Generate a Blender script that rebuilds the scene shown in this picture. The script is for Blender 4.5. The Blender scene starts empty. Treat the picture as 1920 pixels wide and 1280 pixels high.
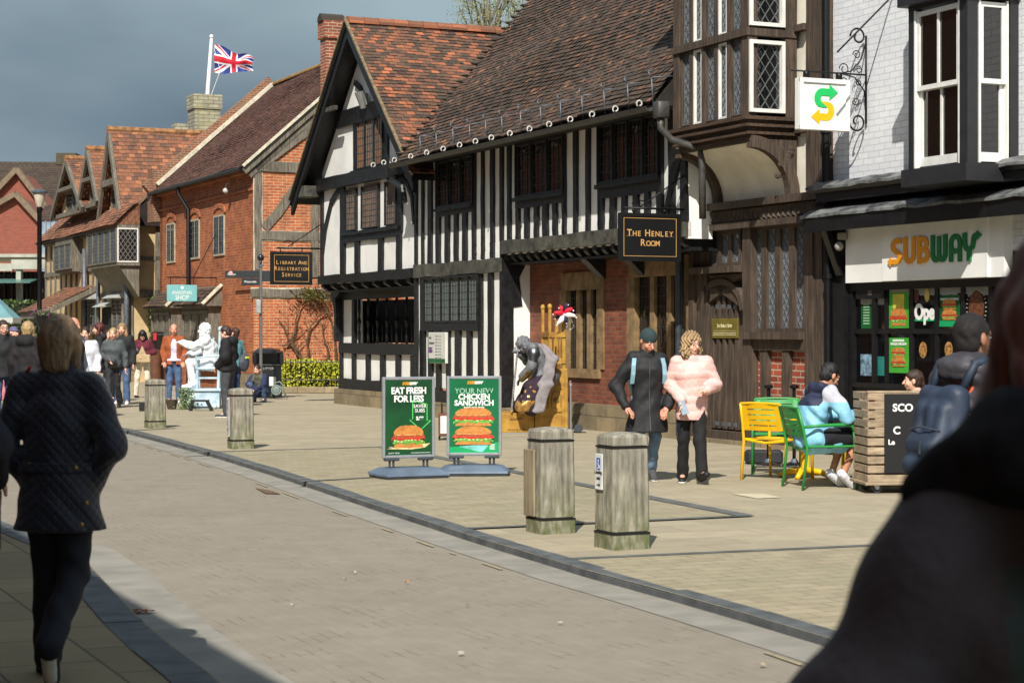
import bpy, math, random
import numpy as np
from mathutils import Vector, Matrix
random.seed(7); rng = np.random.default_rng(7)
sc = bpy.context.scene
COL = sc.collection
R = math.radians

# ------------------------------------------------------------ camera, sky, sun, exposure
FP, CX, HY, CH = 3600.0, 960.0, 623.0, 1.6          # focal length in photo pixels, centre column, horizon row, eye height
cd = bpy.data.cameras.new('camera'); cam = bpy.data.objects.new('camera', cd); COL.objects.link(cam)
sc.camera = cam
cam.location = (0, 0, CH); cam.rotation_euler = (R(90), 0, 0)
cd.sensor_width = 36; cd.lens = FP / 1920 * 36; cd.shift_y = -17 / 1920
cd.clip_start = .1; cd.clip_end = 2000
cd.dof.use_dof = True; cd.dof.focus_distance = 29; cd.dof.aperture_fstop = 6.3
EL, AZ = R(44), R(9)
Ldir = Vector((math.sin(AZ) * math.cos(EL), math.cos(AZ) * math.cos(EL), -math.sin(EL)))
sl = bpy.data.lights.new('sun', 'SUN'); so = bpy.data.objects.new('sun', sl); COL.objects.link(so)
sl.energy = 4.9; sl.angle = R(.5); sl.color = (1, .95, .87)
so.rotation_euler = Ldir.to_track_quat('-Z', 'Y').to_euler(); so.location = (0, -20, 30)
w = bpy.data.worlds.new('World'); sc.world = w; w.use_nodes = True
nt = w.node_tree; nt.nodes.clear()
def wn(t): return nt.nodes.new(t)
sky = wn('ShaderNodeTexSky'); sky.sky_type = 'NISHITA'; sky.sun_disc = False
sky.sun_elevation = EL; sky.sun_rotation = math.pi + AZ
tc = wn('ShaderNodeTexCoord'); mp = wn('ShaderNodeMapping'); mp.inputs['Scale'].default_value = (1, 1, 2.6)
no = wn('ShaderNodeTexNoise'); no.inputs['Scale'].default_value = 3.2; no.inputs['Detail'].default_value = 4; no.inputs['Roughness'].default_value = .5
no2 = wn('ShaderNodeTexNoise'); no2.inputs['Scale'].default_value = 1.1; no2.inputs['Detail'].default_value = 3
cr = wn('ShaderNodeValToRGB')
cr.color_ramp.elements[0].position = .36; cr.color_ramp.elements[0].color = (1.05, 1.5, 1.95, 1)
cr.color_ramp.elements[1].position = .80; cr.color_ramp.elements[1].color = (2.9, 3.75, 4.15, 1)
mx = wn('ShaderNodeMix'); mx.data_type = 'RGBA'
mr = wn('ShaderNodeMapRange'); mr.inputs[1].default_value = .3; mr.inputs[2].default_value = .6; mr.inputs[3].default_value = 1.0; mr.inputs[4].default_value = .97
bg = wn('ShaderNodeBackground'); bg.inputs[1].default_value = .1; out = wn('ShaderNodeOutputWorld')
lk = nt.links.new
sep = wn('ShaderNodeSeparateXYZ'); lk(tc.outputs['Generated'], sep.inputs[0])
# storm cloud hangs over the far, northern half of the sky; the rest is broken cloud and blue
mr2 = wn('ShaderNodeMapRange'); mr2.inputs[1].default_value = 0.3; mr2.inputs[2].default_value = .75; mr2.inputs[3].default_value = .45; mr2.inputs[4].default_value = 1.0
lk(sep.outputs[1], mr2.inputs[0])
gz = wn('ShaderNodeMath'); gz.operation = 'MULTIPLY_ADD'; gz.inputs[1].default_value = 2.3; gz.inputs[2].default_value = -.22
lk(sep.outputs[2], gz.inputs[0])
ga = wn('ShaderNodeMath'); ga.operation = 'ADD'; lk(gz.outputs[0], ga.inputs[0])
lk(tc.outputs['Generated'], mp.inputs[0]); lk(mp.outputs[0], no.inputs[0]); lk(mp.outputs[0], no2.inputs[0])
lk(no.outputs[0], ga.inputs[1]); lk(ga.outputs[0], cr.inputs[0]); lk(no2.outputs[0], mr.inputs[0])
mm = wn('ShaderNodeMath'); mm.operation = 'MULTIPLY'; lk(mr.outputs[0], mm.inputs[0]); lk(mr2.outputs[0], mm.inputs[1])
lk(mm.outputs[0], mx.inputs[0]); lk(sky.outputs[0], mx.inputs[6]); lk(cr.outputs[0], mx.inputs[7])
lk(mx.outputs[2], bg.inputs[0]); lk(bg.outputs[0], out.inputs[0])
sc.render.engine = 'CYCLES'
vs = sc.view_settings; vs.view_transform = 'Standard'; vs.look = 'None'; vs.gamma = 1; vs.use_curve_mapping = False; vs.exposure = 0.3

# ------------------------------------------------------------ geometry of the street
TH = math.atan2(1617, FP)                             # the street fronts run 24 degrees left of the view axis
AX, AY = -math.sin(TH), math.cos(TH)                  # along the fronts, going away
NX, NY = -math.cos(TH), -math.sin(TH)                 # out of the fronts, into the street
def gnd(px, py, z=0):                                 # ground point seen at a photo pixel
    d = (CH - z) * FP / (py - HY); return Vector(((px - CX) / FP * d, d, z))
def pxy(px, d): return (px - CX) / FP * d
def zz(py, d): return CH - (py - HY) * d / FP
P0 = gnd(1400, 835); PX, PY = P0.x, P0.y
def U(px, v=0.0):
    r = (px - CX) / FP
    return (PX + NX * v - r * (PY + NY * v)) / (r * AY - AX)
def dep(u, v): return PY + AY * u + NY * v
def Z(px, py, v=0.0): return zz(py, dep(U(px, v), v))
def V(px, u):                                         # v on the cross plane at u
    r = (px - CX) / FP
    return (PX + AX * u - r * (PY + AY * u)) / (r * NY - NX)
def Zs(px, py, u): return zz(py, dep(u, V(px, u)))
def fr(u, v, z=0): return Vector((PX + AX * u + NX * v, PY + AY * u + NY * v, z))
ROT = math.atan2(AY, AX)

# ------------------------------------------------------------ materials
def lin(c):
    return tuple(((x / 255 + .055) / 1.055) ** 2.4 if x > 10 else x / 255 / 12.92 for x in c)
MATS = {}
def nodes(name):
    m = bpy.data.materials.new(name); m.use_nodes = True; n = m.node_tree
    b = n.nodes['Principled BSDF']; return m, n, b
def mathn(n, op, a, b=None):
    x = n.nodes.new('ShaderNodeMath'); x.operation = op
    for i, v in enumerate((a, b)):
        if v is None: continue
        if isinstance(v, (int, float)): x.inputs[i].default_value = v
        else: n.links.new(v, x.inputs[i])
    return x.outputs[0]
def noise(n, vec, scale, det=4, rough=.55):
    t = n.nodes.new('ShaderNodeTexNoise'); t.inputs['Scale'].default_value = scale
    t.inputs['Detail'].default_value = det; t.inputs['Roughness'].default_value = rough
    n.links.new(vec, t.inputs['Vector']); return t.outputs[0]
def ramp(n, fac, stops):
    r = n.nodes.new('ShaderNodeValToRGB'); e = r.color_ramp.elements
    while len(e) < len(stops): e.new(.5)
    for k, (p, c) in enumerate(stops): e[k].position = p; e[k].color = (*c, 1)
    n.links.new(fac, r.inputs[0]); return r.outputs[0]
def mixc(n, f, a, b, mode='MIX'):
    x = n.nodes.new('ShaderNodeMix'); x.data_type = 'RGBA'; x.blend_type = mode
    for i, v in ((0, f), (6, a), (7, b)):
        if isinstance(v, (int, float)): x.inputs[i].default_value = v
        elif isinstance(v, tuple): x.inputs[i].default_value = (*v[:3], 1)
        else: n.links.new(v, x.inputs[i])
    return x.outputs[2]
def bumpn(n, b, h, strength=.4, dist=.01):
    x = n.nodes.new('ShaderNodeBump'); x.inputs['Strength'].default_value = strength; x.inputs['Distance'].default_value = dist
    n.links.new(h, x.inputs['Height']); n.links.new(x.outputs[0], b.inputs['Normal'])
def objc(n, sc3=(1, 1, 1), rot=(0, 0, 0)):
    t = n.nodes.new('ShaderNodeTexCoord'); m = n.nodes.new('ShaderNodeMapping')
    m.inputs['Scale'].default_value = sc3; m.inputs['Rotation'].default_value = rot
    n.links.new(t.outputs['Object'], m.inputs[0]); return m.outputs[0]
def M(name, c, rough=.7, var=.12, scale=6, bump=.0, bscale=80, metal=0, spec=.5, st=(1, 1, 1), bd=.004, em=0, c2=None, coat=0, sheen=0):
    if name in MATS: return MATS[name]
    m, n, b = nodes(name); v = objc(n, st)
    base = lin(c); f = noise(n, v, scale, 5)
    lo = lin(c2) if c2 else tuple(x * (1 - var * 1.6) for x in base); hi = base if c2 else tuple(min(1, x * (1 + var)) for x in base)
    colr = ramp(n, f, [(.36, lo), (.62, hi)])
    n.links.new(colr, b.inputs['Base Color'])
    b.inputs['Roughness'].default_value = rough; b.inputs['Metallic'].default_value = metal
    b.inputs['Specular IOR Level'].default_value = spec; b.inputs['Coat Weight'].default_value = coat
    if sheen: b.inputs['Sheen Weight'].default_value = sheen
    if bump: bumpn(n, b, noise(n, v, bscale, 4), bump, bd)
    if em:
        b.inputs['Emission Color'].default_value = (*base, 1); b.inputs['Emission Strength'].default_value = em
    MATS[name] = m; return m
def brickmat(name, c1, c2, cm, w=.225, h=.075, ms=.011, var=.35, bump=.6, smooth=.3, c3=None, horiz=None):
    m, n, b = nodes(name); tcn = n.nodes.new('ShaderNodeTexCoord'); s = n.nodes.new('ShaderNodeSeparateXYZ')
    n.links.new(tcn.outputs['Object'], s.inputs[0])
    cb = n.nodes.new('ShaderNodeCombineXYZ')
    if horiz is None:
        wob = noise(n, tcn.outputs['Object'], 1.3, 3)
        n.links.new(mathn(n, 'ADD', s.outputs[0], s.outputs[1]), cb.inputs[0])
        n.links.new(mathn(n, 'ADD', s.outputs[2], mathn(n, 'MULTIPLY', wob, .05)), cb.inputs[1])
    else:
        a = horiz; x = mathn(n, 'ADD', mathn(n, 'MULTIPLY', s.outputs[0], math.cos(a)), mathn(n, 'MULTIPLY', s.outputs[1], math.sin(a)))
        y = mathn(n, 'ADD', mathn(n, 'MULTIPLY', s.outputs[0], -math.sin(a)), mathn(n, 'MULTIPLY', s.outputs[1], math.cos(a)))
        n.links.new(x, cb.inputs[0]); n.links.new(y, cb.inputs[1])
    t = n.nodes.new('ShaderNodeTexBrick'); n.links.new(cb.outputs[0], t.inputs['Vector'])
    t.inputs['Scale'].default_value = 1; t.inputs['Brick Width'].default_value = w; t.inputs['Row Height'].default_value = h
    t.inputs['Mortar Size'].default_value = ms; t.inputs['Mortar Smooth'].default_value = smooth; t.inputs['Bias'].default_value = 0
    t.inputs['Color1'].default_value = (*lin(c1), 1); t.inputs['Color2'].default_value = (*lin(c2), 1); t.inputs['Mortar'].default_value = (*lin(cm), 1)
    f = noise(n, tcn.outputs['Object'], 3.5, 6, .65)
    g = ramp(n, f, [(.3, (1 - var,) * 3), (.7, (1 + var * .4,) * 3)])
    colr = mixc(n, 1.0, t.outputs[0], g, 'MULTIPLY')
    if c3:
        f3 = ramp(n, noise(n, tcn.outputs['Object'], .7, 5, .7), [(.5, (0, 0, 0)), (.68, (1, 1, 1))])
        colr = mixc(n, f3, colr, mixc(n, .55, colr, lin(c3)))
    n.links.new(colr, b.inputs['Base Color']); b.inputs['Roughness'].default_value = .85
    hgt = mathn(n, 'ADD', mathn(n, 'MULTIPLY', t.outputs[1], -1.0), mathn(n, 'MULTIPLY', noise(n, tcn.outputs['Object'], 45, 4), .5))
    bumpn(n, b, hgt, bump, .012)
    MATS[name] = m; return m
def tilemat(name, stops, moss=(70, 66, 46), mossamt=.35):
    m, n, b = nodes(name)
    a = n.nodes.new('ShaderNodeAttribute'); a.attribute_name = 'tc'
    c = ramp(n, a.outputs['Fac'], [(p, lin(q)) for p, q in stops])
    v = objc(n); f = ramp(n, noise(n, v, .9, 6, .7), [(.45, (0, 0, 0)), (.75, (mossamt,) * 3)])
    c = mixc(n, f, c, lin(moss))
    f2 = ramp(n, noise(n, v, 30, 4), [(.3, (.75,) * 3), (.7, (1.12,) * 3)])
    c = mixc(n, 1.0, c, f2, 'MULTIPLY')
    f3 = ramp(n, noise(n, v, 14, 2), [(.74, (0, 0, 0)), (.78, (.55,) * 3)])
    c = mixc(n, f3, c, lin((150, 140, 118)))
    n.links.new(c, b.inputs['Base Color']); b.inputs['Roughness'].default_value = .88
    bumpn(n, b, noise(n, v, 70, 4), .4, .006); MATS[name] = m; return m
def woodmat(name, dark, light, st=(14, 14, 1.2), rough=.8, bump=.5, green=None, gh=None):
    m, n, b = nodes(name); v = objc(n, st)
    f = noise(n, v, 2.2, 8, .68)
    c = ramp(n, f, [(.34, lin(dark)), (.66, lin(light))])
    v2 = objc(n)
    c = mixc(n, 1.0, c, ramp(n, noise(n, v2, 2.3, 4), [(.3, (.72,) * 3), (.7, (1.15,) * 3)]), 'MULTIPLY')
    if green:
        s = n.nodes.new('ShaderNodeSeparateXYZ'); n.links.new(v2, s.inputs[0])
        hz = n.nodes.new('ShaderNodeMapRange'); hz.inputs[1].default_value = gh; hz.inputs[2].default_value = 0; n.links.new(s.outputs[2], hz.inputs[0])
        g = mathn(n, 'MULTIPLY', hz.outputs[0], ramp(n, noise(n, objc(n, (5, 5, 2)), 2.5, 6, .7), [(.38, (0, 0, 0)), (.6, (1, 1, 1))]))
        c = mixc(n, g, c, lin(green))
    n.links.new(c, b.inputs['Base Color']); b.inputs['Roughness'].default_value = rough
    bumpn(n, b, f, bump, .012); MATS[name] = m; return m
def glassmat(name, c=(14, 16, 18), rough=.06, wob=.25, wsc=9):
    m, n, b = nodes(name); b.inputs['Base Color'].default_value = (*lin(c), 1); b.inputs['Roughness'].default_value = rough
    b.inputs['Specular IOR Level'].default_value = .9; b.inputs['IOR'].default_value = 1.6
    bumpn(n, b, noise(n, objc(n), wsc, 2), wob, .02); MATS[name] = m; return m

brick_orange = brickmat('orange_brick', (184, 102, 56), (148, 74, 42), (170, 136, 104), ms=.008, c3=(108, 56, 38))
brick_side = brickmat('orange_gable_brick', (196, 112, 64), (166, 86, 50), (204, 178, 146), w=.24, h=.078, ms=.008, c3=(120, 62, 42))
brick_red = brickmat('red_brick', (152, 84, 58), (114, 60, 45), (122, 92, 72), c3=(92, 52, 40))
brick_new = brickmat('modern_red_brick', (148, 74, 54), (134, 64, 48), (140, 108, 92), var=.1, ms=.008)
brick_white = brickmat('white_painted_brick', (228, 230, 232), (220, 222, 226), (200, 201, 204), w=.23, h=.08, ms=.0045, var=.06, bump=1.0, smooth=.1)
brick_opp = brickmat('opposite_brick', (165, 84, 52), (140, 66, 42), (170, 145, 120))
stone = brickmat('sandstone_blocks', (150, 134, 104), (122, 110, 86), (110, 100, 82), w=.7, h=.26, ms=.012, c3=(98, 94, 74))
stone_chim = brickmat('pale_stone', (176, 170, 146), (150, 146, 128), (120, 116, 100), w=.42, h=.14, ms=.02, c3=(168, 158, 110))
stone_dress = M('stone_dressing', (134, 110, 76), .9, .2, 5, .5, 60)
plaster = M('white_plaster', (234, 233, 227), .85, .07, 1.1, .4, 18, bd=.012)
plaster_cream = M('cream_plaster', (196, 170, 128), .9, .1, 2, .3, 25)
plaster_cove = M('cove_plaster', (230, 224, 206), .9, .08, 2, .3, 20)
tim_black = M('black_timber', (27, 28, 29), .45, .35, 9, .7, 22, spec=.45, st=(1, 1, 1), bd=.012)
tim_grey = woodmat('silvered_oak', (74, 68, 58), (138, 130, 114))
tim_greyblack = woodmat('weathered_black_timber', (40, 40, 38), (92, 90, 78), st=(2, 2, 2))
tim_brown = woodmat('brown_oak', (38, 31, 26), (96, 80, 66), st=(18, 18, 1.0))
tim_brown_h = woodmat('brown_oak_rail', (38, 29, 22), (92, 70, 52), st=(1.2, 12, 14))
black_paint = M('black_paint', (24, 24, 26), .4, .2, 8, .15, 30, spec=.4)
black_metal = M('black_iron', (20, 21, 23), .45, .2, 20, .2, 60, metal=.4)
grey_pipe = M('grey_lead', (98, 104, 110), .5, .2, 14, .3, 40, metal=.3)
gut_grey = M('grey_gutter', (66, 65, 62), .5, .2, 10, .15, 40)
white_paint = M('white_paint', (225, 224, 218), .4, .05, 8)
white_iron = M('white_iron', (196, 194, 186), .5, .1, 8)
glass_dark = glassmat('dark_glass')
glass_wav = glassmat('wavy_leaded_glass', (96, 106, 116), .22, .9, 16)  # pale blue-grey base colour stands in for reflected sky
glass_shop = glassmat('shop_glass', (10, 11, 12), .04, .05, 2)
lead = M('lead_came', (112, 114, 112), .5, .15, 30, metal=.3)
lead_dark = M('dark_lead', (66, 66, 64), .5, .15, 30, metal=.3)
tile_dark = tilemat('brown_roof_tiles', [(0, (58, 50, 44)), (.4, (76, 62, 52)), (.8, (88, 68, 56)), (.95, (106, 74, 56)), (1, (140, 98, 72))])
tile_orange = tilemat('orange_roof_tiles', [(0, (70, 58, 50)), (.4, (98, 74, 60)), (.7, (128, 84, 62)), (.92, (158, 96, 66)), (1, (182, 110, 74))], mossamt=.25)
tile_red = tilemat('reddish_roof_tiles', [(0, (78, 54, 46)), (.5, (96, 64, 52)), (1, (114, 74, 58))], mossamt=.2)
tile_far = tilemat('old_orange_tiles', [(0, (94, 72, 60)), (.4, (128, 86, 64)), (.8, (150, 98, 70)), (1, (172, 114, 80))], mossamt=.2)
tile_black = tilemat('blackish_roof_tiles', [(0, (56, 46, 38)), (1, (72, 58, 48))], mossamt=.5)
mortar_w = M('white_mortar', (206, 198, 176), .9, .15, 8, .5, 30)

# ------------------------------------------------------------ mesh builder and object helpers
class MB:
    def __init__(s, T=None): s.v = []; s.f = []; s.mi = []; s.m = 0; s.T = T
    def add(s, vs_, fs):
        k = len(s.v)
        if s.T is not None: vs_ = [s.T @ Vector(p) for p in vs_]
        s.v += [tuple(p) for p in vs_]; s.f += [tuple(i + k for i in f) for f in fs]; s.mi += [s.m] * len(fs)
    def box(s, x0, x1, y0, y1, z0, z1):
        if x0 > x1: x0, x1 = x1, x0
        if y0 > y1: y0, y1 = y1, y0
        if z0 > z1: z0, z1 = z1, z0
        s.add([(x0, y0, z0), (x1, y0, z0), (x1, y1, z0), (x0, y1, z0), (x0, y0, z1), (x1, y0, z1), (x1, y1, z1), (x0, y1, z1)],
              [(0, 3, 2, 1), (4, 5, 6, 7), (0, 1, 5, 4), (1, 2, 6, 5), (2, 3, 7, 6), (3, 0, 4, 7)])
    def rbox(s, x0, x1, y0, y1, z0, z1, b=.01):          # box with chamfered vertical and horizontal edges
        if x0 > x1: x0, x1 = x1, x0
        if y0 > y1: y0, y1 = y1, y0
        if z0 > z1: z0, z1 = z1, z0
        b = min(b, (x1 - x0) * .45, (y1 - y0) * .45, (z1 - z0) * .45)
        def ring(z, i): return [(x0 + b + i, y0 + i, z), (x1 - b - i, y0 + i, z), (x1 - i, y0 + b + i, z), (x1 - i, y1 - b - i, z), (x1 - b - i, y1 - i, z), (x0 + b + i, y1 - i, z), (x0 + i, y1 - b - i, z), (x0 + i, y0 + b + i, z)]
        s.loft([ring(z0, b * .9), ring(z0 + b, 0), ring(z1 - b, 0), ring(z1, b * .9)])
    def loft(s, rings, cap=True, closed=True):
        n = len(rings[0]); vs_ = [p for r in rings for p in r]; fs = []
        for i in range(len(rings) - 1):
            for j in range(n if closed else n - 1):
                a, b = i * n + j, i * n + (j + 1) % n
                fs.append((a, b, b + n, a + n))
        if cap: fs += [tuple(reversed(range(n))), tuple((len(rings) - 1) * n + j for j in range(n))]
        s.add(vs_, fs)
    def prism(s, poly, c0, c1, ax='y'):                  # polygon in (x,z), (x,y) or (y,z), swept along the remaining axis
        ar = sum(poly[i][0] * poly[(i + 1) % len(poly)][1] - poly[(i + 1) % len(poly)][0] * poly[i][1] for i in range(len(poly)))
        if ar < 0: poly = poly[::-1]
        if c0 > c1: c0, c1 = c1, c0
        f = {'y': lambda a, b, c: (a, c, b), 'z': lambda a, b, c: (a, b, c), 'x': lambda a, b, c: (c, a, b)}[ax]
        r0 = [f(a, b, c0) for a, b in poly]; r1 = [f(a, b, c1) for a, b in poly]
        if ax == 'y': r0, r1 = r1, r0
        s.loft([r0, r1])
    def strip(s, pts, wd, c0, c1, ax='y'):               # ribbon of given width along 2-D points
        if not hasattr(wd, '__len__'): wd = [wd] * len(pts)
        L, Rr = [], []
        for i, p in enumerate(pts):
            a = pts[max(i - 1, 0)]; b = pts[min(i + 1, len(pts) - 1)]
            dx, dy = b[0] - a[0], b[1] - a[1]; l = math.hypot(dx, dy) or 1
            nx, ny = -dy / l * wd[i] / 2, dx / l * wd[i] / 2
            L.append((p[0] + nx, p[1] + ny)); Rr.append((p[0] - nx, p[1] - ny))
        f = {'y': lambda a, b, c: (a, c, b), 'z': lambda a, b, c: (a, b, c), 'x': lambda a, b, c: (c, a, b)}[ax]
        s.loft([[f(*L[i], c0), f(*L[i], c1), f(*Rr[i], c1), f(*Rr[i], c0)] for i in range(len(pts))])
    def stud(s, x0, x1, z0, z1, y0, y1, j=.011, n=5):    # slightly uneven upright timber
        pl = []; pr = []
        for i in range(n + 1):
            z = z0 + (z1 - z0) * i / n
            pl.append((x0 + random.uniform(-j, j), z)); pr.append((x1 + random.uniform(-j, j), z))
        rings = [[(a[0], y0, a[1]), (b[0], y0, b[1]), (b[0], y1, b[1]), (a[0], y1, a[1])] for a, b in zip(pl, pr)]
        s.loft(rings)
    def rail(s, x0, x1, z0, z1, y0, y1, j=.012, n=9):
        rings = []
        for i in range(n + 1):
            x = x0 + (x1 - x0) * i / n; a = z0 + random.uniform(-j, j); b = z1 + random.uniform(-j, j)
            rings.append([(x, y0, a), (x, y0, b), (x, y1, b), (x, y1, a)])
        s.loft(rings)
    def tube(s, pts, r, n=8, cap=True):
        pts = [Vector(p) for p in pts]
        if not hasattr(r, '__len__'): r = [r] * len(pts)
        rings = []; up = None
        for i, p in enumerate(pts):
            d = (pts[min(i + 1, len(pts) - 1)] - pts[max(i - 1, 0)]).normalized()
            if up is None: up = d.orthogonal().normalized()
            up = (up - d * up.dot(d)).normalized(); sd = d.cross(up)
            rings.append([tuple(p + (up * math.cos(2 * math.pi * k / n) + sd * math.sin(2 * math.pi * k / n)) * r[i]) for k in range(n)])
        s.loft(rings, cap)
    def lathe(s, prof, c=(0, 0, 0), n=20, sx=1, sy=1):
        rings = [[(c[0] + r * sx * math.cos(2 * math.pi * k / n), c[1] + r * sy * math.sin(2 * math.pi * k / n), c[2] + z) for k in range(n)] for r, z in prof]
        s.loft(rings)
    def ball(s, c, r, n=12, m=7):
        rr = r if hasattr(r, '__len__') else (r, r, r)
        rings = [[(c[0] + rr[0] * math.sin(t) * math.cos(2 * math.pi * k / n), c[1] + rr[1] * math.sin(t) * math.sin(2 * math.pi * k / n), c[2] - rr[2] * math.cos(t)) for k in range(n)]
                 for t in [math.pi * (i + .25) / (m + .5) for i in range(m + 1)]]
        s.loft(rings)
    def build(s, name, mat, parent=None, smooth=False, loc=None, rot=None, off=None):
        me = bpy.data.meshes.new(name)
        vv = s.v
        if parent is not None and off is None: off = parent.get('_o')
        if off is not None: vv = [(a - off[0], b - off[1], c - off[2]) for a, b, c in vv]
        me.from_pydata(vv, [], s.f)
        mats = mat if isinstance(mat, (list, tuple)) else [mat]
        for q in mats: me.materials.append(q)
        if len(mats) > 1: me.polygons.foreach_set('material_index', s.mi)
        if smooth is True: me.shade_smooth()
        elif smooth:
            me.shade_smooth(); me.set_sharp_from_angle(angle=R(smooth))
        me.update()
        o = bpy.data.objects.new(name, me); COL.objects.link(o)
        if parent is not None:
            o.parent = parent
            if off is not None and parent.get('_o') is not None: o['_o'] = list(off)
        if loc is not None: o.location = loc
        if rot is not None: o.rotation_euler = (0, 0, rot)
        return o
def tag(o, label=None, cat=None, group=None, kind=None):
    if label: o['label'] = label
    if cat: o['category'] = cat
    if group: o['group'] = group
    if kind: o['kind'] = kind
    return o
def thing(name, label, cat, loc=(0, 0, 0), rot=0, group=None):
    o = bpy.data.objects.new(name, None); COL.objects.link(o); o.empty_display_size = .2
    o.location = loc; o.rotation_euler = (0, 0, rot); return tag(o, label, cat, group)
def fthing(name, label, cat, u, v=0, z=0, group=None):     # thing whose parts are written in street-front coordinates
    o = thing(name, label, cat, fr(u, v, z), ROT, group); o['_o'] = [u, v, z]; return o
def copy_tree(o, parent=None):
    c = o.copy(); COL.objects.link(c)
    if parent is not None: c.parent = parent
    for ch in o.children: copy_tree(ch, c)
    return c
def lettering(parent, txt, size, Tm, mat, bold=0.0, sx=1, name='lettering', ext=.002, space=1.0, align='CENTER', line=1.0):
    cu = bpy.data.curves.new('t', 'FONT'); cu.body = txt; cu.size = size; cu.align_x = align; cu.align_y = 'CENTER'
    cu.offset = bold; cu.extrude = ext; cu.space_character = space; cu.resolution_u = 3; cu.space_line = line
    to = bpy.data.objects.new('t', cu); COL.objects.link(to)
    dg = bpy.context.evaluated_depsgraph_get(); me = bpy.data.meshes.new_from_object(to.evaluated_get(dg))
    me.name = name
    COL.objects.unlink(to); bpy.data.objects.remove(to)
    me.transform(Tm @ Matrix.Diagonal((sx, 1, 1, 1)))
    off = parent.get('_o')
    if off is not None: me.transform(Matrix.Translation((-off[0], -off[1], -off[2])))
    me.materials.clear(); me.materials.append(mat)
    o = bpy.data.objects.new(name, me); COL.objects.link(o); o.parent = parent
    return o
def smallcaps(parent, words, size, Tm, mat, sx=.92, bold=.0, name='lettering'):
    # words: one line of text with larger initials; letters laid one after another into ONE mesh
    x = 0; items = []
    for wd_ in words.split(' '):
        for i, ch in enumerate(wd_):
            s_ = size if i == 0 else size * .78
            items.append((ch, x, s_)); x += s_ * .74
        x += size * .38
    tot = x - size * .38; mb_v = []; objs = []
    for ch, xx, s_ in items:
        cu = bpy.data.curves.new('t', 'FONT'); cu.body = ch; cu.size = s_; cu.offset = bold; cu.extrude = .002; cu.resolution_u = 3
        to = bpy.data.objects.new('t', cu); COL.objects.link(to)
        me = bpy.data.meshes.new_from_object(to.evaluated_get(bpy.context.evaluated_depsgraph_get()))
        COL.objects.unlink(to); bpy.data.objects.remove(to)
        n = len(me.vertices); co = np.empty(n * 3); me.vertices.foreach_get('co', co); co = co.reshape(-1, 3)
        if n:
            co[:, 0] += (xx + s_ * .35 - (co[:, 0].min() + co[:, 0].max()) / 2 - tot / 2)
        objs.append((co, [tuple(p.vertices) for p in me.polygons]))
    m2 = MB(Tm @ Matrix.Diagonal((sx, 1, 1, 1)))
    for co, fs in objs:
        if len(co): m2.add([tuple(c) for c in co], fs)
        if len(co):                                    # little serifs at the feet of each letter
            x0, x1 = co[:, 0].min(), co[:, 0].max(); z0 = co[:, 1].min(); h = co[:, 1].max() - z0
            for xx in (x0, x1 - h * .12): m2.box(xx - h * .05, xx + h * .17, z0, z0 + h * .05, -.002, .002)
    return m2.build(name, mat, parent)
def face_T(p, du, dn):                                   # matrix: text x along du, y up, z out along dn
    du = Vector(du); dn = Vector(dn)
    return Matrix.Translation(p) @ Matrix(((du.x, 0, dn.x), (du.y, 0, dn.y), (0, 1, 0))).to_4x4()
def tiles(name, mat, parent, p0, e, s, L, S, keep=None, tw=.17, tg=.105, jit=1.0, off=None, lip=.02):
    # tiled slope: p0 lower corner, e unit along the eave, s unit up the slope
    p0 = Vector(p0); e = Vector(e).normalized(); s = Vector(s).normalized(); n = e.cross(s)
    if n.z < 0: n = -n
    nr, nc = int(S / tg), int(L / tw) + 1; vv = []; ff = []; cc = []
    for r in range(nr):
        sag = .0
        for c in range(nc):
            a0 = (c - (.5 if r % 2 else 0)) * tw; a1 = a0 + tw * .97; a0 = max(a0, 0); a1 = min(a1, L)
            if a1 - a0 < .02: continue
            b0 = r * tg + random.uniform(-.006, .006) * jit; b1 = (r + 1) * tg + .02
            if keep and not keep((a0 + a1) / 2, b0 + tg / 2): continue
            h0 = lip + random.uniform(-.005, .007) * jit; h0b = lip + random.uniform(-.005, .007) * jit; und = .018 * math.sin(a0 * 1.1 + r * .02) * jit + .012 * math.sin(b0 * 2.3 + a0 * .5) * jit
            k = len(vv)
            for a, b, h in ((a0, b0, h0 + und), (a1, b0, h0b + und), (a1, b1, .004 + und), (a0, b1, .004 + und), (a0, b0, -.012 + und), (a1, b0, -.012 + und)):
                vv.append(tuple(p0 + e * a + s * b + n * h))
            ff += [(k, k + 1, k + 2, k + 3), (k + 4, k + 5, k + 1, k)]
            g = random.random(); cc += [g, g * .8]
    m = MB(); m.v = vv; m.f = ff; m.mi = [0] * len(ff)
    # backing board under the tiles
    o = m.build(name, mat, parent)
    at = o.data.attributes.new('tc', 'FLOAT', 'FACE'); at.data.foreach_set('value', cc)
    return o
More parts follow.
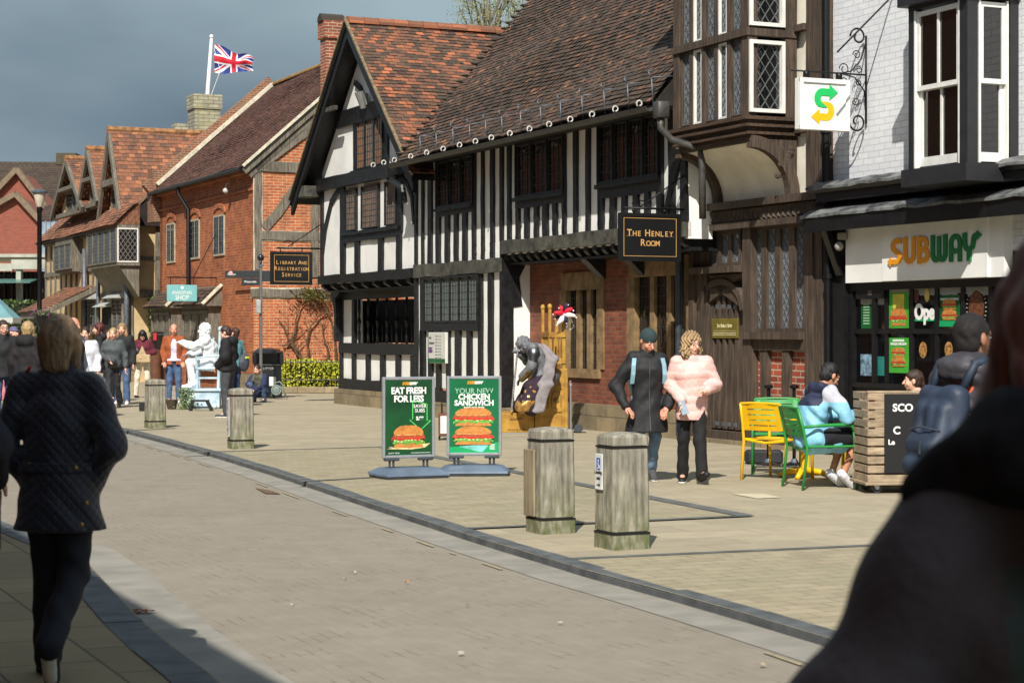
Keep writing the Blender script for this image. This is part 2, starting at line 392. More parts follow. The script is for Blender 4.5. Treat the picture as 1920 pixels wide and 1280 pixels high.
# ------------------------------------------------------------ windows and walls helpers
def sideT(u): return Matrix(((0, -1, 0, u), (1, 0, 0, 0), (0, 0, 1, 0), (0, 0, 0, 1)))      # (v, out, z) on a wall facing the camera at u
def win(parent, a0, a1, z0, z1, v, nx=4, nz=5, lights=1, T=None, fw=.04, mul=.05, fm=None, gm=None, lm=None, diag=0, bar=.007, name='window', proud=.02, recess=.03):
    if a0 > a1: a0, a1 = a1, a0
    fm = fm or tim_black; gm = gm or glass_dark; lm = lm or lead_dark
    m = MB(T)
    m.box(a0, a0 + fw, v - .06, v + proud, z0, z1); m.box(a1 - fw, a1, v - .06, v + proud, z0, z1)
    m.box(a0 + fw, a1 - fw, v - .06, v + proud - .002, z0, z0 + fw); m.box(a0 + fw, a1 - fw, v - .06, v + proud - .002, z1 - fw, z1)
    lw = (a1 - a0 - 2 * fw - mul * (lights - 1)) / lights; spans = []
    for i in range(lights):
        s0 = a0 + fw + i * (lw + mul); spans.append((s0, s0 + lw))
        if i: m.box(s0 - mul, s0, v - .06, v + proud - .004, z0 + fw, z1 - fw)
    w_ = m.build(name, fm, parent)
    p = MB(T)
    for s0, s1 in spans: p.box(s0, s1, v - recess - .012, v - recess, z0 + fw, z1 - fw)
    p.build('pane', gm, w_)
    l = MB(T); y0, y1 = v - recess + .001, v - recess + .009; zb, zt = z0 + fw, z1 - fw
    for s0, s1 in spans:
        if diag:
            hgt = zt - zb; wd = s1 - s0; dx = wd / diag; dz = dx * 1.45; n = int(hgt / dz) + diag + 2
            for sg in (1, -1):
                for k in range(-diag - 1, n + 1):
                    # line z = zb + k*dz + sg*(x)*1.45
                    pts = []
                    for t in (0, wd): pts.append((t, k * dz + (t if sg > 0 else wd - t) * 1.45))
                    (x1_, y1_), (x2_, y2_) = pts
                    def clip(x1_, y1_, x2_, y2_):
                        t0, t1 = 0, 1; d = y2_ - y1_
                        for e, bnd in ((1, hgt), (-1, 0)):
                            if d == 0: continue
                            t = (bnd - y1_) / d
                            if (e * d) > 0: t1 = min(t1, t)
                            else: t0 = max(t0, t)
                        return (t0, t1) if t1 - t0 > .01 else None
                    c = clip(x1_, y1_, x2_, y2_)
                    if c:
                        A_ = (s0 + x1_ + (x2_ - x1_) * c[0], zb + y1_ + (y2_ - y1_) * c[0]); B_ = (s0 + x1_ + (x2_ - x1_) * c[1], zb + y1_ + (y2_ - y1_) * c[1])
                        l.strip([A_, B_], bar, y0, y1 + (.001 if sg > 0 else 0))
        else:
            for i in range(1, nx):
                x = s0 + (s1 - s0) * i / nx; l.box(x - bar / 2, x + bar / 2, y0, y1, zb, zt)
            for i in range(1, nz):
                z = zb + (zt - zb) * i / nz; l.box(s0, s1, y0, y1 + .001, z - bar / 2, z + bar / 2)
        l.box(s0, s0 + .012, y0, y1 + .002, zb, zt); l.box(s1 - .012, s1, y0, y1 + .002, zb, zt)
        l.box(s0, s1, y0, y1 + .003, zb, zb + .012); l.box(s0, s1, y0, y1 + .003, zt - .012, zt)
    l.build('lead_lattice', lm, w_)
    return w_
def arc(c, r, a0, a1, n=10, ry=None):
    return [(c[0] + r * math.cos(R(a0 + (a1 - a0) * i / n)), c[1] + (ry or r) * math.sin(R(a0 + (a1 - a0) * i / n))) for i in range(n + 1)]

# ------------------------------------------------------------ the ground
def ground():
    m = MB(); m.add([(-900, -300, -.3), (900, -300, -.3), (900, 1500, -.3), (-900, 1500, -.3)], [(0, 1, 2, 3)])
    tag(m.build('ground', M('far_ground', (96, 92, 82), .95, .2, .2)), kind='structure')
    road_m = brickmat('road_setts', (144, 135, 121), (138, 130, 116), (134, 126, 112), w=.16, h=.08, ms=.004, var=.1, bump=.12, horiz=TH + R(90), smooth=.6)
    n = road_m.node_tree; b = n.nodes['Principled BSDF']; lk0 = b.inputs['Base Color'].links[0].from_socket
    v = objc(n, (1, 1, 1), (0, 0, 0))
    br = [x for x in n.nodes if x.type == 'TEX_BRICK'][0]
    pick = mathn(n, 'MULTIPLY', br.outputs[1], ramp(n, noise(n, v, 3.3, 3, .6), [(.55, (0, 0, 0)), (.6, (.75,) * 3)]))
    c = mixc(n, pick, lk0, lin((72, 64, 54)))
    c = mixc(n, ramp(n, noise(n, v, .55, 4), [(.35, (0, 0, 0)), (.7, (.5,) * 3)]), c, mixc(n, 1.0, c, (.86, .84, .82), 'MULTIPLY'))
    sp = ramp(n, noise(n, v, 160, 2), [(.3, (.86,) * 3), (.7, (1.1,) * 3)]); c = mixc(n, 1.0, c, sp, 'MULTIPLY')
    n.links.new(c, b.inputs['Base Color'])
    # road: a strip between the two kerbs
    rk = [(-1200, 700), (-400, 731), (-60, 760), (100, 782), (230, 805), (300, 823), (400, 850), (500, 880), (600, 912), (700, 945), (800, 976), (870, 999), (935, 1019), (1000, 1038), (1100, 1068), (1250, 1108), (1400, 1150), (1560, 1197), (1700, 1240), (1850, 1290), (2200, 1400), (3400, 1850)]
    right = [gnd(*p) for p in rk]
    lk_ = [(-1500, 800), (-900, 860), (-300, 930), (0, 975), (120, 1022), (170, 1060), (215, 1110), (270, 1165), (330, 1215), (395, 1262), (450, 1310), (620, 1450), (1000, 1800), (1400, 2300), (1800, 3200)]
    left = [gnd(*p) for p in lk_]
    RZ = -.055
    def fill(name, ring, z, mat):
        bm_ = MB(); bm_.add([(p[0], p[1], z) for p in ring], [tuple(range(len(ring)))])
        o = bm_.build(name, mat); me = o.data
        import bmesh
        b2 = bmesh.new(); b2.from_mesh(me); bmesh.ops.triangulate(b2, faces=b2.faces[:]); 
        for f in b2.faces:
            if f.normal.z < 0: f.normal_flip()
        b2.to_mesh(me); b2.free(); return tag(o, kind='structure')
    bb = MB(); bb.add([(-60, -8, RZ), (30, -8, RZ), (30, 120, RZ), (-60, 120, RZ)], [(0, 1, 2, 3)]); tag(bb.build('road', road_m), kind='structure')
    # plaza on the right: flagstones
    flag_m = brickmat('flagstones', (168, 156, 131), (155, 145, 122), (126, 117, 96), w=.9, h=.45, ms=.006, var=.16, bump=.35, horiz=TH + R(0), c3=(146, 138, 114))
    sett_m = brickmat('small_paviours', (162, 150, 124), (150, 140, 115), (128, 119, 94), w=.3, h=.16, ms=.007, var=.2, bump=.5, horiz=TH + R(0), c3=(132, 130, 98))
    tail = [Vector((40, 10, 0)), Vector((60, 140, 0)), Vector((-60, 140, 0)), Vector((-60, 70, 0))]
    inner = [Vector((p.x, p.y, 0)) for p in right[2:]]
    fill('pavement', [*inner, Vector((40, 1, 0)), *tail], 0, flag_m)
    # kerb stones
    kerb_m = M('dark_kerb_stone', (84, 88, 90), .75, .2, 5, .3, 40)
    def kerb(name, line, side, w_=.17, top=.006, mat=kerb_m):
        m = MB()
        for i in range(len(line) - 1):
            a, b = Vector(line[i]), Vector(line[i + 1]); d = (b - a); L = d.length; d /= L; nrm = Vector((-d.y, d.x, 0)) * side
            k = max(1, min(400, round(L / .9)))
            for j in range(k):
                p = a + d * (L * j / k + .004); q = a + d * (L * (j + 1) / k - .004); e = random.uniform(-.003, .003); o = nrm * w_
                r0 = [(p.x, p.y, -.28), (p.x, p.y, top + e - .015), (p.x + nrm.x * .015, p.y + nrm.y * .015, top + e), (p.x + o.x, p.y + o.y, top + e), (p.x + o.x, p.y + o.y, -.28)]
                s_ = q - p; m.loft([r0, [(x + s_.x, y + s_.y, z) for x, y, z in r0]])
        return tag(m.build(name, mat), kind='structure')
    kerb('kerb', right[1:], 1, .14)
    kerb('kerb', left[2:], -1, .22)
    # gutter channel beside the kerbs, faint yellow line
    chm = M('channel_stone', (138, 134, 124), .85, .1, 3, .3, 50)
    ye = M('worn_yellow_line', (160, 148, 112), .85, .2, 9, c2=(138, 131, 114))
    def band(name, line, side, o0, o1, z, mat, gap=0):
        m = MB(); nr = []
        for i, p in enumerate(line):
            a, b = line[max(i - 1, 0)], line[min(i + 1, len(line) - 1)]; d = (b - a).normalized(); nr.append(Vector((-d.y, d.x, 0)) * side)
        for i in range(len(line) - 1):
            p, q = line[i], line[i + 1]
            m.add([(*(p + nr[i] * o0).xy, z), (*(q + nr[i + 1] * o0).xy, z), (*(q + nr[i + 1] * o1).xy, z), (*(p + nr[i] * o1).xy, z)], [(0, 1, 2, 3)])
        o = m.build(name, mat); return tag(o, kind='structure')
    band('road_channel', right[3:19], -1, .0, .33, RZ + .004, chm)
    band('road_channel', left[3:], 1, .0, .38, RZ + .004, chm)
    for i in range(5, 18):
        a, b_ = right[i], right[i + 1]; k = max(1, int((b_ - a).length / .9))
        for j in range(0, k, 1):
            if random.random() < .55: band('yellow_line', [a.lerp(b_, j / k), a.lerp(b_, (j + random.uniform(.2, .75)) / k)], -1, .38, .405, RZ + .008, ye)
    # left pavement
    lp_m = brickmat('left_flagstones', (150, 132, 96), (134, 118, 88), (92, 82, 62), w=.75, h=.5, ms=.009, var=.15, bump=.4, horiz=TH + R(90))
    fill('pavement', [*[Vector((p.x, p.y, 0)) for p in left[2:]], Vector((5, -7, 0)), Vector((-60, -7, 0)), Vector((-60, 12, 0))], 0, lp_m)
    # dark stone bands and zones of small paviours laid in the plaza
    bandm = M('dark_paving_band', (92, 94, 92), .8, .2, 4, .2, 50)
    def quad(name, pts, z, mat):
        m = MB(); q = [gnd(*p) for p in pts]; m.add([(p.x, p.y, z) for p in q], [tuple(range(len(q)))])
        o = m.build(name, mat)
        if o.data.polygons[0].normal.z < 0: o.data.flip_normals()
        return tag(o, kind='structure')
    def bline(pts, w_, z=.008):
        m = MB(); q = [gnd(*p) for p in pts]
        for a, b in zip(q[:-1], q[1:]):
            d = (b - a).normalized(); n_ = Vector((-d.y, d.x, 0)) * w_ / 2
            m.add([(*(a - n_).xy, z), (*(b - n_).xy, z), (*(b + n_).xy, z), (*(a + n_).xy, z)], [(0, 1, 2, 3)])
        return tag(m.build('paving_band', bandm), kind='structure')
    quad('paving_inset', [(340, 829 + 18), (716, 838), (1400, 968), (880, 992), (800, 968), (600, 906), (400, 846)], .004, sett_m)
    quad('paving_inset', [(1060, 1048), (1640, 1022), (1960, 1012), (1960, 1330), (1850, 1276), (1560, 1188), (1250, 1101)], .004, sett_m)
    bline([(345, 849), (716, 838)], .1); bline([(716, 838), (1400, 968)], .17, .010); bline([(1408, 968), (880, 992)], .1, .012); bline([(560, 904), (716, 895)], .09, .011)
    bline([(1055, 1049), (1640, 1023), (1960, 1010)], .1)
    bline([(150, 812), (330, 803)], .1)
    dc = quad('drain_cover', [(478, 906), (505, 910), (527, 917), (498, 916)], -.045, M('rusty_iron_grate', (104, 80, 58), .8, .3, 30))
    # a pale replaced flag, litter specks on the road
    quad('paving_patch', [(1370, 926), (1420, 935), (1466, 933), (1432, 926)], .006, M('pale_flag', (190, 180, 152), .9, .05, 4))
ground()
for i, (px, py, c) in enumerate([(268, 1148, (150, 80, 40)), (762, 1094, (190, 110, 50)), (664, 1075, (175, 172, 165)), (864, 1228, (158, 154, 144)), (876, 1136, (160, 156, 146)), (646, 1087, (190, 185, 170)), (548, 1136, (170, 168, 160)), (1050, 1170, (200, 190, 170)), (1360, 1140, (200, 175, 140)), (700, 1300, (190, 190, 185)), (1430, 1250, (150, 138, 112))]):
    p = gnd(px, py, -.05); m = MB()
    for q in range(7 if i == 0 else 1):
        a = random.random() * 6; r = .022 if i else .045; ox, oy = (random.uniform(-.07, .07), random.uniform(-.04, .04)) if i == 0 else (0, 0)
        m.add([(ox + r * math.cos(a + k * 1.3) * random.uniform(.5, 1), oy + r * .6 * math.sin(a + k * 1.3), .004 + random.uniform(0, .02)) for k in range(5)], [(0, 1, 2, 3, 4)])
    o = m.build('dry_leaf' if c[2] < 60 else 'litter_scrap', M('scrap_%d' % i, c, .8, .2, 30), loc=p)
    lab = ['brown crumpled leaves lying at the left kerb', 'orange leaf lying in the middle of the road', 'pale grey scrap of litter above the orange leaf', 'white crumb of litter near the front of the road',
           'white scrap of litter right of the orange leaf', 'buff scrap of litter on the road left of the orange leaf', 'grey scrap of litter left on the road near its middle', 'buff scrap on the road below the first kerb joint', 'tan leaf scrap in the gutter right of the bollards', 'grey scrap at the bottom edge of the road', 'tan scrap on the road near the lower right kerb'][i]
    tag(o, lab, 'leaf' if c[2] < 60 else 'litter', 'scraps lying on the road')

# ------------------------------------------------------------ long black and white building with the big tiled roof
VU = .55
def long_hall():
    uL, uR = U(777, VU), U(1285, VU)
    b = fthing('timbered_hall', 'long black and white timbered hall under a steep brown tiled roof', 'building', uR)
    ze = Z(1000, 243, 1.1); zb_r = Z(1050, 440, VU); zbb_r = Z(1050, 466, VU); zb_l = Z(860, 490, VU); zbb_l = Z(860, 515, VU)
    um = U(940, VU)
    # plaster behind the studs: upper storey, left lower block, its return, all 5 cm behind the timber face
    m = MB(); m.box(uR, uL, .1, VU - .05, zbb_r - .02, ze + .5); m.box(um + .05, uL, .05, VU - .051, .55, zbb_r - .02)
    m.build('plaster_wall', plaster, b)
    f = MB(); y0, y1 = VU - .06, VU
    def gaps(wh, lo, hi, z0, z1, v=VU):
        us = sorted([(U(b_, v), U(a_, v)) for a_, b_ in wh]); lo_, hi_ = U(hi, v), U(lo, v)
        cur = lo_
        for a_, b_ in us:
            if a_ - cur > .01: f.stud(cur, a_, z0, z1, y0, y1)
            cur = b_
        if hi_ - cur > .01: f.stud(cur, hi_, z0, z1, y0, y1)
    gaps([(780, 789), (792, 801), (808, 816)], 776, 818, zb_l, ze + .3)
    gaps([(889, 901), (905, 918), (924, 936), (941, 950), (955, 966)], 887, 967, zb_r, ze + .3)
    gaps([(889, 901), (905, 918), (924, 937)], 887, 940, zb_l, zb_r)
    gaps([(1058, 1074), (1080, 1097), (1103, 1120)], 1056, 1124, zb_r, ze + .3)
    gaps([(1240, 1252), (1262, 1275)], 1235, 1285, zb_r, ze + .3)
    def below(w0, w1, wh, zbot, ztop): gaps(wh, w0, w1, zbot, ztop)
    zw1 = Z(850, 397, VU); zw2 = Z(1010, 373, VU); zw3 = Z(1180, 345, VU)
    below(818, 887, [(823, 833), (840, 850), (856, 866), (873, 884)], zb_l, Z(850, 401, VU))
    below(966, 1058, [(972, 982), (989, 1000), (1007, 1016), (1025, 1035), (1042, 1053)], zb_r, Z(1010, 384, VU))
    below(1120, 1237, [(1129, 1142), (1152, 1164), (1172, 1186), (1195, 1207), (1216, 1230)], zb_r, Z(1180, 364, VU))
    for a_, b_, zt, zd in ((818, 887, Z(850, 387, VU), Z(850, 402, VU)), (966, 1058, Z(1010, 366, VU), Z(1010, 386, VU)), (1120, 1237, Z(1180, 338, VU), Z(1180, 366, VU))):
        f.rail(U(b_, VU), U(a_, VU), zd, zt, y0, y1 + .004); f.rail(U(b_, VU) - .0, U(a_, VU), zt - .06, zt, y1, y1 + .06)
    # curved braces at the right end
    f.strip([(U(1276, VU), Z(1276, 285, VU)), (U(1262, VU), Z(1262, 330, VU)), (U(1250, VU), Z(1250, 392, VU)), (U(1247, VU), zb_r)], .13, y0, y1 + .01)
    # corbel brackets and joist ends under the jetty
    nj = 21
    for i in range(nj):
        u = uR + .1 + (um - uR - .25) * i / (nj - 1)
        f.loft([[(u, .0, zbb_r - .01), (u + .12, .0, zbb_r - .01), (u + .12, .0, zbb_r - .15), (u, .0, zbb_r - .15)],
                [(u, VU - .12, zbb_r - .01), (u + .12, VU - .12, zbb_r - .01), (u + .12, VU - .12, zbb_r - .16), (u, VU - .12, zbb_r - .16)],
                [(u, VU - .03, zbb_r - .01), (u + .12, VU - .03, zbb_r - .01), (u + .12, VU - .03, zbb_r - .08), (u, VU - .03, zbb_r - .08)]])
    f.box(uR, um + .3, -.02, VU - .1, zbb_r - .19, zbb_r - .161)
    for px in (1105, 1180):
        u = U(px, .3)
        f.loft([[(u, 0, zbb_r - .5), (u + .22, 0, zbb_r - .5), (u + .22, .02, zbb_r - .5), (u, .02, zbb_r - .5)], [(u, 0, zbb_r - .2), (u + .22, 0, zbb_r - .2), (u + .22, .35, zbb_r - .2), (u, .35, zbb_r - .2)], [(u, 0, zbb_r - .02), (u + .22, 0, zbb_r - .02), (u + .22, .5, zbb_r - .02), (u, .5, zbb_r - .02)]])
    # lower left block
    zs = Z(860, 735, VU); zsb = Z(860, 757, VU); ztr = zbb_l
    zwt, zwb = Z(845, 517, VU), Z(845, 605, VU)
    gaps([(781, 787)], 776, 795, zs, ztr); gaps([(902, 914), (922, 936)], 896, 941, zs, ztr)
    gaps([(780, 786), (794, 802), (809, 817), (824, 836), (841, 852), (861, 874), (882, 896)], 793, 898, zs, Z(845, 619, VU))
    f.rail(um - .0, uL, zsb, zs, y0, y1 + .01)
    f.rail(U(897, VU), U(794, VU), Z(845, 620, VU), zwb, y0, y1 + .02)
    # return wall facing the camera with its big arched brace
    T = sideT(um); f.T = T
    f.stud(VU - .22, VU - .001, zsb, zbb_r, -.02, .03); f.strip([(VU - .3, Z(955, 575, VU - .2)), (.32, Z(960, 520, .3)), (.17, zbb_r - .1), (.05, zbb_r - .02)], [.2, .22, .22, .2], -.02, .02)
    f.T = None
    f.build('timber_frame', tim_black, b)
    m = MB(); m.box(um, um + .05, .0, VU - .02, .4, zbb_r - .02); m.build('return_panel', plaster, b)
    # weathered bressumers
    f2 = MB(); f2.rail(uR, um, zbb_r, zb_r, VU - .1, VU + .035, .01, 14); f2.rail(um, uL, zbb_l, zb_l, VU - .1, VU + .03, .014, 14)
    f2.build('bressumer', tim_greyblack, b)
    # windows
    win(b, U(887, VU), U(818, VU), Z(850, 387, VU), Z(850, 296, VU), VU + .01, 3, 6, 3, lm=lead_dark)
    win(b, U(1057, VU), U(967, VU), Z(1010, 366, VU), Z(1010, 262, VU), VU + .01, 3, 6, 3, lm=lead_dark)
    win(b, U(1236, VU), U(1121, VU), Z(1180, 338, VU), Z(1180, 222, VU), VU + .01, 3, 6, 4, lm=lead_dark)
    win(b, U(897, VU), U(795, VU), zwb, zwt, VU + .01, 3, 6, 6, lm=lead, mul=.03, gm=glassmat('curtained_glass', (74, 84, 80), .2, .3, 5), bar=.011)
    # stone plinth
    m = MB(); m.box(um - .04, uL, .1, VU + .1, -.05, zsb); m.build('stone_plinth', stone, b)
    # recessed brick ground floor with stone-framed windows
    ub = U(1289, 0); m = MB(); cur = ub
    for x0, x1, yt, yb in ((1190, 1284, 518, 690), (1062, 1122, 543, 690)):
        a, c = U(x1, 0), U(x0, 0); zt, zb = Z(x0, yt, 0), Z(x0, yb, 0)
        if a - cur > .01: m.box(cur, a, -.35, .0, .42, zbb_r)
        m.box(a, c, -.35, .0, .42, zb); m.box(a, c, -.35, .0, zt - .02, zbb_r); cur = c
    m.box(cur, um + .04, -.35, .0, .42, zbb_r); m.build('brick_wall', brick_red, b)
    m = MB(); m.box(ub, um + .04, -.3, .1, -.05, .43); m.build('stone_plinth', stone, b)
    for x0, x1, yt, yb, lights, col0, col1 in ((1062, 1122, 543, 690, 3, 1062, 1122), (1190, 1284, 518, 690, 3, 1190, 1284)):
        u0, u1 = U(x1, .0), U(x0, .0); zt, zb = Z(x0, yt, 0), Z(x0, yb, 0)
        m = MB(); k = .24
        m.box(u0 - k, u1 + k * .6, -.3, .035, zt - .02, zt + .28); m.box(u0 - .1, u1 + .1, -.3, .05, zb - .15, zb)
        m.box(u1 - .02, u1 + .22, -.3, .025, zb, zt - .02); m.box(u0 - .22, u0 + .02, -.3, .025, zb, zt - .02)
        sw = (u1 - u0) / lights
        for i in range(1, lights): m.box(u0 + sw * i - .07, u0 + sw * i + .07, -.12, -.02, zb, zt - .02)
        w_ = m.build('stone_window', stone_dress, b); w2 = None
        p = MB(); p.box(u0, u1, -.09, -.075, zb, zt - .02); p.build('pane', glass_dark, w_)
        l = MB()
        for i in range(1, 13): l.box(u0 + (u1 - u0) * i / 13 - .004, u0 + (u1 - u0) * i / 13 + .004, -.074, -.066, zb, zt)
        for i in range(1, 9): l.box(u0, u1, -.074, -.065, zb + (zt - zb) * i / 9 - .004, zb + (zt - zb) * i / 9 + .004)
        l.build('lead_lattice', lead_dark, w_)
    # roof: solid under-slab plus courses of tiles
    P = R(49); ve = VU + .6; D = 4.9; s = (0, -math.cos(P), math.sin(P)); S = D / math.cos(P); uv = U(740, ve)
    uE = U(1262, .8) + .02; L = uv - uE
    m = MB(); m.prism([(ve - .05, ze - .04), (ve - D, ze - .04 + (D - .05) * math.tan(P)), (ve - 2 * D, ze - .04), (.1, ze - .04)], uE, uv - .05, 'x'); m.build('roof_body', M('roof_underside', (38, 32, 28), .95, .2, 4), b)
    r = tiles('roof', tile_dark, b, (uE, ve, ze), (1, 0, 0), s, L, S, tw=.165, tg=.098, jit=1.5)
    m = MB()
    for i in range(int(S / .16)):
        q = i * .16; c = Vector((uv + .0, ve, ze)) + Vector(s) * q; m.ball((c.x, c.y, c.z + .02), (.07, .09, .03), 6, 4)
    m.build('verge_tiles', tile_dark, r)
    # gutter with curled iron stays and upright snow-guard pins
    g = MB(); gz = ze - .07; gy = ve + .03
    prof = [(gy + .075 * math.cos(a), gz + .075 * math.sin(a)) for a in [math.pi + math.pi * k / 6 for k in range(7)]] + [(gy + .068, gz), (gy + .055, gz - .03), (gy, gz - .055), (gy - .055, gz - .03), (gy - .068, gz)]
    g.prism(prof, uR - .1, uv + .12, 'x'); gut = g.build('gutter', gut_grey, b, smooth=35)
    g = MB(); pin = MB(); xs = [711, 731, 751, 782, 812, 843, 874, 904, 934, 969, 1006, 1043, 1083, 1124, 1168, 1213]
    for x in xs:
        u = U(x, ve); c = []
        for k in range(13):
            a = R(-60 + 330 * k / 12); rr = .05 - .0015 * k; c.append((u, gy + .09 + rr * math.cos(a), gz + .05 + rr * math.sin(a)))
        g.tube(c, .012, 6)
        uu = u - .14
        if x > 760:
            pin.tube([(uu, ve - .02, ze - .02), (uu, ve + .0, ze + .34)], .011, 6); pin.tube([(uu, ve, ze + .34), (uu + .0, ve + .05, ze + .40), (uu + .03, ve + .02, ze + .44), (uu, ve - .04, ze + .42)], .010, 6)
            pin.tube([(uu, ve - .35, ze + .38), (uu, ve, ze + .34)], .009, 5)
    g.build('gutter_stay', white_iron, gut, smooth=True); pin.build('snow_guard', M('galvanised_iron', (104, 110, 118), .5, .1, 20, metal=.4), b, smooth=True)
    # hopper and rain pipe at the right end of the gutter
    g = MB(); u = U(1240, ve); g.rbox(u - .12, u + .06, gy - .1, gy + .08, gz - .2, gz + .03); g.tube([(u - .03, gy, gz - .18), (u - .03, gy, gz - .34), (u - .1, gy - .14, gz - .5), (u - .2, VU + .1, gz - .62), (u - .24, VU + .08, gz - .8), (u - .24, VU + .07, zb_r)], .05, 10)
    ud = U(1283, .06); g.tube([(ud, .12, zbb_r + .1), (ud, .1, .5)], .05, 10)
    g.build('downpipe', gut_grey, b, smooth=40)
    # iron wall lantern bracket left of the sign
    return b
long_hall()

# ------------------------------------------------------------ gabled black and white house
GZ = Z
def gabled_house():
    def Z(px, py, v=VU): return GZ(px, py, v)
    v1 = VU; uR = U(776, v1); uLl = U(636, 0); uLu = U(600, v1)
    b = fthing('gabled_house', 'black and white gabled house with a big black bargeboard and orange tiles', 'house', uR)
    z_b0 = Z(690, 527, v1); z_b1 = Z(690, 510, v1); zf2b = Z(670, 345, v1); zf2t = Z(670, 322, v1)
    va = .95; ua = U(650, va); za = Z(650, 38, va); uf = U(546, va); zf = Z(546, 372, va)
    pitch = math.atan2(za - zf, uf - ua)
    def rl(u): return za - abs(u - ua) * math.tan(pitch)       # roof line height in the gable
    uRr = ua - (uf - ua)
    # plaster
    m = MB(); m.box(uR, uLl, -.2, -.05, .5, Z(700, 652, 0)); m.box(U(664, 0), uLl, -.2, -.051, Z(700, 652, 0), z_b0)
    m.prism([(uR, z_b0), (uLu, z_b0), (uLu, rl(uLu) - .25), (ua, za - .25), (uR, rl(uR) - .25)], .0, v1 - .05)
    m.build('plaster_wall', plaster, b)
    f = MB(); y0, y1 = v1 - .06, v1
    uu = lambda x, v=v1: U(x, v)
    # first floor
    f.rail(uR, uLu, z_b0, z_b1, v1 - .12, v1 + .06); f.rail(uR, uLu, zf2b, zf2t, y0, v1 + .09)
    f.box(uLu - .14, uLu, y0, y1, z_b1, zf2b)
    f.stud(uu(645), uu(637), z_b1, zf2b, y0, y1)
    f.strip([(uu(636), Z(636, 352)), (uu(620), Z(620, 378)), (uu(608), Z(608, 430)), (uu(602), Z(602, 480))], .12, y0, y1 + .006)
    for a_, b_ in ((672, 664), (716, 708), (750, 742)): f.stud(uu(a_), uu(b_), z_b1, Z(690, 437), y0, y1)
    f.rail(uu(750), uu(643), Z(690, 450), Z(690, 436), y0, y1 + .008)
    f.rail(uu(750), uu(641), Z(690, 437), Z(690, 430), y0, y1 + .05)
    f.strip([(uu(751), Z(751, 332)), (uu(762), Z(762, 345)), (uu(771), Z(771, 370)), (uu(775), Z(775, 420))], .1, y0, y1 + .006)
    f.stud(uu(752), uu(743), Z(740, 436), zf2b, y0, y1 + .003)
    # gable storeys
    zg1 = Z(670, 200, v1); zg1b = Z(670, 232, v1)
    f.prism([(uu(740), zg1b + .02), (uu(630), zg1b + .02), (uu(630), zg1), (uu(740), zg1)], y0, y1 + .03)
    f.stud(uu(668), uu(662), zf2t, zg1b, y0, y1); f.stud(uu(726), uu(719), zf2t, zg1b, y0, y1)
    f.strip([(uu(664), Z(664, 155)), (uu(674), Z(674, 165)), (uu(681), Z(681, 185)), (uu(683), zg1 + .02)], .11, y0, y1 + .008)
    f.rail(uu(728), uu(660), Z(690, 322), Z(690, 315), y0, y1 + .05)
    # jetty: joist ends and dark soffit
    for i in range(9):
        u = uR + .2 + (uLu - uR - .5) * i / 8
        f.loft([[(u, -.02, z_b0), (u + .17, -.02, z_b0), (u + .17, -.02, z_b0 - .14), (u, -.02, z_b0 - .14)], [(u, v1 - .1, z_b0), (u + .17, v1 - .1, z_b0), (u + .17, v1 - .1, z_b0 - .14), (u, v1 - .1, z_b0 - .14)], [(u, v1 + .02, z_b0), (u + .17, v1 + .02, z_b0), (u + .17, v1 + .02, z_b0 - .07), (u, v1 + .02, z_b0 - .07)]])
    f.box(uR, uLu - .02, -.04, v1 - .1, z_b0 - .17, z_b0 - .145)
    # ground floor frame (recessed)
    g = lambda x: U(x, 0)
    zl = Z(700, 560, 0)
    f.box(uR, uLl, -.06, .0, zl, z_b0 - .17)
    f.stud(uLl - .16, uLl, .5, zl, -.06, 0.0); f.stud(g(665), g(660), .5, zl, -.06, .01)
    f.rail(uR, uLl, Z(700, 664, 0), Z(700, 643, 0), -.06, .02); f.rail(uR, uLl, Z(700, 733, 0), Z(700, 713, 0), -.06, .02)
    for a_, b_ in ((692, 685), (720, 712), (749, 741), (776, 769)): f.stud(g(a_), g(b_), Z(700, 714, 0), Z(700, 664, 0), -.06, 0)
    # curved corner bracket under the jetty
    f.strip([(uLl - .06, Z(640, 640, 0)), (uLl - .05, Z(640, 590, 0)), (uLl + .02, Z(633, 560, 0)), (uLl + .2, z_b0 - .28), (uLu - .02, z_b0 - .1)], [.12, .14, .2, .26, .2], -.05, .12)
    f.build('timber_frame', tim_black, b)
    # open balustered window
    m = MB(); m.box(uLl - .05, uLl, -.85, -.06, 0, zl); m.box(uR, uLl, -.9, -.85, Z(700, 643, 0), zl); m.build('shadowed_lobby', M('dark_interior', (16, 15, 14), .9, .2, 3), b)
    m = MB()
    for i in range(9):
        u = uR + .18 + (g(667) - uR - .3) * i / 8; z0, z1 = Z(700, 644, 0), zl
        m.lathe([(.03, z0), (.035, z0 + .25), (.02, z0 + .3), (.045, z0 + .5), (.045, z1 - .5), (.02, z1 - .35), (.035, z1 - .25), (.03, z1)], (u, -.04, 0), 8)
        if i < 8: u2 = u + (g(667) - uR - .3) / 16; m.box(u2 - .008, u2 + .008, -.05, -.035, z0, z0 + .42)
    m.build('baluster', tim_black, b, smooth=30)
    # windows
    curt = M('curtains_behind_glass', (150, 100, 56), .25, .3, 5, .3, 12, st=(6, 6, .4), c2=(34, 30, 28), spec=.8)
    for a_, b_, nx in ((667, 648, 5), (709, 678, 8), (743, 722, 5)):
        win(b, uu(b_), uu(a_), Z(690, 428), Z(690, 348), v1 + .005, nx, 7, 1, lm=lead, bar=.011, fw=.02, gm=curt)
    win(b, uu(718), uu(668), Z(690, 314), Z(690, 224), v1 + .005, 4, 6, 3, lm=lead, bar=.009, fw=.025, gm=curt)
    m = MB(); m.box(uR, uLl + .06, -.1, .1, -.05, Z(700, 733, 0)); m.build('stone_plinth', stone, b)
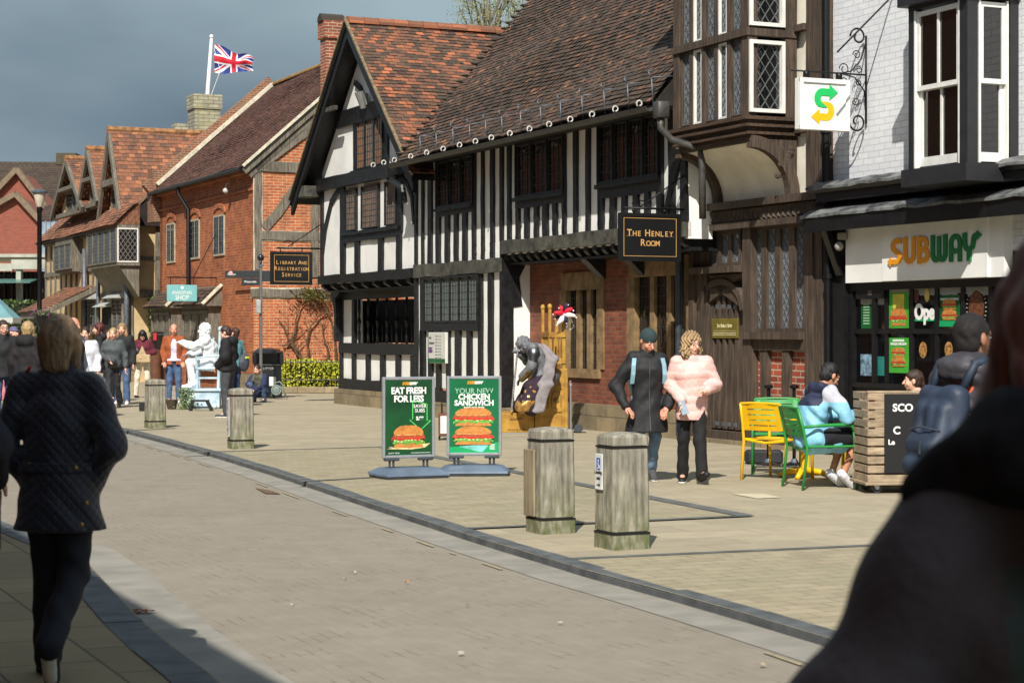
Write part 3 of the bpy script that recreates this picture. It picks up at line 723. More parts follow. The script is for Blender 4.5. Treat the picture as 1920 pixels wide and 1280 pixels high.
    # roof
    back = 7.5; e2 = Vector((0, -1, 0)); h = Vector((math.cos(pitch), 0, math.sin(pitch)))
    Sl = (ua - uRr) / math.cos(pitch) + 0
    m = MB(); t = .10
    def slab(m, v0, v1_, t0, t1, k=0):
        m.prism([(ua, za - t0), (uf + k, rl(uf + k) - t0), (uf + k, rl(uf + k) - t1), (ua, za - t1), (uRr - k, rl(uRr - k) - t1), (uRr - k, rl(uRr - k) - t0)], v0, v1_)
    slab(m, -back, va - .02, .03, .13); m.build('roof_underside', black_paint, b)
    ro = tiles('roof', tile_orange, b, (uRr, va, rl(uRr)), (0, -1, 0), (math.cos(pitch), 0, math.sin(pitch)), back, Sl, tw=.17, tg=.11, jit=1.3)
    r2 = tiles('roof', tile_orange, b, (uf, va, zf), (0, -1, 0), (-math.cos(pitch), 0, math.sin(pitch)), back, Sl, tw=.17, tg=.11)
    m = MB()
    for i in range(int(back / .33)):
        v = va - i * .33; rr = [[(ua + .16 * math.cos(a) * (1 + q), v - .33 * q_, za - .05 + .13 * math.sin(a) * (1 + q)) for a in [R(-10 + 200 * k / 8) for k in range(9)]] for q_, q in ((0.02, .06), (1.0, 0))]
        m.loft(rr, cap=True)
    rd = m.build('ridge_tiles', tile_orange, ro); at = rd.data.attributes.new('tc', 'FLOAT', 'FACE'); at.data.foreach_set('value', [random.uniform(.6, 1) for _ in rd.data.polygons])
    m = MB(); slab(m, va - .08, va - .0, .05, .36, .02); slab(m, va, va + .03, .02, .14, .03); m.build('bargeboard', black_paint, b)
    m = MB(); slab(m, va + .0, va + .06, -.035, .015, .03); m.build('verge_tiles', M('weathered_verge', (120, 104, 78), .9, .25, 12), ro)
    m = MB(); zc = rl(uu(660)) * 0 + Z(640, 196, va); u1 = ua + (za - zc) / math.tan(pitch)
    m.box(u1 - .95, u1 - .12, va - .12, va - .03, zc - .04, zc + .05); zc2 = Z(575, 358, va); m.box(uf - .85, uf - .15, v1, va - .03, zc2 - .1, zc2 + .14); m.build('purlin_end', tim_greyblack, b)
    # rainwater hopper, floodlight
    m = MB(); u = uu(742); m.rbox(u - .14, u + .12, v1 + .02, v1 + .26, Z(742, 336), Z(742, 308)); m.tube([(u, v1 + .14, Z(742, 336)), (uR + .1, v1 + .2, Z(770, 352)), (uR - .02, v1 + .2, Z(775, 380))], .06, 8); m.build('rain_hopper', tim_black, b)
    m = MB(); u = uu(690); z = Z(690, 186); m.box(u - .02, u + .1, v1, v1 + .12, z - .12, z + .12); m.tube([(u, v1 + .1, z - .2), (u, v1 + .2, z + .14)], [.06, .1], 10); m.build('floodlight', M('lamp_grey', (120, 120, 118), .5), b, smooth=30)
    lettering(b, 'LIBRARY AND REGISTRATION SERVICE', .125, face_T((U(718, .0), .01, Z(718, 550, 0)), (-1, 0, 0), (0, 1, 0)), M('dull_gilt', (84, 70, 44), .5), sx=.95, name='carved_lettering')
    return b
gabled_house()
# ------------------------------------------------------------ carved timber house with the oriel
def arrow_s(m, cx, cz, h, conv, t=.26):
    pass
def carved_house():
    u0, u1 = U(1562, 0), U(1287, 0)
    b = fthing('carved_timber_house', 'brown carved oak house with a projecting leaded oriel window over a plank door', 'house', u0)
    vo = .78; zc0, zc1 = Z(1400, 418, .1), Z(1400, 378, .1); ztop = 7.6
    # back wall
    m = MB(); m.box(u0, u1, -.5, -.26, .1, zc0); m.box(u0, u1, -.4, -.04, zc0, ztop); m.build('plaster_wall', plaster_cove, b)
    f = MB()
    # carved frieze
    f.box(u0 + .1, u1 + .04, -.1, .1, zc0, zc1); f.box(u0 + .1, u1 + .05, -.1, .2, zc1 - .08, zc1 + .02); f.box(u0 + .1, u1 + .04, -.1, .16, zc0 - .07, zc0 + .02)
    n = 30
    for i in range(n):
        a = u0 + .15 + (u1 - u0 - .2) * i / n; w_ = (u1 - u0 - .2) / n; zm = (zc0 + zc1) / 2 - .03; hh = (zc1 - zc0) / 2 - .05
        f.add([(a, .1, zm + hh), (a + w_, .1, zm + hh), (a + w_ / 2, .1, zm - hh), (a + w_ / 2, .17, zm + hh * .6)], [(0, 3, 2), (3, 1, 2), (0, 1, 3)])
        f.add([(a - w_ / 2, .1, zm - hh), (a + w_ / 2, .1, zm - hh), (a, .1, zm + hh), (a, .15, zm - hh * .6)], [(0, 1, 3), (1, 2, 3), (2, 0, 3)])
    # posts
    zb = Z(1400, 828, 0)
    for a_, b_, d in ((1324, 1292, .0), (1408, 1392, .07), (1523, 1508, .06), (1540, 1526, .03)):
        f.stud(U(a_, d), U(b_, d) if a_ != 1303 else U(1291, d), .02, zc0 - .06, -.3, d)
    f.stud(u0 + .05, U(1542, 0), .02, zc1 + .1, -.3, .0)
    # over-door light: frame, sill and arch
    uL, uR = U(1306, 0), U(1392, 0)
    f.box(uR, uL, -.1, .14, Z(1350, 512, 0), Z(1350, 500, 0)); f.box(uR, uL, -.1, .03, Z(1350, 445, 0) + .08, zc0 - .07)
    za = Z(1350, 515, 0)
    f.stud(U(1300, .05), U(1291, .05), .02, zc0 - .06, -.1, .05)
    f.strip(arc(((uL + uR) / 2, za - .52), (uL - uR) / 2 - .04, 0, 180, 14, .42), .09, -.18, .0)
    f.prism([(uR, za), (uL, za)] + [(x, z) for x, z in arc(((uL + uR) / 2, za - .52), (uL - uR) / 2, 180, 0, 14, .45)], -.2, -.03)
    # right-hand window rails
    zs, zst = Z(1460, 640, 0), Z(1460, 622, 0)
    f.box(U(1512, 0), U(1404, 0), -.1, .12, zs + .03, zst); f.box(U(1512, 0), U(1404, 0), -.1, .04, zs - .12, zs + .03)
    for a_, b_ in ((1440, 1427), (1480, 1468)): f.stud(U(a_, 0), U(b_, 0), Z(1450, 815, 0), zs - .1, -.12, .02)
    f.box(U(1400, 0) - .0, U(1325, 0), -.12, .03, .02, Z(1360, 808, 0))
    f.box(U(1512, 0), U(1402, 0), -.12, .06, .05, Z(1450, 815, 0))
    # wall right of the oriel
    f.stud(U(1522, 0), U(1513, 0), zc1, ztop, -.06, .02); f.stud(U(1484, 0), U(1474, 0), zc1, ztop, -.06, .02); f.box(U(1515, 0), U(1480, 0), -.06, .06, zo + .05 if False else Z(1500, 250, 0), Z(1500, 232, 0))
    f.box(U(1515, 0), U(1480, 0), -.06, .08, Z(1500, 60, 0), Z(1500, 48, 0)); f.box(u0, u1, -.06, .03, ztop - 1.0, ztop - .8)
    f.stud(u0 + .02, U(1524, 0), zc1, ztop, -.06, .06)
    f.build('oak_frame', tim_brown, b)
    # brick panels
    m = MB(); m.box(U(1512, 0), U(1402, 0), -.2, -.05, .1, zs - .1); m.build('brick_panel', brickmat('bright_red_brick', (178, 84, 54), (134, 56, 42), (176, 160, 140), w=.23, h=.085), b)
    m = MB(); m.box(u0, u1, -.3, .1, -.05, .06); m.build('stone_plinth', stone, b)
    # door of studded planks
    d = MB(); ud0, ud1 = U(1394, -.1), U(1326, -.1); zd = Z(1350, 540, 0)
    k = 6
    for i in range(k):
        a = ud0 + (ud1 - ud0) * i / k; w_ = (ud1 - ud0) / k
        d.box(a + .008, a + w_ - .008, -.16, -.12, .2, zd + .2); d.box(a + w_ - .035, a + w_ + .035, -.12, -.08, .2, zd + .15)
    door = d.build('door', tim_brown, b)
    m = MB()
    for z in (Z(1350, 576, 0), Z(1350, 796, 0)):
        for i in range(4):
            a = ud0 + (ud1 - ud0) * (i + .5) / k + .06; m.rbox(a, a + .1, -.12, -.075, z - .03, z + .04)
    m.build('iron_strap', grey_pipe, door)
    # small name plate on the door
    zp0, zp1 = Z(1358, 634, -.07), Z(1358, 597, -.07); a0, a1 = U(1383, -.07), U(1335, -.07)
    m = MB(); m.rbox(a0, a1, -.09, -.066, zp0, zp1, .004)
    for a in (a0 + .03, (a0 + a1) / 2, a1 - .03):
        for z in (zp0 + .02, zp1 - .02): m.ball((a, -.066, z), .009, 6, 3)
    pl = m.build('name_plate', M('olive_brass', (112, 100, 40), .5, .1, 5), door)
    pale = M('pale_gilt', (214, 204, 160), .5)
    smallcaps(pl, 'THE HENLEY ROOM', .078, face_T(((a0 + a1) / 2, -.063, (zp0 * .35 + zp1 * .65) - .03), (-1, 0, 0), (0, 1, 0)), pale, sx=.62)
    m = MB(); m.box(a0 + .05, a1 - .05, -.066, -.063, zp0 + .105, zp0 + .109); m.box(a0 + .04, a1 - .04, -.066, -.063, zp0 + .07, zp0 + .08); m.box(a0 + .04, a1 - .04, -.066, -.063, zp0 + .045, zp0 + .055); m.build('lettering', pale, pl)
    # leaded lights
    win(b, U(1388, 0), U(1308, 0), Z(1350, 500, 0), zc0 - .08, -.02, 3, 4, 4, fm=tim_brown, gm=glass_wav, lm=lead, diag=2, fw=.05, mul=.1, bar=.008)
    win(b, U(1509, 0), U(1408, 0), zst, zc0 - .06, -.02, 3, 8, 4, fm=tim_brown, gm=glass_wav, lm=lead, diag=2, fw=.05, mul=.14, bar=.008)
    # ---- oriel
    oL, oR = U(1262, vo), U(1402, vo); zo = Z(1402, 217, vo); zo2 = Z(1402, 262, vo); zm0, zm1 = Z(1402, 66, vo), Z(1402, 52, vo)
    m = MB()                                              # moulded base, stepping in downwards
    for i, (o_, za_, zb_) in enumerate([(.07, 0, .05), (.02, .05, .10), (.05, .10, .14), (-.02, .14, .20), (.01, .20, .24), (-.06, .24, .33)]):
        m.box(oR - o_, oL + o_, -.05, vo + o_, zo - zb_, zo - za_ - .002)
    m.build('oriel_moulding', tim_brown_h, b)
    f = MB(); pw = .16; cut = .0
    for u, w1 in ((oR, .17), (oL - .16, .16)):
        f.stud(u, u + w1, zo, ztop, vo - .15, vo, .006)
    nl = 5; span = (oL - .16) - (oR + .17)
    for i in range(1, nl):
        u = oR + .17 + span * i / nl; f.stud(u - .045, u + .045, zo, ztop, vo - .1, vo - .005, .004)
    f.box(oR - .02, oL + .02, vo - .12, vo + .03, zm0, zm1); f.box(oR - .03, oR + .12, .0, vo, zm0 + .001, zm1 - .001)
    T = sideT(oR); f.T = T
    f.stud(.02, .2, zo, ztop, -.1, .01); f.stud(.26 + .52, vo - .01, zo, ztop, -.1, .012)
    f.T = None
    f.build('oriel_frame', tim_brown, b)
    cols = 0
    for zb_, zt_ in ((zo + .02, zm0), (zm1, zm1 + 1.7)):
        for i in range(nl):
            a0 = oR + .17 + span * i / nl + .045; a1 = a0 + span / nl - .09
            wh = (i in (1, 3))
            win(b, a0 + (.02 if wh else .0), a1 - (.0), zb_ + .01, zt_ - .01, vo - .04, 3, 8, 1, fm=white_paint if wh else tim_brown, gm=glass_wav, lm=lead, diag=2, fw=.028 if wh else .012, bar=.008)
        # casement in the end facing down the street
        win(b, .22, .77, zb_ + .03, zt_ - .06, .0, 3, 8, 1, T=T, fm=white_paint, gm=glass_dark, lm=lead, diag=3, fw=.05, bar=.011, proud=.05)
    m = MB(); m.box(oR + .05, oL - .05, 0, vo - .08, zo - .05, zo + .02); m.box(oR - .05, oL + .05, -.2, vo + .15, ztop - .9, ztop); m.build('oriel_floor', M('dark_interior', (16, 15, 14)), b)
    m = MB(); m.box(oR + .12, oL - .12, .1, .12, zo, ztop - .9); m.build('oriel_interior', M('dim_room', (52, 42, 32), .9, .3, 2), b)
    # plaster cove under the oriel
    zc = zc1 + .02; zt_ = zo - .32; vt = vo - .08; m = MB()
    prof = [(.02 + vt * (1 - math.cos(R(a))), zc + (zt_ - zc) * math.sin(R(a))) for a in range(0, 91, 9)]
    poly = prof + [(vt, zt_ + .03), (-.02, zt_ + .03), (-.02, zc)]
    m.prism(poly, oR + .1, oL - .12, 'x'); m.build('cove', plaster_cove, b, smooth=30)
    # carved brackets at both ends of the cove
    for u, w_ in ((oR - .02, .13), (oL - .12, .14)):
        m = MB(); pts = [(.05 + (vt) * (1 - math.cos(R(a))) * .97, zc + (zt_ - zc) * math.sin(R(a)) * .98) for a in range(0, 91, 9)]
        poly = pts + [(vt + .05, zt_ + .02)] + [(.0, zt_ + .02), (.0, zc)]
        if u > 0 and u > oR + 1:
            m.strip([(p[0], p[1]) for p in pts], .13, u, u + w_, 'x'); m.strip([(.01, zc), (.01, zt_)], .1, u, u + w_, 'x')
        else:
            m.strip([(p[0], p[1]) for p in pts], .16, u, u + w_, 'x'); m.prism(poly, u + .03, u + w_ - .02, 'x')
            for a in range(8): m.ball((u + .025, .06 + .05 * random.random() + .03 * a, zt_ - .1 - .045 * a * random.uniform(.6, 1.2)), (.03, .06, .05), 7, 4)
        m.build('carved_bracket', tim_brown, b)
    # white plaster strip right of the bracket is the wall itself; iron downpipe between the two houses
    m = MB(); u = U(1551, .12); m.tube([(u, .14, ztop), (u, .14, Z(1551, 350, .14))], .055, 10); m.tube([(u, .14, Z(1551, 250, .14)), (u, .14, Z(1551, 236, .14))], .075, 10); m.tube([(u, .14, Z(1551, 350, .14)), (u + .02, .1, Z(1551, 430, .1)), (u + .02, .09, .05)], .052, 10)
    for z in (.9, 2.3): m.tube([(u + .02, .09, z), (u + .02, .09, z + .06)], .07, 10)
    m.build('downpipe', black_metal, b, smooth=40)
    m = MB(); ub = U(1284, .08); m.tube([(ub, .2, zc1 + 1.2), (ub, .18, .06)], .05, 10)
    for z in (1.2, 2.9): m.tube([(ub, .19, z), (ub, .19, z + .08)], .065, 10)
    m.build('downpipe', M('dark_lead_pipe', (52, 58, 64), .5, .2, 10), b, smooth=40)
    m = MB(); m.prism([(vo + .5, ztop - .1), (-3.5, ztop + 3.8), (-7.5, ztop - .1)], u0, oL + .1, 'x'); m.build('roof', tile_dark, b)
    m = MB(); m.box(u0 + .02, u1, -6, -.5, 0, ztop); m.build('rear_wall', brick_red, b)
    return b
carved_house()

# ------------------------------------------------------------ white painted brick shop
SUBO = M('sign_amber', (226, 150, 24), .5, .03); SUBG = M('sign_green', (16, 112, 56), .5, .03)
def glyph(ch, t=.2):
    # heavy rounded letters one unit high; each is a list of (polyline, widths)
    A = lambda cx, cz, r, a0, a1, ry=None, n=8: arc((cx, cz), r, a0, a1, n, ry)
    if ch == 'S': return [([(.62, .88)] + A(.33, .70, .20, 90, 180, .18) + A(.33, .68, .20, 180, 235, .16) + A(.33, .30, .22, 40, -90, .18)[1:] + [(.02, .12)])], .66
    if ch == 'U': return [([(.12, 1.0), (.12, .34)] + A(.34, .34, .22, 180, 360, .24) + [(.56, .34), (.56, 1.0)])], .68
    if ch == 'B': return [[(.12, 0), (.12, 1.0)], [(.12, .89), (.36, .89)] + A(.36, .71, .16, 90, -90, .17) + [(.12, .52)], [(.12, .5), (.38, .5)] + A(.38, .31, .19, 90, -90, .2) + [(.12, .11)]], .68
    if ch == 'W': return [[(.11, 1.0), (.11, .3)] + A(.27, .3, .16, 180, 360, .2) + [(.43, .3), (.43, .95)], [(.43, .3)] + A(.59, .3, .16, 180, 360, .2) + [(.75, .3), (.75, 1.0)]], .88
    if ch == 'A': return [[(.11, 0), (.11, .66)] + A(.33, .66, .22, 180, 0, .24) + [(.55, .66), (.55, 0)], [(.11, .38), (.55, .38)]], .66
    if ch == 'Y': return [[(.08, 1.0), (.1, .62)] + A(.3, .6, .2, 180, 270, .2), [(.3, .4), (.48, .5), (.52, .72)] + A(.66, .74, .14, 180, 100, .15) + [(.72, .88)], [(.3, .45), (.3, 0)]], .7
def shop_word(parent, T, h, name='shop_lettering', arrows=True, mats=None, d=.02, t=.185):
    m = MB(T); x = 0
    for i, ch in enumerate('SUBWAY'):
        m.m = 0 if i < 3 else 1
        pl, wd = glyph(ch)
        for k, p in enumerate(pl):
            m.strip([((x + a) * h, b_ * h) for a, b_ in p], t * h, 0, d + .0007 * (k + 3 * (i % 2)), 'z')
        if ch == 'S' and arrows: m.prism([((x + .04) * h, -.04 * h), ((x - .14) * h, .12 * h), ((x + .04) * h, .28 * h)], 0, d + .003, 'z')
        if ch == 'Y' and arrows: m.prism([((x + .68) * h, 1.04 * h), ((x + .9) * h, .88 * h), ((x + .68) * h, .72 * h)], 0, d + .003, 'z')
        x += wd + .05
    return m.build(name, mats or [SUBO, SUBG], parent), x * h
def word_len(h):
    return sum(glyph(c)[1] + .05 for c in 'SUBWAY') * h
def sub_art(m, x, z, w_, h_, y, stack=1):
    """a filled roll seen from the side, as flat overlapping shapes: slots 0 bread, 1 meat, 2 tomato, 3 lettuce, 4 cheese"""
    rr = random.Random(int(x * 997 + z * 131)); k = 0
    for s_ in range(stack):
        zb = z + h_ / stack * (stack - 1 - s_); hh = h_ / stack
        def blob(x0, x1, z0, z1, slot, wob, n=18, up=0):
            nonlocal k
            m.m = slot; pts = []
            for i in range(n + 1): t = i / n; pts.append((x0 + (x1 - x0) * t, z0 + rr.uniform(-wob, wob) * hh - up * math.sin(t * math.pi) * hh))
            for i in range(n + 1): t = 1 - i / n; e = (1 - abs(2 * t - 1) ** 3.5); pts.append((x0 + (x1 - x0) * t, z0 + (z1 - z0) * (.35 + .65 * e) + rr.uniform(-wob, wob) * hh * .5))
            m.prism(pts, y, y + .0008 + .0004 * k, 'y'); k += 1
        X0, X1 = x + .07 * w_, x + w_ * .93
        blob(X0, X1, zb, zb + .25 * hh, 0, .01)
        blob(x + .02 * w_, x + w_ * .98, zb + .16 * hh, zb + .40 * hh, 3, .07, 26)
        for i in range(9):
            c = (x + w_ * (.1 + .8 * i / 8), zb + hh * rr.uniform(.24, .34)); m.m = rr.choice([4, 5, 5]); m.prism([(c[0] + .035 * w_ * math.cos(a), c[1] + .035 * hh * math.sin(a)) for a in [q * 1.05 for q in range(6)]], y, y + .0008 + .0004 * k); k += 1
        blob(x, x + w_, zb + .34 * hh, zb + .55 * hh, 2, .05, 20); blob(x + .03 * w_, x + w_ * .97, zb + .45 * hh, zb + .66 * hh, 1, .05, 22)
        blob(x + .1 * w_, x + w_ * .9, zb + .56 * hh, zb + .62 * hh, 4, .02, 20)
        blob(X0, X1, zb + .58 * hh, zb + .98 * hh, 0, .012)
ART = [M('bread', (196, 128, 62), .5, .15, 30), M('bacon', (176, 84, 48), .5, .3, 60), M('tomato', (204, 56, 36), .5, .2, 40), M('lettuce', (104, 168, 62), .5, .3, 60), M('cheese', (238, 190, 110), .5, .1, 20), M('salad_pale', (206, 222, 160), .5, .2, 30)]
poster_green = M('poster_green', (22, 92, 48), .35, .1, 3); poster_lime = M('poster_lime', (70, 168, 60), .35, .1, 3); poster_emerald = M('poster_emerald', (22, 160, 96), .35, .05, 3)
white_ink = M('white_ink', (236, 236, 232), .5, .02)
def shop():
    u0, u1 = -9.0, U(1562, 0)
    b = fthing('sandwich_shop', 'white painted brick shop with black bay window over a black glazed shopfront', 'shop', u1)
    zc = Z(1640, 352, 0); ztop = 9.5
    m = MB(); m.box(u0, u1 - .0, -.4, .0, zc - .9, ztop); m.build('painted_brick_wall', brick_white, b)
    m = MB(); m.box(u1 - .0, u1 + .08, -.42, -.01, 0, ztop); m.build('brick_edge', brick_red, b)
    # canopy and cornice
    m = MB(); vc = .37; uc = U(1503, vc); zt = Z(1700, 388, vc); zb = Z(1700, 420, vc)
    m.box(u0, uc - .02, vc - .04, vc, zb, zt); m.box(u0, uc - .03, .0, vc - .04, zb + .10, zb + .13)
    m.prism([(0, zb + .1), (vc - .04, zb + .1), (vc - .04, zt - .01), (0, zc + .0)], u0, uc - .021, 'x')
    m.box(u0, u1 + .0, .0, .26, zc - .14, zc - .02); m.prism([(-.05, zc - .02), (.3, zc - .02), (.32, zc + .03), (.05, zc + .14), (-.05, zc + .14)], u0, u1 + .1, 'x')
    m.prism([(0, zb), (.1, zb), (vc - .06, zb + .09), (0, zb + .09)], uc - .14, uc - .04, 'x')
    m.strip([(.05, zb - .55), (vc - .06, zb + .08)], .09, uc - .5, uc - .38, 'x')
    m.build('canopy', black_paint, b)
    m = MB(); n = 34
    for row, (vv, zq, lo) in enumerate(((vc, zt, uc), (.32, zc + .035, u1 + .12))):
        rings = []
        for i in range(n + 1):
            u = lo + (u0 - lo) * i / n; j = random.uniform(-.012, .012); k = random.uniform(-.012, .012)
            rings.append([(u, vv - .14, zq + .10 + j), (u, vv + .02 + k, zq + .02 + j), (u, vv + .022 + k, zq - .012 + j), (u, vv + .012, zq - .016 + j), (u, vv - .01, zq - .0 + j), (u, vv - .14, zq + .07 + j)])
        m.loft(rings)
    m.build('lead_flashing', M('lead_sheet', (120, 122, 122), .6, .3, 5, .5, 30, c2=(50, 51, 53)), b)
    # fascia sign
    f0, f1 = Z(1600, 530, .14), zb + .09; ufL = U(1583, .14); ufm = U(1655, .14)
    m = MB(); m.box(U(1880, .14), ufL, .0, .12, f0, f1); m.box(U(1851, .15), ufm, .12, .15, f0 + .004, f1 - .002)
    fs = m.build('fascia_sign', M('fascia_white', (238, 237, 232), .45, .04, 2), b)
    hh = Z(1750, 441, .15) - Z(1750, 493, .15); ul = U(1671, .15); W_ = U(1671, .15) - U(1836, .15)
    base = Matrix.Translation((ul, .151, Z(1750, 493, .15))) @ Matrix(((-1, 0, 0), (0, 0, 1), (0, 1, 0))).to_4x4()
    T = base @ Matrix.Diagonal((W_ / word_len(hh), 1, 1, 1))
    shop_word(fs, T, hh)
    # shopfront
    m = MB(); zf = Z(1700, 720, 0); up = U(1603, 0)
    m.box(up, u1 + .02, -.3, .04, .0, f1); m.box(up + .1, u1 - .15, .04, .1, 0, f0)
    m.box(u0, up, -.3, .02, .0, zf); m.box(u0, up, -.3, .05, zf - .06, zf)
    for x in (1659, 1706, 1753, 1802, 1854): u = U(x, .02); m.box(u - .035, u + .035, -.1, .0, zf, f0)
    m.box(u0, up, -.1, .045, f0 - .1, f0); zmid = Z(1700, 621, .02); m.box(u0, up, -.1, .008, zmid - .03, zmid + .03)
    u = U(1638, .02); m.box(u - .03, u + .03, -.1, .03, zf, Z(1640, 560, .02)); m.box(U(1659, .02), U(1606, .02), -.1, .035, Z(1640, 560, .02), Z(1640, 543, .02))
    m.build('shopfront_frame', black_paint, b)
    m = MB(); m.box(u0, up, -.08, -.07, zf, f0); gl = m.build('shop_window', glass_shop, b); gl.location.y += .045
    m = MB(); m.box(u0, up, -2.2, -2.18, zf - .8, f0); m.build('shop_interior', M('dim_shop', (30, 26, 22), .9, .4, 1.5), b)
    lettering(b, '10', .1, face_T((U(1632, .02), .036, Z(1632, 549, .02)), (-1, 0, 0), (0, 1, 0)), M('dim_silver', (120, 120, 118), .5), name='door_number')
    # posters on the glass
    def pane(x0, x1, y0, y1, mat=None, v=-.066):
        a0, a1, z0, z1 = U(x1, 0), U(x0, 0), Z((x0 + x1) / 2, y1, 0), Z((x0 + x1) / 2, y0, 0)
        if mat: p = MB(); p.box(a0, a1, v - .003, v, z0, z1); p.build('poster', mat, gl)
        return a0, a1, z0, z1
    grey = M('frosted_top', (150, 152, 148), .4, .08, 6)
    for x0, x1 in ((1611, 1632), (1641, 1655), (1664, 1702), (1711, 1750), (1758, 1798), (1806, 1850)):
        a0, a1, z0, z1 = pane(x0, x1, 535 if x0 > 1650 else 560, 552 if x0 > 1650 else 571)
        p = MB(); pts = [(a0, z1), (a1, z1)] + [(a1 + (a0 - a1) * i / 10, z0 + random.uniform(-.02, .02)) for i in range(11)]
        p.prism(pts, -.07, -.067); p.build('frosting', grey, gl)
    def art(a0, a1, z0, z1, st, y=-.064):
        m = MB(); sub_art(m, a0, z0, a1 - a0, z1 - z0, y, st); m.build('poster_print', ART, gl)
    pane(1612, 1632, 572, 616, poster_green); 
    a0, a1, z0, z1 = pane(1664, 1701, 548, 615, poster_lime); art(a0 + .03, a1 - .03, z0 + .03, z0 + .26, 1)
    p = MB(); p.box(a0 + .09, a1 - .09, -.065, -.062, z1 - .2, z1 - .02); p.build('poster_print', M('yellow_ink', (214, 200, 70)), gl)
    a0, a1, z0, z1 = pane(1759, 1797, 553, 612, poster_green); art(a0 + .05, a1 - .05, z0 + .08, z0 + .33, 2)
    lettering(gl, 'CHICKEN SANDWICH', .035, face_T(((a0 + a1) / 2, -.062, z1 - .05), (-1, 0, 0), (0, 1, 0)), white_ink, .001)
    p = MB(); p.box(a0, a1, -.065, -.0635, z0, z0 + .07); p.build('poster_print', poster_emerald, gl)
    a0, a1, z0, z1 = pane(1664, 1701, 633, 699, poster_lime); art(a0 + .06, a1 - .06, z0 + .08, z0 + .32, 2)
    lettering(gl, 'SHAWARMA\nSPICED CHICKEN', .042, face_T(((a0 + a1) / 2, -.062, z1 - .06), (-1, 0, 0), (0, 1, 0)), white_ink, .001)
    lettering(gl, 'Ope', .26, face_T((U(1731, 0), -.062, Z(1731, 586, 0)), (-1, 0, 0), (0, 1, 0)), white_ink, .012, sx=.86, name='lettering')
    p = MB(); a0, a1, z0, z1 = pane(1713, 1749, 597, 602); p.box(a0, a1, -.067, -.062, z0, z1); p.build('poster_print', poster_emerald, gl)
    cook = M('cookie', (176, 128, 70), .7, .3, 40); ck = M('big_cookie', (122, 70, 38), .7, .4, 30, c2=(60, 32, 20))
    p = MB(); zc_ = Z(1828, 578, 0); u = U(1828, 0); p.prism([(u + .14 * math.cos(a / 3), zc_ + .21 * math.sin(a / 3)) for a in range(19)], -.067, -.063); p.build('poster', ck, gl)
    p = MB(); pale = white_ink
    for k in range(22):
        a = R(-20 + 230 * k / 21); c = (u + .165 * math.cos(a), zc_ + .245 * math.sin(a)); p.strip([(c[0], c[1]), (c[0] + .025 * math.cos(a), c[1] + .03 * math.sin(a))], .014, -.066, -.062)
    p.build('poster_print', M('ring_text', (150, 150, 140), .5), gl)
    for x, y in ((1728, 656), (1776, 656)):
        p = MB(); u, z = U(x, 0), Z(x, y, 0); p.prism([(u + .075 * math.cos(a / 2.5), z + .1 * math.sin(a / 2.5)) for a in range(16)], -.067, -.063); ckie = p.build('poster', cook, gl)
        p = MB()
        for k in range(7): a = k * 2.4; q = .04 + .01 * (k % 3); p.prism([(u + q * math.cos(a) + .01 * math.cos(t), z + q * 1.2 * math.sin(a) + .012 * math.sin(t)) for t in range(6)], -.064, -.061)
        p.build('poster_print', M('chocolate_chip', (70, 40, 24)), ckie)
    for x, y, c in ((1716, 556, (96, 52, 40)), (1736, 553, (206, 186, 100))):
        p = MB(); u, z = U(x, 0), Z(x, y, 0); p.prism([(u + .05 * math.cos(a / 2.5), z + .085 * math.sin(a / 2.5)) for a in range(16)], -.064, -.061); p.build('poster', M('disc_%d' % x, c), gl)
    pane(1640, 1655, 668, 704, M('teal_sheet', (40, 120, 112), .4)); pane(1611, 1632, 664, 704, M('blue_sheet', (120, 150, 170), .4, .4, 12)); pane(1810, 1822, 640, 665, poster_emerald)
    a0, a1, z0, z1 = pane(1614, 1630, 576, 612); p = MB()
    for k in range(8): p.box(a0 + .03, a1 - .03, -.066, -.0625, z0 + .03 + k * .035, z0 + .045 + k * .035)
    p.build('poster_print', M('pale_green_ink', (150, 190, 150)), gl)
    # ---- bay window
    vb = .72; bl, br = U(1703, vb), U(1813, vb); zs0, zs1 = Z(1760, 338, vb), Z(1760, 312, vb); zt_ = Z(1760, 8, vb)
    m = MB(); cant = .55; ub = br - cant * .0
    m.box(br, bl, 0, vb, zs0, zs1); m.box(br - .06, bl + .06, 0, vb + .06, zs1 - .2, zs1)
    m.box(br, bl, 0, vb, zt_, zt_ + 1.0); m.box(br - .08, bl + .08, 0, vb + .1, zt_ + .05, zt_ + .25)
    m.box(bl - .11, bl, vb - .12, vb - .004, zs1, zt_); m.box(br, br + .14, vb - .14, vb - .004, zs1, zt_); m.box(bl - .1, bl, 0, .12, zs1, zt_)
    T = sideT(br)
    m.T = T; m.box(0.0, .12, -.1, .0, zs1, zt_); m.box(vb - .15, vb - .006, -.1, .002, zs1, zt_); m.T = None
    bay = m.build('bay_window', M('charcoal_paint', (38, 38, 40), .5, .1, 8, .1, 30), b)
    def sash(a0, a1, z0, z1, y, T=None, mid=False):
        m = MB(T); zm = (z0 + z1) / 2; fw = .055
        for zz0, zz1, yy in ((zm - .02, z1, y), (z0, zm + .03, y - .045)):
            m.box(a0, a0 + fw, yy - .04, yy, zz0, zz1); m.box(a1 - fw, a1, yy - .04, yy, zz0, zz1); m.box(a0 + fw, a1 - fw, yy - .04, yy - .001, zz1 - fw, zz1); m.box(a0 + fw, a1 - fw, yy - .04, yy - .001, zz0, zz0 + fw + (.05 if zz0 == z0 else 0))
            if mid: c = (a0 + a1) / 2; m.box(c - .016, c + .016, yy - .035, yy - .003, zz0 + fw, zz1 - fw)
        m.box(a0 - .02, a0 + .004, y - .07, y + .02, z0 - .02, z1 + .02); m.box(a1 - .004, a1 + .02, y - .07, y + .02, z0 - .02, z1 + .02)
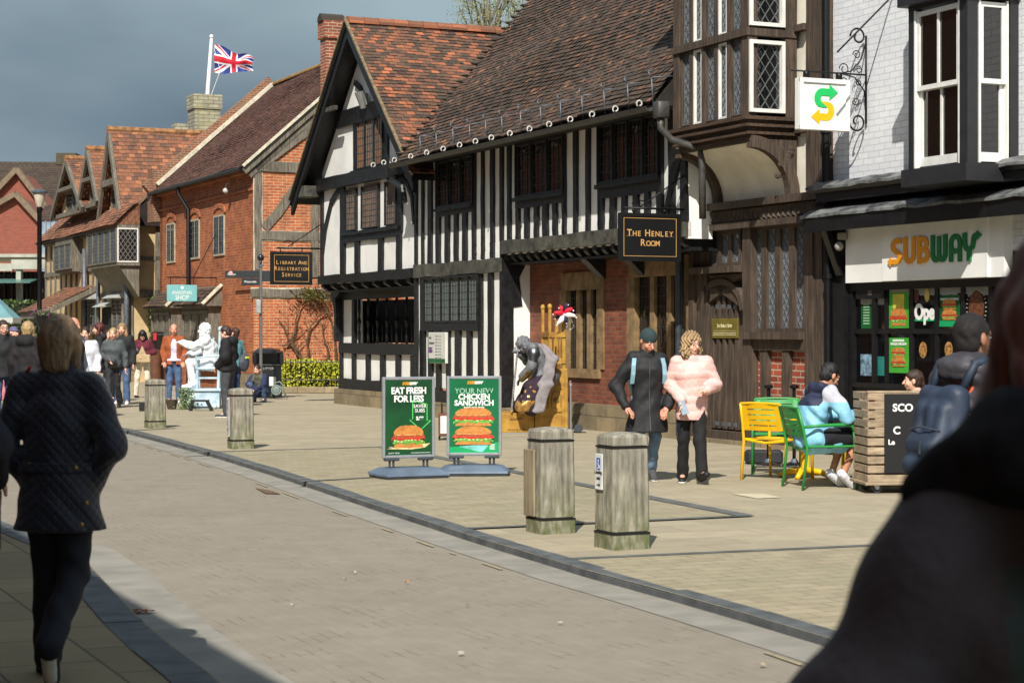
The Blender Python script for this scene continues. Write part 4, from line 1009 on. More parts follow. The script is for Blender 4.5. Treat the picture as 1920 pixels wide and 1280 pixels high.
        s_ = m.build('sash', white_paint, bay)
        m = MB(T); m.box(a0 + fw, a1 - fw, y - .03, y - .024, zm, z1 - fw); m.box(a0 + fw, a1 - fw, y - .075, y - .069, z0 + fw, zm); m.build('pane', glassmat('sash_glass', (16, 14, 12), .03, .12, 3), s_)
    sash(br + .16, bl - .13, zs1 + .03, zt_ - .03, vb - .02, None, True); sash(.16, vb - .19, zs1 + .03, zt_ - .03, -.02, T)
    m = MB(); m.box(br + .1, bl - .1, .12, .16, zs1, zt_); m.build('bay_interior', M('dim_room2', (60, 44, 34), .9, .2, 1), bay)
    m = MB(); uu_ = br + .32; m.prism([(uu_ - .14, zs1 + .1), (uu_ + .14, zs1 + .1), (uu_ + .09, zs1 + .26), (uu_ - .09, zs1 + .26)], vb - .4, vb - .3); m.build('lamp_shade', M('orange_shade', (206, 104, 34), .8), bay)
    # alarm box and camera under the canopy
    m = MB(); u = U(1588, .1); m.rbox(u - .06, u + .05, .12, .22, Z(1588, 450, .1), Z(1588, 436, .1)); m.ball((u, .22, Z(1588, 462, .1)), .06, 10, 6); m.build('security_camera', M('grey_plastic', (150, 146, 136), .5), b, smooth=40)
    m = MB(); m.box(u0, u1, -7, -.4, 0, ztop); m.build('rear_wall', brick_red, b)
    # thin stay cable up the wall
    m = MB(); a = U(1640, .04); m.tube([(U(1570, .9), .9, Z(1570, 98, .9)), (U(1672, .02), .02, Z(1672, -5, 0))], .012, 6); m.build('stay_rod', black_metal, b)
shop()

# ------------------------------------------------------------ hanging signs
def hang_sign(name, label, u, va, vb_, z0, z1, frame_m, board_m, depth=.06, fw=.05):
    t = fthing(name, label, 'sign', u, (va + vb_) / 2, z0)
    m = MB(); m.box(u - depth / 2, u + depth / 2, va, va + fw, z0, z1); m.box(u - depth / 2, u + depth / 2, vb_ - fw, vb_, z0, z1)
    m.box(u - depth / 2, u + depth / 2, va + fw, vb_ - fw, z0, z0 + fw); m.box(u - depth / 2, u + depth / 2, va + fw, vb_ - fw, z1 - fw, z1)
    m.build('frame', frame_m, t)
    m = MB(); m.box(u - depth / 2 + .012, u + depth / 2 - .012, va + fw, vb_ - fw, z0 + fw, z1 - fw); m.build('board', board_m, t)
    return t
def sT(u, v, z, d): return face_T((u - d, v, z), (0, -1, 0), (-1, 0, 0))       # text on a sign facing the camera
gilt = M('gilt_lettering', (206, 160, 96), .45, .05); sign_black = M('sign_black', (16, 17, 19), .45, .1, 4)
def signs():
    # THE HENLEY ROOM
    u = U(1276, .6); va, vb_ = V(1275, u), V(1160, u); z0, z1 = Zs(1218, 490, u), Zs(1218, 400, u)
    t = hang_sign('hanging_sign', 'black hanging sign with gold words The Henley Room on an iron bracket', u, va, vb_, z0, z1, sign_black, sign_black)
    vm = (va + vb_) / 2; H_ = z1 - z0
    smallcaps(t, 'THE HENLEY', H_ * .2, sT(u, vm, z0 + H_ * .52, .02), gilt, sx=.94, bold=.001); smallcaps(t, 'ROOM', H_ * .2, sT(u, vm, z0 + H_ * .32, .02), gilt, sx=.94, bold=.001)
    def border(t, u, a, b_, z0, z1, w_=.006, d=.021):
        m = MB(); y0, y1 = u - d - .002, u - d + .006
        m.box(y0, y1, a, b_, z0, z0 + w_); m.box(y0, y1, a, b_, z1 - w_, z1); m.box(y0, y1, a, a + w_, z0 + w_, z1 - w_); m.box(y0, y1, b_ - w_, b_, z0 + w_, z1 - w_); m.build('gold_border', gilt, t)
    border(t, u, va + .07, vb_ - .07, z0 + .07, z1 - .07)
    m = MB(); zr = z1 + .07; m.tube([(u, .5, zr), (u, vb_ - .08, zr)], .016, 8); m.tube([(u, .5, zr + .52), (u, vb_ - .35, zr + .02)], .011, 6)
    for v in (vm - .24, vm + .26): m.tube([(u, v, zr), (u, v, z1)], .01, 6); m.ball((u, v, zr - .035), .028, 8, 5)
    m.tube([(u, vb_ - .35 + .14 * math.cos(a / 2), zr + .06 + .05 * math.sin(a / 2)) for a in range(0, 7)], .008, 6); m.build('bracket', black_metal, t, smooth=True)
    # LIBRARY AND REGISTRATION SERVICE, on the corner of the gabled house
    u = U(600, .55) + .05; va, vb_ = V(585, u), V(507, u); z0, z1 = Zs(546, 534, u), Zs(546, 472, u); H_ = z1 - z0; vm = (va + vb_) / 2
    t = hang_sign('hanging_sign', 'black hanging sign with gold words Library and Registration Service', u, va, vb_, z0, z1, sign_black, sign_black, .07)
    for i, s_ in enumerate(('LIBRARY AND', 'REGISTRATION', 'SERVICE')): smallcaps(t, s_, H_ * .175, sT(u, vm, z0 + H_ * (.62 - .185 * i), .024), gilt, sx=.88)
    border(t, u, va + .08, vb_ - .08, z0 + .07, z1 - .07, .007, .024)
    m = MB(); zr = z1 + .08; m.tube([(u, .5, zr), (u, vb_ - .15, zr)], .02, 8); m.tube([(u, .5, zr + .55), (u, vb_ - .4, zr + .03)], .012, 6); m.tube([(u, vb_ - .4 + .12 * math.cos(a / 2), zr + .1 + .07 * math.sin(a / 2)) for a in range(0, 9)], .01, 6)
    for v in (vm - .25, vm + .25): m.tube([(u, v, zr), (u, v, z1)], .012, 6)
    m.build('bracket', black_metal, t, smooth=True)
    # white square logo sign of the sandwich shop
    u = U(1625, .02); va, vb_ = V(1588, u), V(1494, u); z0, z1 = Zs(1540, 245, u), Zs(1540, 149, u)
    t = fthing('logo_sign', 'white square hanging sign with green and amber double-arrow letter', 'sign', u, .6, z0)
    m = MB(); d = .05; m.rbox(u - d, u + d, va, vb_, z0, z1, .008)
    fw = .06; x0 = u - d
    m.box(x0 - .02, x0 + .005, va, va + fw, z0, z1); m.box(x0 - .02, x0 + .005, vb_ - fw, vb_, z0, z1); m.box(x0 - .021, x0 + .005, va, vb_, z0, z0 + fw * .8); m.box(x0 - .021, x0 + .005, va, vb_, z1 - fw * .9, z1)
    m.build('light_box', M('sign_white', (232, 232, 226), .35, .02), t)
    cx, cz = (va + vb_) / 2, (z0 + z1) / 2; S = (z1 - z0) * 1.28
    gr = M('logo_green', (32, 190, 98), .4, .02); am = M('logo_amber', (252, 184, 22), .4, .02)
    Tm = sT(u, cx, cz, d + .001)
    for nm, mt, fl in (('logo_arrow', gr, 1), ('logo_arrow', am, -1)):
        m = MB(Tm @ Matrix.Diagonal((fl, fl, 1, 1)))
        pth = [(.13 * S, .19 * S), (-.02 * S, .19 * S)] + arc((-.02 * S, .09 * S), .105 * S, 90, 235, 9) + [(.04 * S, -.04 * S)]
        m.strip(pth, [.11 * S] * (len(pth) - 3) + [.105 * S, .09 * S, .02 * S], 0, .006 + .002 * fl, 'z'); m.prism([(.09 * S, .31 * S), (.24 * S, .19 * S), (.09 * S, .07 * S)], 0, .0095, 'z'); m.build(nm, mt, t)
    m = MB(); zr = z1 + .09; vw = .03; m.tube([(u, vw, zr), (u, vb_ + .08, zr)], .011, 6)
    def scroll(c, r, a0, turns, w_=.009, k=22):
        m.tube([(u, c[0] + r * (1 - .62 * i / k) * math.cos(R(a0) + turns * 2 * math.pi * i / k), c[1] + r * (1 - .62 * i / k) * math.sin(R(a0) + turns * 2 * math.pi * i / k)) for i in range(k + 1)], w_, 6)
    m.tube([(u, vw, zr - .62), (u, vw, zr + .5)], .014, 8)
    scroll((vw + .12, zr + .48), .12, 0, 1.1, .013); scroll((vw + .13, zr - .6), .13, 0, -1.1, .013)
    for c, r, a, tn in (((.17, zr + .25), .06, 0, 1.2), ((.36, zr + .06), .075, 0, 1.2), ((.37, zr - .1), .075, 0, -1.2), ((.14, zr + .06), .045, 90, 1.2), ((.14, zr - .1), .045, 90, -1.2), ((.18, zr - .34), .055, 0, -1.2)): scroll(c, r, a, tn, .007)
    m.tube([(u, .03, zr + .42), (u, .1, zr + .2), (u, .25, zr + .04), (u, .42, zr)], .009, 6); m.tube([(u, .03, zr - .42), (u, .06, zr - .2), (u, .2, zr - .04), (u, .42, zr)], .009, 6)
    for v in (va + .12, vb_ - .14): m.box(u - .03, u + .03, v - .03, v + .03, z1, zr + .01)
    m.build('scroll_bracket', black_metal, t, smooth=True)
signs()
# ------------------------------------------------------------ brick house with the gabled side wall
def uv(X, Y):
    dx, dy = X - PX, Y - PY; return dx * AX + dy * AY, dx * NX + dy * NY
def brick_house():
    v5 = -.4; uc, uf = U(475, v5), U(300, v5)
    b = fthing('brick_house', 'orange brick house with dark tiled roof, timbered gable end and arched windows', 'house', uc)
    ze = Z(475, 314, v5); vr = V(515, uf); zr = Zs(515, 158, uf); ve = v5 + .32; D = ve - vr; pitch = math.atan2(zr - ze, D)
    m = MB(); m.box(uc, uf, v5 - .35, v5, 0, ze)
    for x0, x1, y0, y1 in ((314, 329, 420, 494), (357, 375, 413, 487), (401, 422, 405, 481)):
        pass
    m.build('brick_wall', brick_orange, b)
    vb = 2 * vr - v5
    m = MB(); m.prism([(v5 - .001, 0), (vb, 0), (vb, ze), (vr, zr - .12), (v5 - .001, ze)], uc - .002, uc + .3, 'x'); m.prism([(v5, 0), (vb, 0), (vb, ze), (vr, zr - .1), (v5, ze)], uf - .3, uf, 'x'); m.build('gable_wall', brick_side, b)
    # string course and cogged eaves band
    m = MB(); zc = Z(400, 374, v5); m.box(uc, uf, v5, v5 + .05, zc, zc + .07); zc = Z(440, 545, v5); m.box(uc, uc + 1.6, v5, v5 + .06, zc, zc + .08); m.box(uc, uf, v5, v5 + .14, ze - .12, ze); m.build('string_course', brick_orange, b)
    # timbers in the gable end
    T = sideT(uc); m = MB(T)
    def vs(x): return V(x, uc)
    def zs_(x, y): return Zs(x, y, uc)
    m.stud(vs(490), vs(477), zs_(484, 505), zs_(484, 318), 0, .04, .015); m.stud(vs(597), vs(583), zs_(590, 520), zs_(590, 372), 0, .04, .015)
    m.rail(vs(700), vs(480), zs_(520, 322), zs_(520, 304), 0, .05, .015); m.rail(vs(700), vs(490), zs_(520, 450), zs_(520, 434), 0, .045, .015)
    m.rail(vs(620), vs(470), zs_(520, 557), zs_(520, 541), 0, .05, .02)
    m.strip([(vs(495), zs_(497, 428)), (vs(520), zs_(520, 400)), (vs(565), zs_(565, 335))], .24, 0, .042)
    m.strip([(vs(640), zs_(640, 205)), (vs(560), zs_(560, 258)), (vs(480), zs_(480, 318))], .2, 0, .06)
    m.build('timber_frame', tim_grey, b)
    m = MB(T)
    for x0, x1, y0, y1 in ((475, 492, 318, 507), (490, 620, 432, 452), (470, 620, 539, 559)): m.box(vs(x1), vs(x0), -.01, .012, zs_(x0, y1), zs_(x0, y0))
    m.build('white_mortar', mortar_w, b)
    # roof
    L = uf - uc + .1; S = D / math.cos(pitch)
    ro = tiles('roof', tile_red, b, (uc - .14, ve, ze), (1, 0, 0), (0, -math.cos(pitch), math.sin(pitch)), L, S, tw=.17, tg=.11)
    m = MB(); m.prism([(ve, ze - .06), (vr, zr - .06), (2 * vr - ve, ze - .06)], uc, uf, 'x'); m.build('roof_body', M('roof_underside', (38, 32, 28)), b)
    m = MB()
    for i in range(int(L / .33)): u = uc - .1 + i * .33; m.loft([[(u + q, vr + .15 * math.cos(a), zr - .04 + .11 * math.sin(a)) for a in [R(-10 + 200 * k / 8) for k in range(9)]] for q in (0, .31)])
    m.build('ridge_tiles', M('lichened_ridge', (140, 108, 60), .9, .25, 4), ro)
    sl_ = lambda t, h: (ve - t * math.cos(pitch) - h * -math.sin(pitch), ze + t * math.sin(pitch) + h * math.cos(pitch))
    m = MB(); m.prism([sl_(0, .0), sl_(S, .0), sl_(S, .3), sl_(.0, .3)], uf - .0, uf + .34, 'x'); z0 = ze - .4
    m.box(uf - .05, uf + .6, v5 - 1.0, v5 + .25, ze - .9, ze + .75); m.build('parapet', brickmat('lichened_coping_brick', (150, 84, 54), (120, 74, 52), (150, 140, 118), c3=(110, 104, 80)), b)
    m = MB(); m.strip([sl_(.3, .06), sl_(S * .5, .07), sl_(S - .1, .06)], .1, uf - .24, uf + .0, 'x'); m.strip([sl_(0, .02), sl_(S, .02)], .07, uc - .19, uc - .12, 'x'); m.build('mortar_fillet', mortar_w, b)
    m = MB(); m.strip([sl_(-.05, -.12), sl_(S, -.12)], .16, uc - .12, uc - .06, 'x'); m.strip([sl_(.0, -.3), sl_(S, -.3)], .14, uc - .06, uc - .01, 'x'); m.build('bargeboard', tim_grey, b)
    g = MB(); g.tube([(uc - .1, ve + .04, ze - .05), (uf, ve + .04, ze - .05)], .06, 8); u = U(349, v5 + .1); g.tube([(u, ve + .03, ze - .06), (u, ve, ze - .3), (u - .25, v5 + .1, ze - .75), (u - .25, v5 + .1, .1)], .06, 8); g.build('gutter', black_metal, b, smooth=40)
    # arched windows
    for x0, x1, y0, y1 in ((314, 329, 420, 494), (358, 375, 413, 487), (402, 422, 405, 481)):
        a0, a1 = U(x1, v5), U(x0, v5); z0, z1 = Z(x0, y1, v5), Z(x0, y0, v5)
        win(b, a0, a1, z0, z1, v5 + .02, 2, 6, 2, fm=M('pale_stone_frame', (168, 158, 136), .9), lm=lead, bar=.014, fw=.05, recess=-.005)
        m = MB(); c = (a0 + a1) / 2; m.strip(arc((c, z1 + .02), (a1 - a0) / 2 + .03, 180, 0, 10, .24), .13, v5 - .02, v5 + .05); m.prism([(a0, z1)] + arc((c, z1), (a1 - a0) / 2, 180, 0, 8, .19), v5, v5 + .012); m.build('brick_arch', brick_orange, b)
    # tiled pent roofs over the shop windows
    for x0, x1, yt, yb, yw in ((302, 346, 548, 577, 620), (360, 417, 540, 574, 625)):
        a0, a1 = U(x1, v5), U(x0, v5); zt, zb = Z(x0, yt, v5), Z(x0, yb, v5); h = zt - zb
        m = MB(); m.box(a0 + .2, a1 - .2, v5, v5 + .35, zb - 1.6, zb); m.build('shop_window_bay', tim_grey, b)
        win(b, a0 + .3, a1 - .3, zb - 1.3, zb - .15, v5 + .37, 3, 4, 3, fm=tim_grey, lm=lead_dark, bar=.02, fw=.1, mul=.1)
        ang = math.atan2(h, .6); tiles('pent_roof', tile_dark, b, (a0, v5 + .6, zb), (1, 0, 0), (0, -math.cos(ang), math.sin(ang)), a1 - a0, .6 / math.cos(ang), tw=.2, tg=.14)
        m = MB(); m.prism([(v5, zt), (v5 + .58, zb - .03), (v5, zb - .03)], a0 + .02, a1 - .02, 'x'); m.build('pent_body', tim_grey, b)
        m = MB(); m.strip([(v5 + .02, zt + .03), (v5 + .3, (zt + zb) / 2 + .03), (v5 + .58, zb + .02)], .07, a0 - .05, a0 + .06, 'x'); m.build('mortar_fillet', mortar_w, b)
    m = MB(); m.box(uc - .03, uc + 2, v5 - .3, v5 + .06, 0, .5); m.build('stone_plinth', stone, b)
    m = MB(); u = U(437, v5); z = Z(437, 356, v5); m.tube([(u, v5 + .05, z + .2), (u, v5 + .2, z + .15), (u, v5 + .2, z)], .02, 6); m.ball((u, v5 + .2, z - .03), (.09, .09, .08), 10, 6); m.build('bell', M('pale_grey_metal', (190, 190, 186), .5), b, smooth=True)
    # climbing plant trained on the gable end
    t = fthing('climbing_plant', 'leafless climbing plant with twisting stems on the brick gable end', 'plant', uc - .1, vs(570))
    m = MB(); rr = random.Random(5)
    stems = [[(590, 740), (575, 690), (555, 665), (548, 640), (552, 600), (562, 572), (575, 560)], [(585, 735), (580, 690), (573, 650), (580, 610), (600, 590), (625, 582)], [(590, 740), (560, 660), (540, 640), (530, 612), (518, 595)], [(612, 735), (612, 660), (603, 620), (598, 600)], [(618, 738), (630, 660), (622, 600), (600, 570), (560, 575)], [(556, 660), (540, 645), (520, 650)]]
    for st in stems:
        p = [(uc - .06 - rr.uniform(0, .05), vs(x + rr.uniform(-2, 2)), zs_(x, y)) for x, y in st]; q = []
        for a, c in zip(p[:-1], p[1:]):
            for k in range(4): f_ = k / 4; q.append((a[0] + (c[0] - a[0]) * f_ + rr.uniform(-.01, .01), a[1] + (c[1] - a[1]) * f_ + rr.uniform(-.03, .03), a[2] + (c[2] - a[2]) * f_))
        m.tube(q, [.045 * (1 - .75 * i / len(q)) for i in range(len(q))], 6)
        for k in range(7):
            i = rr.randrange(len(q)); a = q[i]; L_ = rr.uniform(.2, .6); d = rr.uniform(-1.2, 1.2); m.tube([a, (a[0] - .02, a[1] + L_ * .6 * math.sin(d), a[2] + L_ * .5), (a[0], a[1] + L_ * math.sin(d), a[2] + L_ * .8)], [.01, .007, .003], 4)
    m.build('stem', M('brown_stem', (92, 70, 48), .9, .3, 20, .4), t)
    lf = MB()
    def leafs(mb, n, fn, s0, s1, rr):
        for _ in range(n):
            c = Vector(fn(rr)); a = Vector((rr.gauss(0, 1), rr.gauss(0, 1), rr.gauss(0, 1))).normalized(); d = a.orthogonal().normalized(); e = a.cross(d); s_ = rr.uniform(s0, s1)
            mb.add([c - d * s_, c + e * s_ * .5, c + d * s_, c - e * s_ * .5], [(0, 1, 2, 3)])
    leafs(lf, 420, lambda r: (uc - .12 - r.uniform(0, .2), vs(r.gauss(585, 18)), zs_(580, r.gauss(552, 8))), .03, .06, rr); lf.build('foliage', M('green_red_leaf', (96, 106, 40), .6, .4, 3, c2=(100, 44, 30)), t)
    lf = MB(); leafs(lf, 160, lambda r: (uc - .12 - r.uniform(0, .1), vs(r.uniform(515, 630)), zs_(580, r.uniform(565, 690))), .02, .045, rr); lf.build('sparse_leaves', M('red_bud', (128, 52, 36), .6, .4, 9), t)
    return b
brick_house()
def chim(parent, px0, px1, yt, yb, d, mat, cap=.25, name='chimney', dep_=.8):
    c = (pxy((px0 + px1) / 2, d), d); u, v = uv(*c); w_ = (px1 - px0) / FP * d * .5 / 1.25
    m = MB(); z1, z0 = zz(yt, d), zz(yb, d); m.box(u - w_, u + w_, v - w_, v + w_, z0, z1 - cap); m.box(u - w_ - .05, u + w_ + .05, v - w_ - .05, v + w_ + .05, z1 - cap, z1); return m.build(name, mat, parent), u, v, z1, w_
gh = [o for o in COL.objects if o.name.startswith('gabled_house')][0]
ch, u_, v_, z_, w_ = chim(gh, 601, 641, 42, 260, 47, brickmat('chimney_brick', (176, 88, 54), (128, 66, 48), (180, 165, 140)), .42)
m = MB(); m.prism([(u_ - .2, z_), (u_ - .15, z_ + .12), (u_, z_ + .2), (u_ + .15, z_ + .12), (u_ + .2, z_)], v_ - .3, v_ + .3); m.build('chimney_cap', tile_dark, ch)

# ------------------------------------------------------------ old cream and timber house with three gables
def old_house():
    v6 = .0; uc, uf = U(247, v6), U(84, v6)
    b = fthing('cream_timbered_house', 'old cream and grey timbered house with three orange tiled gables', 'house', uc)
    ze = Z(240, 418, v6); ve = v6 + .35; pitch = R(46); D = 3.1
    m = MB(); m.box(uc + .3, uf, v6 - .3, v6 - .04, 0, ze); m.prism([(v6 - .041, 0), (v6 - 5.6, 0), (v6 - 5.6, ze), (v6 - 2.75, ze + 2.9), (v6 - .041, ze)], uc + .02, uc + .3, 'x'); m.build('plaster_wall', plaster_cream, b)
    f = MB(); y0, y1 = v6 - .05, v6
    n = 15
    for i in range(n + 1):
        u = uc + .1 + (uf - uc - .3) * i / n; f.stud(u - .09, u + .09, .0, ze, y0, y1 + random.uniform(0, .02), .02)
    f.rail(uc, uf, Z(200, 505), Z(200, 496), y0, y1 + .03); f.rail(uc, uf, Z(200, 556), Z(200, 549), y0, y1 + .03); f.rail(uc, uf, .3, .6, y0, y1 + .03); f.rail(uc, uf, ze - .2, ze, y0, y1 + .05)
    f.T = sideT(uc); q = lambda x: V(x, uc); zq = lambda x, y: Zs(x, y, uc)
    f.stud(q(303), q(291), 0, zq(300, 422), -.03, .03, .02); f.rail(q(330), q(247), zq(270, 422), zq(270, 409), -.03, .032); f.rail(q(330), q(247), zq(270, 488), zq(270, 480), -.03, .03); f.rail(q(330), q(247), zq(270, 558), zq(270, 543), -.03, .03)
    f.stud(q(250) - .0, q(236), .0, zq(240, 440), -.03, .04, .02)
    f.strip([(v6 + .35, ze - .1), (v6 - 2.75, ze - .1 + 3.2)], .22, -.0, .12)
    f.T = None; f.build('timber_frame', tim_grey, b)
    m = MB(); m.tube([(uc - .15, .2, Z(247, 455)), (uc - .15, .2, .2)], .09, 8); m.loft([[(uc - .15 + a * s_, .2 + c * s_, z) for a, c in ((-1, -1), (1, -1), (1, 1), (-1, 1))] for s_, z in ((.12, Z(247, 458)), (.28, Z(247, 450)), (.28, Z(247, 438)))])
    for px in (157, 183): u = U(px, .2); m.tube([(u, .18, ze - .6), (u, .18, .3)], .07, 8)
    m.build('downpipe', grey_pipe, b, smooth=40)
    S = D / math.cos(pitch)
    tiles('roof', tile_far, b, (uc - .25, ve, ze - .05), (1, 0, 0), (0, -math.cos(pitch), math.sin(pitch)), uf - uc + .5, S, tw=.2, tg=.15)
    m = MB(); m.prism([(ve, ze - .12), (ve - D, ze - .12 + D * math.tan(pitch)), (ve - 2 * D, ze - .12)], uc - .2, uf + .2, 'x'); m.build('roof_body', M('roof_underside', (38, 32, 28)), b)
    for ax_, ay_, fx, fy, rx, ry in ((201, 243, 180, 412, 222, 408), (161, 279, 152, 372, 178, 372), (121, 297, 115, 380, 150, 385)):
        va = v6 + .35; ua = U(ax_, va); za = Z(ax_, ay_, va); ur = U(rx, va); zr = Z(rx, ry, va); w_ = ua - ur; h = za - zr; ul = ua + w_; pt = math.atan2(h, w_)
        back = 5.5 if ax_ > 180 else 5.0
        m = MB(); m.prism([(ur + .2, zr), (ul - .2, zr), (ua, za - .3)], va - back, v6 - .0); m.build('gable_wall', plaster_cream, b)
        tiles('gable_roof', tile_far, b, (ur - .05, va, zr - .05), (0, -1, 0), (math.cos(pt), 0, math.sin(pt)), back, math.hypot(w_ + .05, h + .05), tw=.2, tg=.15)
        tiles('gable_roof', tile_far, b, (ul + .05, va, zr - .05), (0, -1, 0), (-math.cos(pt), 0, math.sin(pt)), back, math.hypot(w_ + .05, h + .05), tw=.2, tg=.15)
        m = MB(); m.tube([(ua, va, za), (ua, va - back, za)], .12, 8); m.build('ridge_tiles', M('lichened_orange', (146, 104, 66), .9, .3, 5), b)
        m = MB(); m.strip([(ur - .1, zr - .16), (ua, za - .12)], .22, va - .1, va); m.strip([(ua, za - .12), (ul + .1, zr - .16)], .22, va - .1, va - .001); m.box(ur + w_ * .5, ul - w_ * .5, v6 + .0, va, zr + h * .38, zr + h * .45)
        m.box(ur - .1, ul + .1, v6 + .001, v6 + .2, zr - .2, zr - .05); m.build('bargeboard', tim_grey, b)
        win(b, ua - w_ * .42, ua + w_ * .42, zr + .0, zr + h * .36, v6 + .05, 5, 4, 2, fm=tim_grey, lm=lead, bar=.018)
    # bay window with tiled hood, smaller bay, ground-floor lights
    a0, a1 = U(218, .75), U(163, .75); z0, z1 = Z(200, 494, .75), Z(200, 431, .75)
    m = MB(); m.box(a0, a1, .0, .73, z0 - .1, z0); m.box(a0, a1, .0, .73, z1, z1 + .12); m.box(a0 + .02, a1 - .02, .0, .66, z0, z1); m.prism([(0, z0 - 1.1), (.65, z0 - .1), (0, z0 - .1)], a0 + .1, a1 - .1, 'x'); m.build('bay', tim_grey, b)
    win(b, a0, a1, z0, z1, .75, 4, 9, 5, fm=tim_grey, lm=lead, bar=.02, recess=.02)
    win(b, .05, .72, z0, z1, .0, 4, 9, 1, T=sideT(a0), fm=white_paint, lm=lead, diag=4, bar=.022, recess=.0)
    zt = Z(200, 396, .4); tiles('bay_roof', tile_far, b, (a0 - .1, .85, z1 + .1), (1, 0, 0), (0, -.72, .69), a1 - a0 + .2, 1.1, tw=.2, tg=.15)
    m = MB(); m.prism([(0, z1 + .1), (.83, z1 + .08), (0, z1 + .85)], a0, a1, 'x'); m.build('bay_roof_body', M('tile_end', (120, 80, 58), .9, .3, 9), b)
    a0, a1 = U(133, .35), U(101, .35); z0, z1 = Z(115, 506, .35), Z(115, 458, .35); m = MB(); m.box(a0, a1, 0, .3, z0 - .1, z1 + .2); m.build('bay', tim_grey, b)
    win(b, a0, a1, z0, z1, .36, 4, 5, 3, fm=tim_grey, lm=lead, bar=.025, recess=.02)
    for x0, x1, y0, y1 in ((160, 180, 562, 625), (210, 229, 560, 625)):
        a0, a1 = U(x1, .1), U(x0, .1); z0, z1 = Z(x0, y1, .1), Z(x0, y0, .1); win(b, a0, a1, z0, z1, .1, 4, 8, 2, fm=tim_grey, lm=lead, bar=.03, recess=.02)
        m = MB(); m.prism([(.0, z1 + .25), (.4, z1 + .02), (.4, z1), (0, z1)], a0 - .15, a1 + .15, 'x'); m.build('lead_hood', M('pale_lead', (170, 172, 168), .6), b)
    a0, a1 = U(206, .1), U(189, .1); m = MB(); m.box(a0, a1, 0, .06, .1, Z(195, 578)); m.build('doorway', M('dark_interior', (16, 15, 14)), b)
    m = MB(); m.prism([(.0, Z(195, 576) + .2), (.4, Z(195, 576) + .0), (0, Z(195, 576))], a0 - .1, a1 + .1, 'x'); m.build('lead_hood', M('pale_lead', (170, 172, 168)), b)
    m = MB(); m.box(uc - .05, uf, -.1, .08, 0, .35); m.build('stone_plinth', stone, b)
    # stone chimneys
    chim(b, 352, 414, 180, 330, 74, stone_chim, .55); chim(b, 324, 356, 233, 300, 78, stone_chim, .4)
    # low porch at the far end
    m = MB(); up, uq = U(140, .8), U(84, .8)
    zb, zt = Z(100, 582, 1.6), Z(100, 545, .2); a = math.atan2(zt - zb, 1.6)
    tiles('porch_roof', tile_far, b, (up, 1.8, zb), (1, 0, 0), (0, -math.cos(a), math.sin(a)), uq - up, 1.8 / math.cos(a), tw=.2, tg=.15)
    m.box(up, up + .12, 1.55, 1.67, 0, zb); m.box(up, uq, 1.5, 1.7, zb - .25, zb - .05); m.strip([(1.85, zb - .1), (.05, zt - .05)], .16, up - .1, up, 'x'); m.build('porch_frame', tim_grey, b)
    return b
old_house()
# flag pole behind the stone chimney
def flag():
    d = 76; x0, x1 = pxy(389, d), pxy(396.5, d); t = thing('flagpole', 'white flagpole flying a red white and blue flag above the stone chimney', 'flagpole', (x0, d, 0))
    zt = zz(72, d); m = MB(); dx = x1 - x0; zbase = zz(178, d)
    k = dx / (zt - zbase); m.tube([(-zbase * k * 0, 0, 0), (0, 0, zbase), (dx, 0, zt)], [.1, .09, .06], 8); m.ball((dx, 0, zt + .06), .09, 8, 5); m.build('pole', white_paint, t, smooth=True)
    m = MB(); m.tube([(dx + .1, 0, zt - .4), (dx + .35, 0, zz(133, d)), (.15, 0, zbase)], .012, 4); m.build('halyard', white_paint, t)
    fl = MB(); fw, fh = pxy(476, d) - pxy(402, d), zz(83, d) - zz(136, d)
    zt0 = zz(83, d); NXf, NZf = 96, 56; W_, Hh = 2.0, 1.0
    def colr(s, t_):                                        # union flag pattern, s 0..2, t 0..1
        x, y = s - 1, t_ - .5
        if abs(x) < .1 or abs(y) < .1: return 0
        if abs(x) < .167 or abs(y) < .167: return 1
        L = math.hypot(2, 1); dd = (y * 2 - x) / L; ee = (y * 2 + x) / L
        for e, sg in ((dd, 1), (ee, -1)):
            if abs(e) < .1:
                side = 1 if (x > 0) else -1
                r = e * side * (1 if sg == 1 else -1) * (-1 if sg == -1 else 1)
                if sg == 1: r = e * side
                else: r = -e * side * -1
                return 0 if -.067 < (r if True else 0) < 0 else 1
        return 2
    P = []
    for j in range(NZf + 1):
        for i in range(NXf + 1):
            s_, t_ = i / NXf, j / NZf
            top = zt0 - s_ * .38 * fh * 1.15; bot = zt0 - fh - .06 * math.sin(s_ * 6)
            top = zt0 - (zz(83, d) - zz(108, d)) * s_ ** .9 + .05 * math.sin(s_ * 9)
            P.append((pxy(402, d) - x0 + fw * s_ * (1 - .03 * math.sin(t_ * 3)), .22 * math.sin(s_ * 11 + t_ * 2) * s_ + .05 * math.sin(t_ * 9), bot + (top - bot) * t_))
    k = 0; fs = []; mi = []
    for j in range(NZf):
        for i in range(NXf):
            a = j * (NXf + 1) + i; fs.append((a, a + 1, a + NXf + 2, a + NXf + 1)); mi.append(colr((i + .5) / NXf * 2, (j + .5) / NZf))
    fl.v = P; fl.f = fs; fl.mi = mi
    fl.build('flag', [M('flag_red', (196, 24, 44), .7, .05), M('flag_white', (232, 232, 236), .7, .03), M('flag_blue', (30, 48, 124), .7, .1)], t, smooth=True)
flag()

